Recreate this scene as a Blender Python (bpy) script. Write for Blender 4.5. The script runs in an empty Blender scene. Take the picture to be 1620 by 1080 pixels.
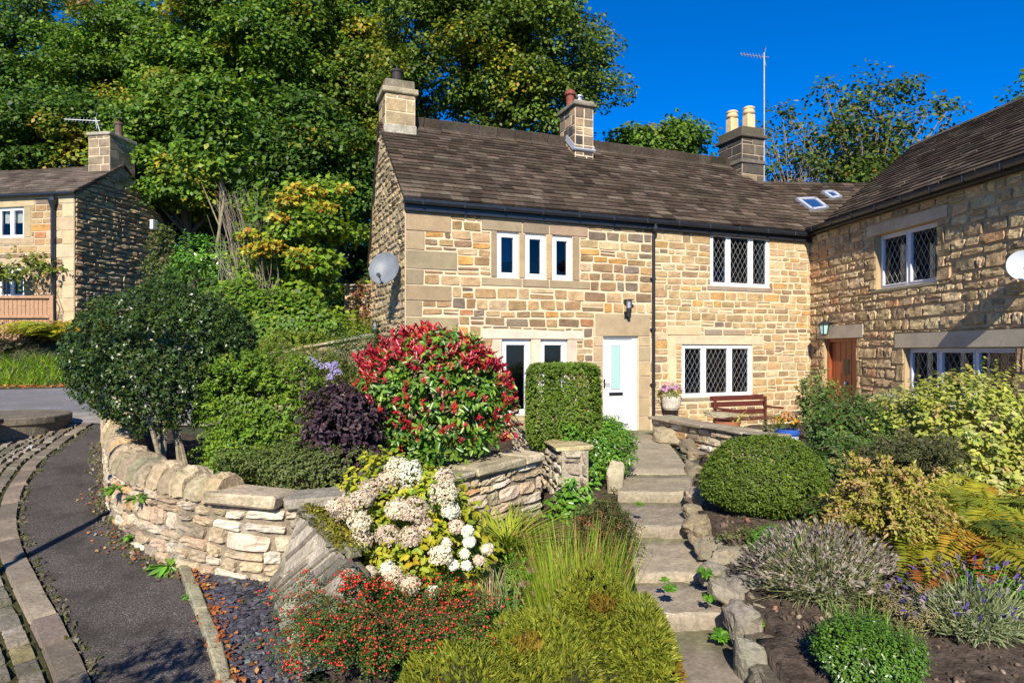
import bpy, math, random
import numpy as np
from mathutils import Vector, Matrix

random.seed(11)
rng = np.random.default_rng(11)
SC = bpy.context.scene
COL = SC.collection

# ------------------------------------------------------------------ camera
F, CX, CY, CAMZ = 1050.0, 810.0, 556.0, 2.6
cam_d = bpy.data.cameras.new('camera')
cam_d.sensor_width = 36.0
cam_d.lens = F / 1620 * 36
cam_d.shift_y = 16 / 1620
cam_d.clip_start = 0.05
cam_d.clip_end = 2000
cam = bpy.data.objects.new('camera', cam_d)
cam.location = (0, 0, CAMZ)
cam.rotation_euler = (math.pi / 2, 0, 0)
COL.objects.link(cam)
SC.camera = cam

# ------------------------------------------------------------------ world, sun, exposure
SUN_EL = math.radians(33)
SUN_AZ = math.radians(6.0)             # to the left of straight behind the camera
tosun = Vector((-math.sin(SUN_AZ) * math.cos(SUN_EL), -math.cos(SUN_AZ) * math.cos(SUN_EL), math.sin(SUN_EL)))
W = bpy.data.worlds.new('World')
SC.world = W
W.use_nodes = True
nt = W.node_tree
bg = nt.nodes['Background']
sky = nt.nodes.new('ShaderNodeTexSky')
sky.sky_type = 'NISHITA'
sky.sun_disc = False
sky.sun_elevation = SUN_EL
sky.sun_rotation = math.pi + SUN_AZ
sky.altitude = 200
sky.air_density = 0.9
sky.dust_density = 0.1
sky.ozone_density = 4.0
hs = nt.nodes.new('ShaderNodeHueSaturation')
hs.inputs['Saturation'].default_value = 1.25
tint = nt.nodes.new('ShaderNodeMix'); tint.data_type = 'RGBA'; tint.blend_type = 'MULTIPLY'; tint.inputs[0].default_value = 1.0
tint.inputs[7].default_value = (0.66, 0.86, 1.25, 1)
nt.links.new(sky.outputs[0], tint.inputs[6])
nt.links.new(tint.outputs[2], hs.inputs['Color'])
nt.links.new(hs.outputs[0], bg.inputs['Color'])
bg.inputs['Strength'].default_value = 0.088
sl = bpy.data.lights.new('sun', 'SUN')
sl.energy = 5.0
sl.angle = math.radians(0.5)
sl.color = (1.0, 0.92, 0.79)
so = bpy.data.objects.new('sun', sl)
so.rotation_euler = tosun.to_track_quat('Z', 'Y').to_euler()
COL.objects.link(so)
SC.view_settings.view_transform = 'Standard'
SC.view_settings.look = 'None'
SC.view_settings.gamma = 1.0
SC.view_settings.exposure = 0.68
try:
    SC.cycles.max_bounces = 6
    SC.cycles.transparent_max_bounces = 8
    SC.cycles.use_denoising = True
except Exception:
    pass

# ------------------------------------------------------------------ helpers
def V3(*a): return np.array(a, float)
def at(px, py, Y): return V3((px - CX) / F * Y, Y, CAMZ - (py - CY) / F * Y)
def nrm(a):
    a = np.asarray(a, float)
    return a / (np.linalg.norm(a, axis=-1, keepdims=True) + 1e-9)
WL = {}

def thing(name, label, cat, loc=(0, 0, 0), group=None):
    o = bpy.data.objects.new(name, None)
    o.empty_display_size = 0.2
    o.location = loc
    COL.objects.link(o)
    o['label'] = label
    o['category'] = cat
    if group: o['group'] = group
    WL[o.name] = np.array(loc, float)
    return o

def tag(o, label=None, cat=None, group=None, kind=None):
    if label: o['label'] = label
    if cat: o['category'] = cat
    if group: o['group'] = group
    if kind: o['kind'] = kind
    return o

def mesh_obj(name, verts, faces, mat, parent=None, cols=None, loc=None, smooth=False):
    verts = np.asarray(verts, float)
    off = WL[parent.name] if parent is not None else (np.array(loc, float) if loc is not None else np.zeros(3))
    verts = verts - off
    me = bpy.data.meshes.new(name)
    if isinstance(faces, np.ndarray):
        nf, k = faces.shape
        me.vertices.add(len(verts))
        me.vertices.foreach_set('co', verts.astype(np.float32).ravel())
        me.loops.add(nf * k)
        me.loops.foreach_set('vertex_index', faces.astype(np.int32).ravel())
        me.polygons.add(nf)
        me.polygons.foreach_set('loop_start', np.arange(0, nf * k, k, dtype=np.int32))
        me.polygons.foreach_set('loop_total', np.full(nf, k, dtype=np.int32))
        me.update(calc_edges=True)
    else:
        me.from_pydata(verts.tolist(), [], faces)
        me.update()
    if cols is not None:
        a = me.attributes.new('Col', 'FLOAT_COLOR', 'POINT')
        c = np.ones((len(verts), 4), np.float32)
        c[:, :3] = np.asarray(cols)[:, :3]
        a.data.foreach_set('color', c.ravel())
    if smooth:
        me.polygons.foreach_set('use_smooth', np.ones(len(me.polygons), bool))
    me.materials.append(mat)
    o = bpy.data.objects.new(name, me)
    COL.objects.link(o)
    if parent is not None:
        o.parent = parent
        WL[o.name] = WL[parent.name]
    elif loc is not None:
        o.location = loc
        WL[o.name] = np.array(loc, float)
    else:
        WL[o.name] = np.zeros(3)
    return o

class MB:
    def __init__(s): s.v, s.f, s.c = [], [], []
    def add(s, verts, faces, col=(1, 1, 1)):
        b = len(s.v)
        verts = [tuple(x) for x in verts]
        s.v += verts
        s.f += [tuple(i + b for i in f) for f in faces]
        if isinstance(col, np.ndarray) and col.ndim == 2: s.c += [tuple(x) for x in col]
        else: s.c += [tuple(col)] * len(verts)
    def box(s, o, a, b, c, col=(1, 1, 1)):
        """centre o, half-axis vectors a, b, c"""
        o, a, b, c = map(lambda q: np.asarray(q, float), (o, a, b, c))
        vs = [o + i * a + j * b + k * c for i in (-1, 1) for j in (-1, 1) for k in (-1, 1)]
        s.add(vs, [(0, 1, 3, 2), (4, 6, 7, 5), (0, 4, 5, 1), (2, 3, 7, 6), (0, 2, 6, 4), (1, 5, 7, 3)], col)
    def bev(s, o, a, b, c, r=0.01, col=(1, 1, 1), jit=0.0):
        """box with chamfered edges"""
        o, a, b, c = map(lambda q: np.asarray(q, float), (o, a, b, c))
        la, lb, lc = (np.linalg.norm(q) for q in (a, b, c))
        r = min(r, la * .45, lb * .45, lc * .45)
        ua, ub, uc = a / la, b / lb, c / lc
        vs, idx = [], {}
        for i in (-1, 1):
            for j in (-1, 1):
                for k in (-1, 1):
                    p = o + i * a + j * b + k * c
                    q = np.array([random.uniform(-jit, jit) for _ in range(3)]) if jit else 0
                    for t, d in (('a', -ub * j * r - uc * k * r), ('b', -ua * i * r - uc * k * r), ('c', -ua * i * r - ub * j * r)):
                        idx[(i, j, k, t)] = len(vs)
                        vs.append(p + d + q)
        fs = []
        I = lambda i, j, k, t: idx[(i, j, k, t)]
        for i in (-1, 1):
            fs.append([I(i, -1, -1, 'a'), I(i, 1, -1, 'a'), I(i, 1, 1, 'a'), I(i, -1, 1, 'a')])
            fs.append([I(-1, i, -1, 'b'), I(1, i, -1, 'b'), I(1, i, 1, 'b'), I(-1, i, 1, 'b')])
            fs.append([I(-1, -1, i, 'c'), I(1, -1, i, 'c'), I(1, 1, i, 'c'), I(-1, 1, i, 'c')])
        for i in (-1, 1):
            for j in (-1, 1):
                fs.append([I(i, j, -1, 'a'), I(i, j, 1, 'a'), I(i, j, 1, 'b'), I(i, j, -1, 'b')])
                fs.append([I(i, -1, j, 'a'), I(i, 1, j, 'a'), I(i, 1, j, 'c'), I(i, -1, j, 'c')])
                fs.append([I(-1, i, j, 'b'), I(1, i, j, 'b'), I(1, i, j, 'c'), I(-1, i, j, 'c')])
                for k in (-1, 1):
                    fs.append([I(i, j, k, 'a'), I(i, j, k, 'b'), I(i, j, k, 'c')])
        s.add(vs, fs, col)
    def tube(s, pts, rad, n=8, col=(1, 1, 1), cap=True):
        pts = np.asarray(pts, float)
        if np.isscalar(rad): rad = [rad] * len(pts)
        rings = []
        up0 = np.array([0.13, 0.31, 0.94])
        for i, p in enumerate(pts):
            d = nrm(pts[min(i + 1, len(pts) - 1)] - pts[max(i - 1, 0)])
            x = np.cross(d, up0)
            if np.linalg.norm(x) < 1e-3: x = np.cross(d, [1, 0, 0])
            x = nrm(x); y = np.cross(d, x)
            rings.append([p + rad[i] * (math.cos(t) * x + math.sin(t) * y) for t in np.arange(n) * 2 * math.pi / n])
        vs = [v for r in rings for v in r]
        fs = [(i * n + j, i * n + (j + 1) % n, (i + 1) * n + (j + 1) % n, (i + 1) * n + j) for i in range(len(pts) - 1) for j in range(n)]
        if cap:
            fs.append(tuple(range(n))[::-1])
            fs.append(tuple((len(pts) - 1) * n + j for j in range(n)))
        s.add(vs, fs, col)
    def lathe(s, o, prof, n=20, col=(1, 1, 1), closed=False):
        o = np.asarray(o, float)
        vs = [o + np.array([r * math.cos(t), r * math.sin(t), z]) for r, z in prof for t in np.arange(n) * 2 * math.pi / n]
        m = len(prof)
        fs = [(i * n + j, i * n + (j + 1) % n, (i + 1) * n + (j + 1) % n, (i + 1) * n + j) for i in range(m - 1) for j in range(n)]
        fs.append(tuple(range(n))[::-1]); fs.append(tuple((m - 1) * n + j for j in range(n)))
        s.add(vs, fs, col)
    def build(s, name, mat, parent=None, loc=None, smooth=False):
        return mesh_obj(name, np.array(s.v), s.f, mat, parent, np.array(s.c), loc, smooth)

# ------------------------------------------------------------------ materials
def new_mat(name):
    m = bpy.data.materials.new(name)
    m.use_nodes = True
    t = m.node_tree
    return m, t, t.nodes['Principled BSDF']

def nz(t, scale, detail=4.0, rough=0.6, coord='Object'):
    tc = t.nodes.new('ShaderNodeTexCoord')
    n = t.nodes.new('ShaderNodeTexNoise')
    n.inputs['Scale'].default_value = scale
    n.inputs['Detail'].default_value = detail
    n.inputs['Roughness'].default_value = rough
    t.links.new(tc.outputs[coord], n.inputs['Vector'])
    return n.outputs['Fac']

def ramp(t, fac, stops):
    r = t.nodes.new('ShaderNodeValToRGB')
    e = r.color_ramp.elements
    while len(e) < len(stops): e.new(0.5)
    for el, (p, c) in zip(e, stops):
        el.position = p
        el.color = (c[0], c[1], c[2], 1) if hasattr(c, '__len__') else (c, c, c, 1)
    t.links.new(fac, r.inputs[0])
    return r.outputs[0]

def mul(t, a, b, fac=1.0, mode='MULTIPLY'):
    m = t.nodes.new('ShaderNodeMix')
    m.data_type = 'RGBA'; m.blend_type = mode
    if hasattr(fac, 'is_output') or not isinstance(fac, (int, float)): t.links.new(fac, m.inputs[0])
    else: m.inputs[0].default_value = fac
    for s, k in ((a, 6), (b, 7)):
        if isinstance(s, tuple): m.inputs[k].default_value = (*s, 1)
        else: t.links.new(s, m.inputs[k])
    return m.outputs[2]

def bump(t, b, h, strength, dist):
    n = t.nodes.new('ShaderNodeBump')
    n.inputs['Strength'].default_value = strength
    n.inputs['Distance'].default_value = dist
    t.links.new(h, n.inputs['Height'])
    t.links.new(n.outputs[0], b.inputs['Normal'])

def col_mat(name, rough=0.9, scales=(6, 45), amt=(0.35, 0.35), bmp=(0.6, 0.012), bscale=40, spec=0.25, stain=None, stain_scale=2.0, stain_pos=(0.55, 0.7)):
    """vertex colour 'Col' broken up by two noises, optional stain colour in patches"""
    m, t, b = new_mat(name)
    a = t.nodes.new('ShaderNodeAttribute'); a.attribute_name = 'Col'
    c = a.outputs['Color']
    for sc, am in zip(scales, amt):
        c = mul(t, c, ramp(t, nz(t, sc, 5), [(0.25, 1 - am), (0.75, 1 + am)]))
    if stain:
        c = mul(t, c, stain, ramp(t, nz(t, stain_scale, 6, 0.7), [(stain_pos[0], 0.0), (stain_pos[1], 0.75)]), 'MIX')
    t.links.new(c, b.inputs['Base Color'])
    b.inputs['Roughness'].default_value = rough
    b.inputs['Specular IOR Level'].default_value = spec
    if bmp: bump(t, b, nz(t, bscale, 5, 0.65), *bmp)
    return m

def plain_mat(name, col, rough=0.4, spec=0.5, metal=0.0, var=0.12, scale=12, bmp=None):
    m, t, b = new_mat(name)
    c = mul(t, tuple(col), ramp(t, nz(t, scale, 4), [(0.3, 1 - var), (0.7, 1 + var)]))
    t.links.new(c, b.inputs['Base Color'])
    b.inputs['Roughness'].default_value = rough
    b.inputs['Specular IOR Level'].default_value = spec
    b.inputs['Metallic'].default_value = metal
    if bmp: bump(t, b, nz(t, bmp[2], 4), bmp[0], bmp[1])
    return m

def leaf_mat(name, rough=0.45, spec=0.4, trans=0.3):
    m, t, b = new_mat(name)
    a = t.nodes.new('ShaderNodeAttribute'); a.attribute_name = 'Col'
    c = mul(t, a.outputs['Color'], ramp(t, nz(t, 3, 3), [(0.3, 0.8), (0.7, 1.2)]))
    t.links.new(c, b.inputs['Base Color'])
    b.inputs['Roughness'].default_value = rough
    b.inputs['Specular IOR Level'].default_value = spec
    tr = t.nodes.new('ShaderNodeBsdfTranslucent')
    t.links.new(mul(t, c, (1.25, 1.3, 0.7)), tr.inputs['Color'])
    mx = t.nodes.new('ShaderNodeMixShader')
    mx.inputs[0].default_value = trans
    t.links.new(b.outputs[0], mx.inputs[1]); t.links.new(tr.outputs[0], mx.inputs[2])
    t.links.new(mx.outputs[0], t.nodes['Material Output'].inputs['Surface'])
    return m

M = {}
M['stone'] = col_mat('sandstone', 0.92, (5, 38), (0.3, 0.34), (0.8, 0.014), 45, stain=(0.10, 0.08, 0.058), stain_scale=1.7, stain_pos=(0.56, 0.8))
M['rock'] = col_mat('rock_faced_stone', 0.94, (7, 30), (0.38, 0.4), (1.0, 0.02), 28)
M['dress'] = col_mat('dressed_stone', 0.9, (3, 50), (0.22, 0.2), (0.4, 0.006), 70, stain=(0.10, 0.075, 0.05), stain_scale=3, stain_pos=(0.6, 0.85))
M['mortar'] = col_mat('lime_mortar', 0.95, (4, 60), (0.12, 0.2), (0.6, 0.008), 90)
M['wallstone'] = col_mat('dry_wall_stone', 0.95, (6, 30), (0.32, 0.35), (1.0, 0.02), 30, stain=(0.55, 0.5, 0.42), stain_scale=2.2, stain_pos=(0.56, 0.75))
M['coping'] = col_mat('weathered_coping', 0.95, (5, 26), (0.3, 0.35), (1.0, 0.02), 30, stain=(0.10, 0.10, 0.045), stain_scale=3.5, stain_pos=(0.48, 0.72))
M['slate'] = col_mat('stone_slate', 0.9, (2.2, 18), (0.3, 0.4), (0.8, 0.01), 35, spec=.08, stain=(0.055, 0.05, 0.03), stain_scale=1.3, stain_pos=(0.55, 0.8))
M['concrete'] = col_mat('worn_step_stone', 0.93, (3, 25), (0.28, 0.28), (0.8, 0.012), 35, stain=(0.07, 0.065, 0.05), stain_scale=2.5, stain_pos=(0.52, 0.75))
M['white'] = plain_mat('white_upvc', (0.82, 0.83, 0.82), 0.35, 0.5, 0, 0.03)
M['grey_frame'] = plain_mat('grey_painted_frame', (0.55, 0.57, 0.62), 0.4, 0.5, 0, 0.05)
M['black'] = plain_mat('black_rainwater_goods', (0.018, 0.02, 0.024), 0.32, 0.5, 0, 0.2)
M['lead'] = plain_mat('lead_came', (0.42, 0.42, 0.42), 0.4, 0.6, 0.3, 0.1)
M['flash'] = plain_mat('lead_flashing', (0.42, 0.44, 0.48), 0.5, 0.5, 0.2, 0.15)
M['metal'] = plain_mat('aluminium', (0.55, 0.56, 0.57), 0.35, 0.5, 0.8, 0.1)
M['steel'] = plain_mat('galvanised_steel', (0.28, 0.27, 0.25), 0.5, 0.5, 0.5, 0.2)
M['dish'] = plain_mat('grey_dish_paint', (0.15, 0.165, 0.18), 0.5, 0.4, 0, 0.2, 5)
M['paledish'] = plain_mat('pale_dish_paint', (0.42, 0.46, 0.49), 0.45, 0.4, 0, 0.06, 5)
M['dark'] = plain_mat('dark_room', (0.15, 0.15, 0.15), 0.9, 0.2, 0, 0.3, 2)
M['curtain'] = plain_mat('curtain_cloth', (0.5, 0.5, 0.46), 0.9, 0.1, 0, 0.1, 6)
M['blind_and_reflection'] = plain_mat('blue_blind_and_sky_reflection', (0.06, 0.2, 0.36), 0.8, 0.2, 0, 0.1, 6)
M['terracotta'] = plain_mat('terracotta', (0.40, 0.15, 0.07), 0.8, 0.3, 0, 0.2, 9)
M['cream'] = plain_mat('buff_clay', (0.62, 0.45, 0.24), 0.75, 0.3, 0, 0.15, 9)
M['brownpot'] = plain_mat('brown_clay', (0.11, 0.07, 0.05), 0.7, 0.3, 0, 0.2, 9)
M['sootpot'] = plain_mat('sooty_clay', (0.035, 0.028, 0.026), 0.7, 0.3, 0, 0.2, 9)
M['redpot'] = plain_mat('red_clay', (0.20, 0.055, 0.035), 0.7, 0.3, 0, 0.2, 9)
M['timber'] = plain_mat('dark_red_timber', (0.10, 0.025, 0.018), 0.45, 0.5, 0, 0.3, 20)
M['fence'] = plain_mat('pine_boards', (0.36, 0.21, 0.12), 0.8, 0.3, 0, 0.2, 14)
M['reddoor'] = plain_mat('stained_door', (0.26, 0.065, 0.02), 0.4, 0.5, 0, 0.25, 14)
M['frost'] = plain_mat('frosted_glass', (0.33, 0.52, 0.47), 0.25, 0.5, 0, 0.05, 30)
M['bluepot'] = plain_mat('blue_glaze', (0.03, 0.10, 0.42), 0.2, 0.6, 0, 0.15)
M['blueseat'] = plain_mat('turquoise_paint', (0.05, 0.25, 0.4), 0.4, 0.4, 0, 0.1)
M['bark'] = col_mat('bark', 0.95, (6, 30), (0.3, 0.35), (1.0, 0.02), 25)
M['soil'] = plain_mat('garden_soil', (0.075, 0.056, 0.042), 0.98, 0.1, 0, 0.55, 9, (1.0, 0.04, 14))
M['leaf'] = leaf_mat('leaf_matt', 0.5, 0.3, 0.3)
M['leafg'] = leaf_mat('leaf_glossy', 0.33, 0.45, 0.15)
M['leafd'] = leaf_mat('leaf_dull', 0.7, 0.15, 0.2)
M['petal'] = leaf_mat('petal', 0.7, 0.15, 0.3)

def glass_mat():
    m, t, b = new_mat('window_glass')
    fr = t.nodes.new('ShaderNodeFresnel'); fr.inputs['IOR'].default_value = 1.6
    tr = t.nodes.new('ShaderNodeBsdfTransparent'); tr.inputs['Color'].default_value = (0.8, 0.84, 0.84, 1)
    gl = t.nodes.new('ShaderNodeBsdfGlossy'); gl.inputs['Roughness'].default_value = 0.015
    mx = t.nodes.new('ShaderNodeMixShader')
    t.links.new(fr.outputs[0], mx.inputs[0]); t.links.new(tr.outputs[0], mx.inputs[1]); t.links.new(gl.outputs[0], mx.inputs[2])
    t.links.new(mx.outputs[0], t.nodes['Material Output'].inputs['Surface'])
    return m
M['glass'] = glass_mat()

def asphalt_mat(name, base, wear):
    m, t, b = new_mat(name)
    c = mul(t, tuple(base), ramp(t, nz(t, 0.7, 5), [(0.3, 0.75), (0.7, 1.3)]))
    c = mul(t, c, ramp(t, nz(t, 90, 3, .8), [(0.35, 0.5), (0.5, 1.0), (0.58, 1.9), (.64, 4.5)]))
    c = mul(t, c, tuple(wear), ramp(t, nz(t, 1.6, 6, 0.7), [(0.48, 0.0), (0.62, 0.7)]), 'MIX')
    t.links.new(c, b.inputs['Base Color'])
    b.inputs['Roughness'].default_value = 0.9
    b.inputs['Specular IOR Level'].default_value = 0.25
    bump(t, b, nz(t, 140, 3), 0.6, 0.006)
    return m
M['asphalt'] = asphalt_mat('dark_footpath_asphalt', (0.054, 0.046, 0.040), (0.03, 0.025, 0.02))
M['road'] = asphalt_mat('grey_road_asphalt', (0.13, 0.125, 0.13), (0.16, 0.15, 0.14))

def ground_mat():
    m, t, b = new_mat('rough_grass_ground')
    c = ramp(t, nz(t, 0.8, 7, 0.7), [(0.3, (0.03, 0.028, 0.016)), (0.5, (0.04, 0.055, 0.016)), (0.7, (0.06, 0.08, 0.02))])
    c = mul(t, c, ramp(t, nz(t, 14, 4), [(0.3, 0.6), (0.7, 1.3)]))
    t.links.new(c, b.inputs['Base Color'])
    b.inputs['Roughness'].default_value = 0.95
    bump(t, b, nz(t, 9, 5), 1.0, 0.06)
    return m
M['ground'] = ground_mat()

# ------------------------------------------------------------------ terrain
def sstep(a, b, x):
    t = np.clip((np.asarray(x, float) - a) / (b - a), 0, 1)
    return t * t * (3 - 2 * t)

def zg(x, y):
    x = np.asarray(x, float); y = np.asarray(y, float)
    dl = np.where(y < 11.5, 2.75 - 0.128 * y, 1.278 - 0.06 * (y - 11.5))
    bank = sstep(17.6, 20.2, y)
    dl = dl * (1 - bank) + (-0.35) * bank
    inner = sstep(-6.2, -5.0, x) * sstep(11.0, 16.0, y)
    dl = dl * (1 - inner) + np.minimum(dl, 0.9 - 0.18 * (y - 13)) * inner
    dr = np.maximum(2.95 - 0.1 * y, 1.8)
    w = sstep(-2.3, -0.6, x)
    d = dl * (1 - w * (1 - sstep(17, 22, y))) + dr * w * (1 - sstep(17, 22, y))
    hill = np.maximum(y - 24, 0) * 0.26 * (1 - 0.75 * sstep(4, 22, x))
    hill = np.minimum(hill, 9)
    return CAMZ - d + hill

def on_ground(px, py):
    r = at(px, py, 1.0) - V3(0, 0, CAMZ)
    lo = 0.5
    for Y in np.arange(2.0, 60, 0.02):
        p = V3(0, 0, CAMZ) + r * Y
        if p[2] <= zg(p[0], p[1]): return V3(p[0], p[1], float(zg(p[0], p[1])))
    return at(px, py, 30)

xs = np.unique(np.concatenate([np.linspace(-400, -14, 24), np.arange(-14, 14.01, 0.25), np.linspace(14.3, 400, 24)]))
ys = np.unique(np.concatenate([np.linspace(-60, 1, 12), np.arange(1, 27, 0.25), np.linspace(27, 70, 30), np.linspace(75, 900, 16)]))
gx, gy = np.meshgrid(xs, ys)
gz = zg(gx, gy)
nx, ny = len(xs), len(ys)
I = np.arange(nx * ny).reshape(ny, nx)
gf = np.stack([I[:-1, :-1], I[:-1, 1:], I[1:, 1:], I[1:, :-1]], -1).reshape(-1, 4)
tag(mesh_obj('ground', np.stack([gx, gy, gz], -1).reshape(-1, 3), gf, M['ground'], smooth=True), kind='structure')

def resample(pts, n):
    pts = np.asarray(pts, float)
    d = np.r_[0, np.cumsum(np.linalg.norm(np.diff(pts[:, :2], axis=0), axis=1))]
    t = np.linspace(0, d[-1], n)
    return np.stack([np.interp(t, d, pts[:, k]) for k in range(pts.shape[1])], -1)

def smooth_line(pts, n):
    p = resample(pts, n)
    for _ in range(max(2, n // 8)):
        q = p.copy(); q[1:-1] = (p[:-2] + 2 * p[1:-1] + p[2:]) / 4; p = q
    return p

def loft_sheet(name, A, B, n, m, off, mat, kind='structure'):
    A, B = smooth_line(A, n), smooth_line(B, n)
    k = np.linspace(0, 1, m)[None, :, None]
    P = A[:, None, :2] * (1 - k) + B[:, None, :2] * k
    z = zg(P[..., 0], P[..., 1]) + off
    v = np.concatenate([P, z[..., None]], -1)
    I = np.arange(n * m).reshape(n, m)
    f = np.stack([I[:-1, :-1], I[:-1, 1:], I[1:, 1:], I[1:, :-1]], -1).reshape(-1, 4)
    return tag(mesh_obj(name, v.reshape(-1, 3), f, mat, smooth=True), kind=kind)

G = lambda L: np.array([on_ground(*p) for p in L])
fp_l = G([(175, 1180), (150, 1080), (112, 1005), (68, 930), (38, 870), (28, 825), (38, 780), (66, 733), (110, 700), (150, 672)])
fp_r = G([(380, 1180), (345, 1080), (320, 1005), (292, 930), (258, 880), (212, 830), (185, 785), (172, 735), (170, 700), (172, 670)])
loft_sheet('footpath', fp_l, fp_r, 60, 10, 0.02, M['asphalt'])
# the lane crossing behind
loft_sheet('road', [(-40, 9.2), (-14, 12.7), (-9.5, 13.0), (-6.2, 12.6), (-4.4, 12.3)], [(-40, 13), (-14, 16.2), (-11, 17.1), (-8.5, 18.3), (-5, 19.8)], 60, 14, 0.02, M['road'])

M['pavement'] = asphalt_mat('pale_gritty_paving', (0.21, 0.19, 0.165), (0.15, 0.13, 0.11))
M['moss'] = plain_mat('mossy_joints', (0.05, 0.05, 0.02), 0.95, 0.1, 0, 0.5, 10, (1.0, 0.03, 20))
loft_sheet('pavement', [(-40, 7.6), (-14, 11.3), (-9.5, 11.75), (-6.7, 11.5), (-5.2, 11.3)], [(-40, 9.2), (-14, 12.7), (-9.5, 13.0), (-6.2, 12.6), (-4.4, 12.3)], 60, 8, 0.035, M['pavement'])
# ------------------------------------------------------------------ stone work
class Plane:
    def __init__(s, O, u, n):
        s.O = np.array([O[0], O[1], 0.0]); s.u = V3(u[0], u[1], 0); s.n = V3(n[0], n[1], 0)
    def __call__(s, u, z, d=0.0): return s.O + s.u * u + s.n * d + V3(0, 0, z)
    def px(s, x, y):
        r = at(x, y, 1.0) - V3(0, 0, CAMZ); c = V3(0, 0, CAMZ)
        t = np.dot(s.O - c, s.n) / np.dot(r, s.n)
        p = c + r * t
        return float(np.dot(p - s.O, s.u)), float(p[2])
    def rect(s, x0, x1, y0, y1):
        """pixel box measured along its centre lines"""
        u0 = s.px(x0, (y0 + y1) / 2)[0]; u1 = s.px(x1, (y0 + y1) / 2)[0]
        zt = s.px((x0 + x1) / 2, y0)[1]; zb = s.px((x0 + x1) / 2, y1)[1]
        return min(u0, u1), max(u0, u1), zb, zt

def stone(mb, mp, u0, u1, z0, z1, depth, col, rough=0.004, bulge=0.0, rnd=0.0, jit=0.0, nu=4, nv=4, back=0.03, inset=0.012, zt=None):
    uc, zc, hu, hz = (u0 + u1) / 2, (z0 + z1) / 2, (u1 - u0) / 2, (z1 - z0) / 2
    if hu < 0.008 or hz < 0.008: return
    cj = [[(random.uniform(-jit, jit), random.uniform(-jit, jit)) for _ in range(2)] for _ in range(2)]
    tu, tz = random.uniform(-1, 1) * rough, random.uniform(-1, 1) * rough
    ins_u, ins_z = min(0.45, inset / hu), min(0.45, inset / hz)
    A = [-1] + list(np.linspace(-1 + ins_u, 1 - ins_u, nu - 1)) + [1]
    B = [-1] + list(np.linspace(-1 + ins_z, 1 - ins_z, nv - 1)) + [1]
    vs = []
    for j, b in enumerate(B):
        for i, a in enumerate(A):
            aa = a * math.sqrt(1 - rnd * b * b / 2); bb = b * math.sqrt(1 - rnd * a * a / 2)
            fu, fv = (a + 1) / 2, (b + 1) / 2
            ju = (cj[0][0][0] * (1 - fu) + cj[0][1][0] * fu) * (1 - fv) + (cj[1][0][0] * (1 - fu) + cj[1][1][0] * fu) * fv
            jz = (cj[0][0][1] * (1 - fu) + cj[0][1][1] * fu) * (1 - fv) + (cj[1][0][1] * (1 - fu) + cj[1][1][1] * fu) * fv
            edge = i in (0, nu) or j in (0, nv)
            if edge: d = -back
            else: d = depth * (1 - bulge * (a * a + b * b) / 2) + a * tu + b * tz + random.uniform(-rough, rough)
            zz = zc + bb * hz + jz
            uu = uc + aa * hu + ju
            if zt: zz = min(zz, zt(uu))
            vs.append(mp(uu, zz, d))
    n = nu + 1
    fs = [(j * n + i, j * n + i + 1, (j + 1) * n + i + 1, (j + 1) * n + i) for j in range(nv) for i in range(nu)]
    mb.add(vs, fs, col)

def pick(pal, var=0.14):
    c = random.choices([p[0] for p in pal], [p[1] for p in pal])[0]
    k = random.uniform(1 - var, 1 + var)
    return tuple(min(0.9, q * k * random.uniform(0.96, 1.04)) for q in c)

def coursed(mb, mp, u0, u1, z0, z1, holes, ch, cw, pal, joint=0.014, zt=None, split=0.12, zb=None, wob=0.0, **kw):
    z = z0
    while z < z1 - 0.02:
        h = random.uniform(*ch)
        if z + h > z1 - 0.05: h = z1 - z
        # horizontal break points at every hole that meets this course
        br = sorted({u0, u1} | {e for a, b, c, d in holes if c < z + h and d > z for e in (a, b) if u0 < e < u1})
        for a, b in zip(br[:-1], br[1:]):
            m = (a + b) / 2
            free = [(z, z + h)]
            for ha, hb, hc, hd in holes:
                if ha <= m <= hb:
                    nf = []
                    for p, q in free:
                        if hd <= p or hc >= q: nf.append((p, q)); continue
                        if hc > p: nf.append((p, hc))
                        if hd < q: nf.append((hd, q))
                    free = nf
            for p, q in free:
                if q - p < 0.035: continue
                u = a
                while u < b - 1e-4:
                    w = random.uniform(*cw) * (0.75 + 0.5 * min(1.2, (q - p) / ch[1]))
                    if u + w > b - cw[0] * 0.55: w = b - u
                    mid = u + w / 2
                    if (zt and p + 0.03 > zt(mid)) or (zb and q - 0.03 < zb(mid)):
                        u += w; continue
                    j = joint / 2
                    wz = wob * math.sin(mid * 2.3 + z * 5)
                    if q - p > 0.13 and random.random() < split:
                        s = p + (q - p) * random.uniform(0.4, 0.6)
                        stone(mb, mp, u + j, u + w - j, p + j + wz, s - j + wz, col=pick(pal), zt=zt, **kw)
                        stone(mb, mp, u + j, u + w - j, s + j + wz, q - j + wz, col=pick(pal), zt=zt, **kw)
                    else:
                        stone(mb, mp, u + j, u + w - j, p + j + wz, q - j + wz, col=pick(pal), zt=zt, **kw)
                    u += w
        z += h

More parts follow.
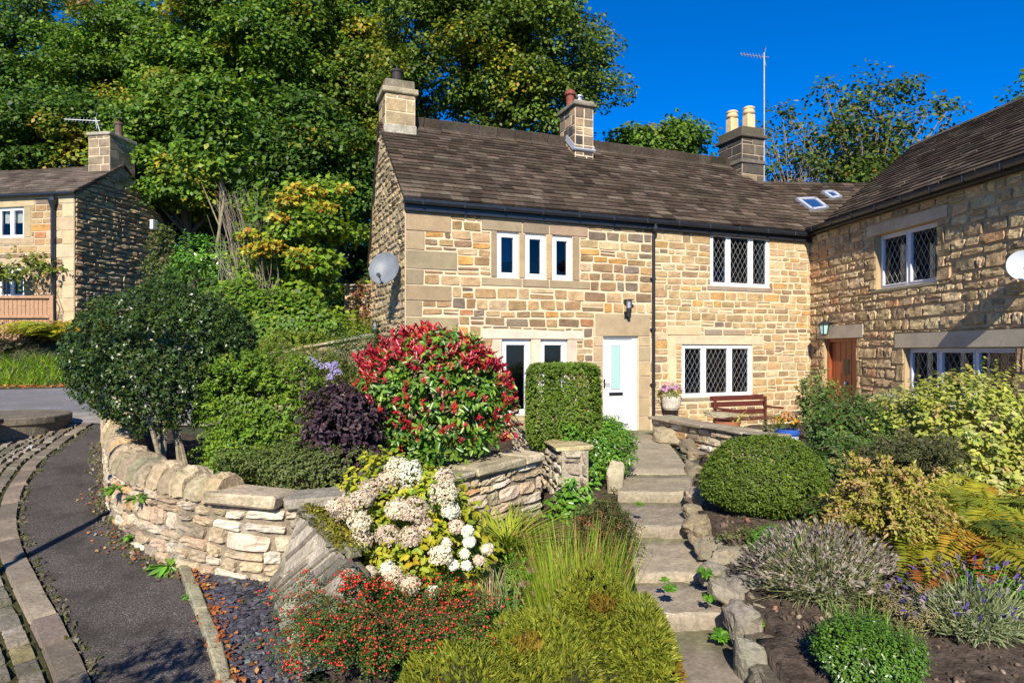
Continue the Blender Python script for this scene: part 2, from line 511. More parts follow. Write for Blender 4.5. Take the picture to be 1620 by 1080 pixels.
def backing(mb, P, u0, u1, z0, z1, holes, col, rev=0.14, revcol=None, d=0.0):
    us = sorted({u0, u1} | {e for h in holes for e in h[:2] if u0 < e < u1})
    zs = sorted({z0, z1} | {e for h in holes for e in h[2:] if z0 < e < z1})
    for a, b in zip(us[:-1], us[1:]):
        for c, e in zip(zs[:-1], zs[1:]):
            m, k = (a + b) / 2, (c + e) / 2
            if any(h[0] < m < h[1] and h[2] < k < h[3] for h in holes): continue
            mb.add([P(a, c, d), P(b, c, d), P(b, e, d), P(a, e, d)], [(0, 1, 2, 3)], col)
    for a, b, c, e in holes:
        q = [(a, c), (b, c), (b, e), (a, e)]
        for i in range(4):
            (p0, p1), (r0, r1) = q[i], q[(i + 1) % 4]
            mb.add([P(p0, p1, d), P(r0, r1, d), P(r0, r1, -rev - 0.1), P(p0, p1, -rev - 0.1)], [(0, 1, 2, 3)], revcol or col)

PAL_BUFF = [((0.378, 0.241, 0.115), 4), ((0.306, 0.194, 0.094), 3), ((0.414, 0.284, 0.148), 3), ((0.234, 0.155, 0.086), 2.8), ((0.450, 0.241, 0.074), 1.5), ((0.189, 0.142, 0.102), 1.8), ((0.360, 0.163, 0.074), 0.3), ((0.468, 0.344, 0.197), 1)]
PAL_PALE = [((0.446, 0.306, 0.155), 4), ((0.381, 0.257, 0.129), 4), ((0.484, 0.360, 0.206), 3), ((0.288, 0.198, 0.116), 1.8), ((0.465, 0.279, 0.103), 1.2), ((0.177, 0.135, 0.095), 0.5)]
PAL_ROCK = [((0.46, 0.33, 0.18), 4), ((0.40, 0.28, 0.15), 3), ((0.52, 0.39, 0.22), 3), ((0.31, 0.225, 0.135), 1.5), ((0.40, 0.22, 0.11), .6)]
PAL_GABLE = [((0.40, 0.30, 0.17), 4), ((0.34, 0.25, 0.14), 3), ((0.45, 0.35, 0.21), 2), ((0.27, 0.21, 0.13), 1)]
PAL_DRY = [((0.46, 0.35, 0.22), 3), ((0.52, 0.43, 0.30), 3), ((0.38, 0.29, 0.18), 2.2), ((0.58, 0.50, 0.38), 2), ((0.48, 0.29, 0.13), 1.2), ((0.28, 0.22, 0.15), 1)]
MORT, MORT_R = (0.62, 0.49, 0.325), (0.40, 0.29, 0.17)
DR = (0.40, 0.30, 0.18)
DRP = (0.58, 0.47, 0.36)

def dressed(mb, P, r, col=DR, depth=0.02, rough=0.002, back=0.12):
    u0, u1, z0, z1 = r
    stone(mb, P, u0 + .004, u1 - .004, z0 + .004, z1 - .004, depth, pick([(col, 1)], 0.1), rough=rough, nu=3, nv=3, back=back, inset=0.009)

def slates(mb, O, U, Vv, poly, course=0.14, wr=(0.2, 0.42), th=0.042, pal=None, base=True):
    O, U, Vv = map(lambda q: np.asarray(q, float), (O, U, Vv))
    N = nrm(np.cross(U, Vv))
    if N[2] < 0: N = -N
    pal = pal or [((0.072, 0.052, 0.037), 4), ((0.092, 0.068, 0.049), 3), ((0.05, 0.037, 0.027), 3), ((0.125, 0.096, 0.07), 1)]
    if base: mb.add([O + U * a + Vv * b + N * -0.02 for a, b in poly], [tuple(range(len(poly)))], (0.03, 0.025, 0.02))
    vmin = min(p[1] for p in poly); vmax = max(p[1] for p in poly)
    def span(v):
        xs = []
        for (a, b), (c, d) in zip(poly, poly[1:] + poly[:1]):
            if (b - v) * (d - v) <= 0 and abs(d - b) > 1e-6: xs.append(a + (c - a) * (v - b) / (d - b))
        return (min(xs), max(xs)) if len(xs) >= 2 else None
    v = vmin + 0.0
    row = 0
    while v < vmax - 0.03:
        cr = course * (1.15 - 0.3 * (v - vmin) / (vmax - vmin))
        s0 = span(min(v + cr * 0.5, vmax - 0.01)); s1 = span(min(v + cr, vmax - 0.005)); 
        if s0:
            a, b = s0
            u = a - random.uniform(0, wr[0]) * 0.8
            while u < b:
                w = random.uniform(*wr)
                l, r = max(u, a), min(u + w, b)
                if r - l > 0.03:
                    t = th * random.uniform(0.75, 1.3)
                    jb = random.uniform(-0.012, 0.012); lift = random.uniform(0.0, 0.008)
                    g = 0.004
                    v0, v1 = v + jb, min(v + cr * 1.55, vmax + 0.02)
                    h0 = th * 1.25 + lift; h1 = th * 0.45
                    sk = random.uniform(-0.006, 0.006)
                    P = lambda uu, vv, hh: O + U * uu + Vv * vv + N * hh
                    vs = [P(l + g, v0 + sk, h0 - t), P(r - g, v0 - sk, h0 - t), P(r - g, v1, h1 - t), P(l + g, v1, h1 - t),
                          P(l + g, v0 + sk, h0), P(r - g, v0 - sk, h0), P(r - g, v1, h1), P(l + g, v1, h1)]
                    mb.add(vs, [(4, 5, 6, 7), (0, 1, 5, 4), (1, 2, 6, 5), (3, 0, 4, 7)], pick(pal, 0.2))
                u += w
        v += cr; row += 1

def window(parent, P, r, lights, setback=0.09, fw=0.045, mat='white', lattice=False, dh=0.22, dw=0.13, room=True, label=None, lr=.0027, lmat='lead', inner=0.03, sashes=True, roomdepth=1.3):
    """frame (root part) > pane, lattice; lights = list of relative widths"""
    u0, u1, z0, z1 = r
    f = MB()
    U, Nn, Z = P.u, P.n, V3(0, 0, 1)
    def bar(a, b, c, d, dep, t):
        f.bev(P((a + b) / 2, (c + d) / 2, dep), U * (b - a) / 2, Nn * t, Z * (d - c) / 2, 0.006)
    t = 0.035
    bar(u0, u1, z0, z0 + fw, -setback, t); bar(u0, u1, z1 - fw, z1, -setback, t)
    tot = sum(lights); xs = [u0]
    for l in lights: xs.append(xs[-1] + (u1 - u0) * l / tot)
    bar(u0, u0 + fw, z0 + fw, z1 - fw, -setback, t); bar(u1 - fw, u1, z0 + fw, z1 - fw, -setback, t)
    for x in xs[1:-1]: bar(x - fw * .6, x + fw * .6, z0 + fw, z1 - fw, -setback, t)
    panes = []
    for i in range(len(lights)):
        a = xs[i] + (fw if i == 0 else fw * .6); b = xs[i + 1] - (fw if i == len(lights) - 1 else fw * .6)
        c, d = z0 + fw, z1 - fw
        if sashes:
            s = inner
            for (p, q, e, g) in ((a, b, c, c + s), (a, b, d - s, d), (a, a + s, c + s, d - s), (b - s, b, c + s, d - s)):
                f.bev(P((p + q) / 2, (e + g) / 2, -setback + 0.012), U * (q - p) / 2, Nn * t, Z * (g - e) / 2, 0.008)
            a, b, c, d = a + s, b - s, c + s, d - s
        panes.append((a, b, c, d))
    fo = f.build('window', M[mat], parent)
    if label: fo['label'] = label
    for a, b, c, d in panes:
        g = MB(); g.add([P(a, c, -setback - .01), P(b, c, -setback - .01), P(b, d, -setback - .01), P(a, d, -setback - .01)], [(0, 1, 2, 3)])
        g.build('pane', M['glass'], fo)
        if lattice:
            l = MB()
            W_, H_ = b - a, d - c
            def seg(p, q):
                # clip the diagonal to the pane
                (x0, y0), (x1, y1) = p, q
                t0, t1 = 0.0, 1.0
                for pp, qq in ((-(x1 - x0), x0), ((x1 - x0), W_ - x0), (-(y1 - y0), y0), ((y1 - y0), H_ - y0)):
                    if abs(pp) < 1e-9:
                        if qq < 0: return
                    else:
                        rr = qq / pp
                        if pp < 0: t0 = max(t0, rr)
                        else: t1 = min(t1, rr)
                if t1 - t0 < 0.02: return
                A_ = P(a + x0 + (x1 - x0) * t0, c + y0 + (y1 - y0) * t0, -setback + .002)
                B_ = P(a + x0 + (x1 - x0) * t1, c + y0 + (y1 - y0) * t1, -setback + .002)
                l.tube([A_, B_], lr, 4)
            k = int((W_ / dw + H_ / dh)) + 2
            for i in range(-k, k + 1):
                x = i * dw
                L = H_ / dh * dw
                seg((x, 0), (x + L, H_)); seg((x, H_), (x + L, 0))
            if l.v: l.build('lattice', M[lmat], fo)
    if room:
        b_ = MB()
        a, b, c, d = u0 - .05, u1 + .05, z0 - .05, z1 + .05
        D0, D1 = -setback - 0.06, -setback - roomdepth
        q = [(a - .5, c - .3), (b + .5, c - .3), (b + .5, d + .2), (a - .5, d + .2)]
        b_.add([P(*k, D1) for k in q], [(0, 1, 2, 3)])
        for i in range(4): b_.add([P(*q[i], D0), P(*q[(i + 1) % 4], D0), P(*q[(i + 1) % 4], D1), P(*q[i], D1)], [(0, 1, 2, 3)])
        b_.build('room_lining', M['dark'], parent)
    return fo

def curtain(parent, P, u0, u1, z0, z1, dep, mat='curtain'):
    m = MB(); n = 14
    top, bot = [], []
    for i in range(n + 1):
        u = u0 + (u1 - u0) * i / n; d = dep + 0.02 * math.sin(i * 2.1)
        top.append(P(u, z1, d)); bot.append(P(u, z0, d))
    m.add(bot + top, [(i, i + 1, n + 2 + i, n + 1 + i) for i in range(n)])
    return m.build('curtain', M[mat], parent)

def chimney_stack(name, parent, c, u, hw, hd, z0, z1, pal, ch=(0.18, 0.26), cw=(0.22, 0.4), mort=MORT):
    """square stone stack centred at c (xy), axis u; returns the part"""
    m = MB()
    u = V3(u[0], u[1], 0); n = V3(u[1], -u[0], 0)
    for dirn, half, other in ((n, hw, hd), (-n, hw, hd), (u, hd, hw), (-u, hd, hw)):
        uu = V3(-dirn[1], dirn[0], 0)
        P = Plane((c + dirn * other)[:2], uu[:2], dirn[:2])
        m.add([P(-half, z0, 0), P(half, z0, 0), P(half, z1, 0), P(-half, z1, 0)], [(0, 1, 2, 3)], mort)
        coursed(m, P, -half, half, z0, z1, [], ch, cw, pal, joint=0.016, depth=0.012, rough=0.004, nu=3, nv=3)
    return m.build(name, M['stone'], parent)

def slab(mb, c, u, hw, hd, z0, z1, col=DR, r=0.02):
    u = V3(u[0], u[1], 0); n = V3(u[1], -u[0], 0)
    mb.bev(V3(c[0], c[1], (z0 + z1) / 2), u * hw, n * hd, V3(0, 0, (z1 - z0) / 2), r, col, 0.004)

# ================================================================== MAIN COTTAGE
TH = math.radians(21.6)
mu = V3(math.cos(TH), math.sin(TH), 0); mn = V3(math.sin(TH), -math.cos(TH), 0)
door_pt = at(982, 683, 14.2)
MP = Plane(door_pt[:2], mu[:2], mn[:2])
uA = MP.px(641, 420)[0]; uB = MP.px(1283, 420)[0]
ZT = MP.px(641, 331)[1]                 # wall top at the left corner
ZE = MP.px(641, 318)[1]                 # gutter height
ZTh = door_pt[2]
Acorner = MP(uA, 0); Bcorner = MP(uB, 0)
gn = -mu; gu = -mn                      # gable: outward normal -mu, going away from the camera
GP = Plane(Acorner[:2], gu[:2], gn[:2])
wA, zA = GP.px(602, 196)                # apex
wR, zR = 3.9, GP.px(586, 420)[1]
print('main', uA, uB, ZT, ZE, 'apex', wA, zA, 'rear', GP.px(585, 427), 'A', Acorner, 'B', Bcorner)
cot = thing('stone_cottage', 'pair of buff sandstone cottages under one long stone slate roof with white framed windows', 'cottage', (MP(0, 0)[0], MP(0, 0)[1], ZTh))

R = lambda *a: MP.rect(*a)
tri = [R(786, 821, 367, 439.5), R(831, 864, 370, 441.5), R(874, 905.5, 372.5, 442)]
low = [R(794, 840.5, 536.5, 657), R(855, 898.5, 536.5, 657)]
for k in range(2): low[k] = (low[k][0], low[k][1], R(794, 841, 536.5, 657)[2], R(794, 841, 536.5, 657)[3])
tz0, tz1 = tri[1][2], tri[1][3]
tri = [(a, b, tz0, tz1) for a, b, c, d in tri]
door = R(954, 1010, 532, 685)
upr = R(1124, 1217, 371, 453.5)
lwr = R(1079, 1190, 545.5, 627)
holes = tri + low + [door, upr, lwr]
uD = MP.px(1031, 500)[0]
# dressed blocks: (rect, colour)
blocks = []
u0, u1 = tri[0][0], tri[2][1]
jw = 0.13
lz = tz1 + 0.24
c1, c2 = (tri[0][1] + tri[1][0]) / 2, (tri[1][1] + tri[2][0]) / 2
DG = (0.30, 0.225, 0.14)
blocks += [((u0 - 0.33, c1, tz1, lz), DG), ((c1, c2, tz1, lz), (0.22, 0.17, 0.115)), ((c2, u1 + 0.36, tz1, lz), DG)]
blocks += [((u0 - jw, u0, tz0, tz1), DG), ((u1, u1 + jw * 1.3, tz0, tz1), DG), ((tri[0][1], tri[1][0], tz0, tz1), DR), ((tri[1][1], tri[2][0], tz0, tz1), DR)]
blocks += [((u0 - 0.33, c1, tz0 - 0.17, tz0), DR), ((c1, c2, tz0 - 0.17, tz0), DG), ((c2, u1 + 0.42, tz0 - 0.17, tz0), DG)]
l0, l1, lzb, lzt = low[0][0], low[1][1], low[0][2], low[0][3]
blocks += [((l0 - 0.42, l1 + 0.36, lzt, lzt + 0.19), DRP), ((low[0][1], low[1][0], lzb, lzt), DRP), ((l1, l1 + 0.19, lzb, lzt), DRP), ((l0 - 0.19, l0, lzb, lzt), DRP), ((l0 - 0.25, l1 + 0.25, lzb - 0.13, lzb), DR)]
dl = R(941, 1028, 496, 531)
blocks += [((dl[0], dl[1], door[3], dl[3]), (0.38, 0.28, 0.165))]
zz = ZTh - 0.1; k = 0
while zz < door[3] - 0.02:
    h = min(random.uniform(0.3, 0.52), door[3] - zz)
    if door[3] - zz - h < 0.15: h = door[3] - zz
    blocks += [((door[0] - random.choice([0.24, 0.44]), door[0], zz, zz + h), DR), ((door[1], dl[1] + random.choice([0.0, 0.02]), zz, zz + h), DR)]
    zz += h
lt = R(1067, 1207, 530.5, 545)
blocks += [((lt[0], lt[1], lwr[3], lwr[3] + 0.21), (0.55, 0.44, 0.29)), ((lwr[0] - 0.1, lwr[1] + 0.2, lwr[2] - 0.09, lwr[2]), (0.30, 0.24, 0.17)),
           ((lwr[0] - 0.37, lwr[0] - 0.17, lwr[2] - 0.1, lwr[3] + 0.21), (0.55, 0.41, 0.25)), ((lwr[0] - 0.40, lwr[0] + 0.5, lwr[3] + 0.21, lwr[3] + 0.42), (0.53, 0.40, 0.24)),
           ((lwr[0] + 0.6, lwr[0] + 1.1, lwr[3] + 0.22, lwr[3] + 0.36), (0.25, 0.2, 0.14)), ((lwr[0] + 1.12, lwr[0] + 1.75, lwr[3] + 0.22, lwr[3] + 0.36), (0.28, 0.22, 0.15))]
blocks += [((upr[0] - 0.1, upr[1] + 0.1, upr[2] - 0.11, upr[2]), (0.30, 0.24, 0.17))]
# quoins at the left corner, alternating long and short
zz = ZTh - 0.5; k = 0
while zz < ZT - 0.05:
    h = random.choice([0.36, 0.42, 0.3])
    if zz + h > ZT - 0.12: h = ZT - zz
    blocks.append(((uA, uA + (0.95 if k % 2 else 0.34) * random.uniform(0.9, 1.1), zz, zz + h), random.choice([(0.30, 0.225, 0.135), (0.27, 0.205, 0.125), (0.35, 0.26, 0.155)])))
    zz += h; k += 1
ZB = ZTh - 0.6
mw = MB(); ms = MB(); md = MB()
backing(mw, MP, uA, uB + 0.3, ZB, ZT + 0.12, holes, MORT)
bh = holes + [b[0] for b in blocks]
coursed(ms, MP, uA, uD, ZB, ZT, bh, (0.125, 0.245), (0.16, 0.46), PAL_BUFF, joint=0.02, depth=0.016, rough=0.006, jit=0.012, rnd=0.2, wob=0.014, split=.07)
coursed(ms, MP, uD, uB, ZB, ZT, bh, (0.115, 0.205), (0.17, 0.42), PAL_PALE, joint=0.018, depth=0.013, rough=0.006, jit=0.011, rnd=0.22, wob=0.014)
for r, c in blocks: dressed(md, MP, r, c, rough=.004)
# gable
gtop = lambda w: zA - (zA - (ZT + .12)) * (wA - w) / wA if w < wA else zA - (zA - zR) * (w - wA) / (wR - wA)
mw.add([GP(0, ZB), GP(wR, ZB), GP(wR, zR), GP(wA, zA), GP(0, ZT + .12)], [(0, 1, 2, 3, 4)], (0.40, 0.32, 0.2))
mg = MB()
coursed(mg, GP, 0.02, wR, ZB, zA, [], (0.10, 0.19), (0.16, 0.45), PAL_GABLE, joint=0.03, depth=0.03, rough=0.014, jit=0.015, rnd=0.3, bulge=0.5, wob=0.02, zt=gtop)
# back and far end walls close the volume
back0, back1 = GP(wR, 0), MP(uB + 0.3, 0) + gu * wR
mw.add([V3(back0[0], back0[1], ZB), V3(back1[0], back1[1], ZB), V3(back1[0], back1[1], zR), V3(back0[0], back0[1], zR)], [(0, 1, 2, 3)], MORT)
e0 = MP(uB + 0.3, 0)
mw.add([V3(e0[0], e0[1], ZB), V3(back1[0], back1[1], ZB), V3(back1[0], back1[1], zR), V3(*(e0 + gu * wA)[:2], zA), V3(e0[0], e0[1], ZT)], [(0, 1, 2, 3, 4)], MORT)
wallp = mw.build('wall', M['mortar'], cot)
ms.build('stonework', M['stone'], wallp)
mg.build('gable_stonework', M['rock'], wallp)
md.build('dressed_stonework', M['dress'], wallp)

# windows and doors
for r in tri:
    window(cot, MP, r, [1], setback=0.075, fw=0.045, inner=0.062, room=False)
rm = MB()
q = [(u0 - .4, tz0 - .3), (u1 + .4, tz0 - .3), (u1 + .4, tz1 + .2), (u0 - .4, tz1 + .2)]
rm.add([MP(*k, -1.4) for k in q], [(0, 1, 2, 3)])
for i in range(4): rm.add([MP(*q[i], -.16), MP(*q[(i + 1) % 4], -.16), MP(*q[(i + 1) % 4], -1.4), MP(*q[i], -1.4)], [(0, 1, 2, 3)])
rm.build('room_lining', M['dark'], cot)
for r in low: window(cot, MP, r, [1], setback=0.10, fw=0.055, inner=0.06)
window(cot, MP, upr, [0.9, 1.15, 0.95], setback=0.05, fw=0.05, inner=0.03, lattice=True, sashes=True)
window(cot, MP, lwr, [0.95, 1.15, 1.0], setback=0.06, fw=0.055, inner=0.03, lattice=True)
curtain(cot, MP, upr[0] + .05, upr[0] + .5, upr[2], upr[2] + .45, -0.5, 'blind_and_reflection')
curtain(cot, MP, upr[0] + .62, upr[0] + .95, upr[2], upr[2] + .45, -0.5, 'blind_and_reflection')
for wn in (upr, lwr):
    curtain(cot, MP, wn[0] + .04, wn[0] + .17, wn[2] + .02, wn[3] - .02, -.2); curtain(cot, MP, wn[1] - .15, wn[1] - .04, wn[2] + .02, wn[3] - .02, -.2)
curtain(cot, MP, lwr[1] - .42, lwr[1] - .3, lwr[2] + .3, lwr[3] - .2, -0.25, 'curtain')
curtain(cot, MP, tri[0][0] + .05, tri[0][1] - .05, tz0 + .35, tz1, -0.2, 'blind_and_reflection')  # blue sheet behind the pane stands in for its sky reflection
# white front door with long frosted light
d = MB()
a, b, c, e = door
dz = c
d.bev(MP((a + b) / 2 - .03, (c + e) / 2, -.13), mu * (b - a - .10) / 2, mn * .03, V3(0, 0, (e - c) / 2 - .03), 0.006)
dob = d.build('door', M['white'], cot)
fr = MB()
for (p, q_, g, h) in ((a, a + .045, c, e), (b - .12, b, c, e), (a + .045, b - .12, e - .05, e)):
    fr.bev(MP((p + q_) / 2, (g + h) / 2, -.10), mu * (q_ - p) / 2, mn * .045, V3(0, 0, (h - g) / 2), 0.008)
fr.build('door_frame', M['white'], dob)
g = MB(); gz = R(971, 984, 546, 615)
g.bev(MP((gz[0] + gz[1]) / 2, (gz[2] + gz[3]) / 2, -.098), mu * (gz[1] - gz[0]) / 2, mn * .004, V3(0, 0, (gz[3] - gz[2]) / 2), 0.002)
g.build('frosted_light', M['frost'], dob)
g = MB()
for (p, q_, s, t_) in ((gz[0] - .012, gz[0], gz[2], gz[3]), (gz[1], gz[1] + .012, gz[2], gz[3]), (gz[0] - .012, gz[1] + .012, gz[3], gz[3] + .012), (gz[0] - .012, gz[1] + .012, gz[2] - .012, gz[2])):
    g.box(MP((p + q_) / 2, (s + t_) / 2, -.094), mu * (q_ - p) / 2, mn * .006, V3(0, 0, (t_ - s) / 2))
g.build('light_bead', M['flash'], dob)
g = MB(); lb = R(967, 989, 620.5, 626)
g.bev(MP((lb[0] + lb[1]) / 2, (lb[2] + lb[3]) / 2, -.092), mu * (lb[1] - lb[0]) / 2, mn * .01, V3(0, 0, (lb[3] - lb[2]) / 2), 0.006)
g.build('letter_box', M['black'], dob)
g = MB(); hz_ = MP.px(958, 607)[1]
g.bev(MP(a + .085, hz_, -.09), mu * .018, mn * .008, V3(0, 0, .10), 0.006)
g.tube([MP(a + .085, hz_, -.085), MP(a + .085, hz_, -.04), MP(a + .2, hz_, -.04)], 0.011, 8)
g.build('handle', M['black'], dob)
g = MB(); g.bev(MP((a + b) / 2, c - .06, .03), mu * (b - a + .4) / 2, mn * .17, V3(0, 0, .06), 0.02, DR, 0.005)
g.build('door_step', M['dress'], cot)

# roof ----------------------------------------------------------------
eO = MP(uA - 0.06, ZE + 0.03, 0.14)
ridge0 = GP(wA, zA, 0.06)
Vm = ridge0 - MP(uA - 0.06, ZE + .03, 0.14)
Vm = Vm - mu * np.dot(Vm, mu)
Lm = float(np.linalg.norm(Vm)); vm = Vm / Lm
Nm = nrm(np.cross(mu, vm)); Nm = Nm if Nm[2] > 0 else -Nm
def roof_px(x, y):
    c = V3(0, 0, CAMZ); r = at(x, y, 1.0) - c
    t = np.dot(eO - c, Nm) / np.dot(r, Nm); p = c + r * t
    return float(np.dot(p - eO, mu)), float(np.dot(p - eO, vm))
rA = roof_px(1152, 263); rB = roof_px(1203, 293); rC = roof_px(1289, 366)
print('roof', Lm, rA, rB, rC)
mainpoly = [(0, 0), (rC[0] + 0.25, 0), (rC[0] + .25, max(0.02, rC[1])), (rB[0], rB[1]), (rA[0], Lm), (0, Lm)]
rf = MB()
slates(rf, eO, mu, vm, mainpoly, course=0.155)
# rear slope
rearO = ridge0; rv = GP(wR + .1, zR - .1, 0.06) - ridge0; Lr = np.linalg.norm(rv)
slates(rf, rearO, mu, rv / Lr, [(0, 0), (uB - uA + .4, 0), (uB - uA + .4, Lr), (0, Lr)], course=0.3)
# ridge tiles
rl = rA[0]; x = 0.62
while x < rl - .1:
    w = random.uniform(0.4, 0.55)
    cc = eO + mu * (x + w / 2) + vm * Lm + V3(0, 0, random.uniform(0, .012))
    for sgn, vv in ((1, vm), (-1, -rv / Lr)):
        dvec = vv * 0.1
        rf.bev(cc - dvec * (1 if sgn > 0 else -1) * 1.0 + V3(0, 0, 0.035), mu * (w / 2 - .006), vv * 0.11, nrm(np.cross(mu, vv)) * .016, 0.006, pick([((0.085, 0.065, 0.048), 1)], .25))
    x += w
roof = rf.build('roof', M['slate'], cot)
roof_y = lambda u, v: eO + mu * u + vm * v

# connector roof to the right of the third chimney, with two skylights
P1 = roof_y(*rB); P2 = roof_y(rC[0] + .2, max(rC[1], 0.02))
hdir = V3(math.cos(math.radians(4)), math.sin(math.radians(4)), 0)
Nc = nrm(np.cross(P1 - P2, hdir)); Nc = Nc if Nc[2] > 0 else -Nc
print('connector normal', Nc, P1, P2)
def cpx(x, y, off=0.0):
    c = V3(0, 0, CAMZ); r = at(x, y, 1.0) - c
    t = np.dot(P2 + Nc * off - c, Nc) / np.dot(r, Nc); return c + r * t
vc = nrm(np.cross(Nc, hdir)); vc = vc if vc[2] > 0 else -vc
cp = [P1, P2, P2 + hdir * 3.0, cpx(1352, 290.5) + hdir * 2.0, cpx(1190, 289)]
cuv = [(float(np.dot(p - P2, hdir)), float(np.dot(p - P2, vc))) for p in cp]
cr = MB(); slates(cr, P2, hdir, vc, cuv, course=0.15)
top_a, top_b = cpx(1190, 289), cpx(1352, 290.5) + hdir * 2
back_n = V3(-hdir[1], hdir[0], 0)
cr.add([top_a, top_b, top_b + back_n * 3 - V3(0, 0, 1.5), top_a + back_n * 3 - V3(0, 0, 1.5)], [(0, 1, 2, 3)], (0.06, 0.05, 0.045))
cr.build('link_roof', M['slate'], cot)
for quad in ([(1258, 315), (1290, 314), (1311, 330), (1284, 334)], [(1299, 304), (1318, 303), (1332, 313), (1316, 316)]):
    pts = [cpx(x, y, .06) for x, y in quad]; cen = sum(pts) / 4
    s = MB()
    for i in range(4):
        p, q_ = pts[i], pts[(i + 1) % 4]
        ax = (q_ - p) / 2; inn = nrm(cen - (p + q_) / 2)
        s.box((p + q_) / 2 + inn * .04, ax, inn * .04, Nc * .05)
    so_ = s.build('skylight', M['flash'], cot)
    gq = MB(); gq.add([p + (cen - p) * .12 + Nc * .03 for p in pts], [(0, 1, 2, 3)])
    gm = bpy.data.materials.get('skylight_glass')
    if not gm:
        gm, t_, b_ = new_mat('skylight_glass')
        b_.inputs['Base Color'].default_value = (0.02, 0.06, 0.16, 1); b_.inputs['Roughness'].default_value = 0.02
        b_.inputs['Specular IOR Level'].default_value = 1.0; b_.inputs['IOR'].default_value = 2.2
    gq.build('pane', gm, so_)

# gutter, fascia, downpipe
g = MB()
L = uB - uA
gy_ = ZE - 0.03
prof = [(-.055, .05), (-.055, 0.0), (-.03, -.045), (.03, -.045), (.055, 0.0), (.055, .05), (.045, .05), (.045, 0), (.025, -.033), (-.025, -.033), (-.045, 0), (-.045, .05)]
def gutter_run(m, p0, p1, out):
    n = len(prof)
    vs = [p + out * a + V3(0, 0, b) for p in (p0, p1) for a, b in prof]
    fs = [(i, (i + 1) % n, n + (i + 1) % n, n + i) for i in range(n)] + [tuple(range(n)), tuple(range(n, 2 * n))]
    m.add(vs, fs)
gutter_run(g, MP(uA - .06, gy_, .15), MP(uB - .02, gy_, .15), mn)
x = uA + 0.3
while x < uB:
    g.bev(MP(x, gy_, .15), mu * .025, mn * .064, V3(0, 0, .055), 0.01); x += 0.82
g.build('gutter', M['black'], cot)
g = MB(); g.bev(MP((uA + uB) / 2, ZT + .05, .05), mu * (L / 2 + .02), mn * .045, V3(0, 0, .085), .006)
g.build('fascia', M['black'], cot)
g = MB()
zp = ZTh + .05
pts = [MP(uD, gy_ - .03, .15), MP(uD, gy_ - .12, .15), MP(uD, gy_ - .25, .075), MP(uD, zp + .16, .075), MP(uD + .06, zp + .03, .11), MP(uD + .22, zp - .08, .2)]
g.tube(pts, 0.036, 10)
g.lathe(MP(uD, gy_ - .16, .14), [(0.045, -.05), (0.06, 0.0), (0.06, .06), (.05, .06)], 10)
for z_ in (ZTh + 1.0, ZTh + 2.2, ZTh + 3.3): g.lathe(MP(uD, z_, .075), [(.045, -.03), (.045, .03)], 10); g.box(MP(uD, z_, .04), mu * .06, mn * .03, V3(0, 0, .02))
g.build('downpipe', M['black'], cot, smooth=False)

# chimneys -------------------------------------------------------------
def ridge_pt(px):
    """point of the ridge line seen in column px"""
    best = None
    for u in np.linspace(-1, 12, 1301):
        p = eO + mu * u + vm * Lm
        x = CX + F * p[0] / p[1]
        if best is None or abs(x - px) < best[0]: best = (abs(x - px), p)
    return best[1]
def zpix(p, y): return CAMZ - (y - CY) / F * p[1]
PALC = [((0.38, 0.28, 0.16), 3), ((0.43, 0.33, 0.19), 2), ((0.28, 0.21, 0.125), 3)]
PALD = [((0.36, 0.26, 0.15), 2), ((0.06, 0.052, 0.045), 3), ((0.20, 0.15, 0.10), 2), ((0.42, 0.30, 0.17), 1)]
# left gable stack
cA = GP(wA, 0, -0.37); cA = cA - gu * 0.0
fr_ = cA - gu * .33
hwl = 0.33
st = chimney_stack('chimney', roof, cA, mu, hwl, 0.36, zA - .75, zpix(fr_, 150), PALC, (0.26, 0.34), (0.28, 0.5))
s = MB(); zc = zpix(fr_, 150)
slab(s, cA, mu, hwl + .07, .43, zc, zc + .13, (0.36, 0.31, 0.2))
slab(s, cA, mu, hwl + .0, .36, zc + .13, zc + .32, (0.22, 0.18, 0.13))
s.build('cap', M['coping'], st); s = MB()
slab(s, cA - gu * .02, mu, hwl + .03, .39, zpix(fr_, 208) - .1, zpix(fr_, 199), (0.42, 0.38, 0.30))
s.build('base_course', M['coping'], st)
s = MB(); s.lathe(V3(cA[0], cA[1], zc + .32), [(.13, 0), (.13, .05), (.105, .07), (.11, .28), (.13, .3), (.13, .34), (.1, .34), (.1, .2)], 14)
s.lathe(V3(cA[0], cA[1], zc + .66), [(.02, 0), (.02, .12), (.012, .12)], 6)
s.build('chimney_pot', M['sootpot'], st)
# middle stack
c2 = ridge_pt(908) - V3(0, 0, 0); c2 = V3(c2[0], c2[1], 0) - gu * 0.12
st = chimney_stack('chimney', roof, c2, mu, .245, .42, zpix(c2, 268), zpix(c2, 178), PALD, (0.2, 0.26), (0.16, 0.3))
s = MB(); zc = zpix(c2, 178)
slab(s, c2, mu, .31, .5, zc, zc + .07, (0.2, 0.17, 0.13)); slab(s, c2, mu, .27, .45, zc + .07, zc + .14, (0.3, 0.26, 0.19))
s.build('cap', M['coping'], st)
s = MB(); pp = c2 - mu * .12 + gu * .1
s.lathe(V3(pp[0], pp[1], zc + .14), [(.10, 0), (.10, .28), (.14, .30), (.14, .33), (.12, .40), (.05, .44)], 14)
s.build('chimney_pot', M['redpot'], st)
s = MB(); pp = c2 + mu * .07 - gu * .05
s.lathe(V3(pp[0], pp[1], zc + .14), [(.085, 0), (.085, .16), (.06, .17), (.06, .22), (.095, .22), (.09, .26)], 12)
s.build('cowl', M['metal'], st)
s = MB()
fl = c2 - gu * .43
zf = zpix(fl, 236)
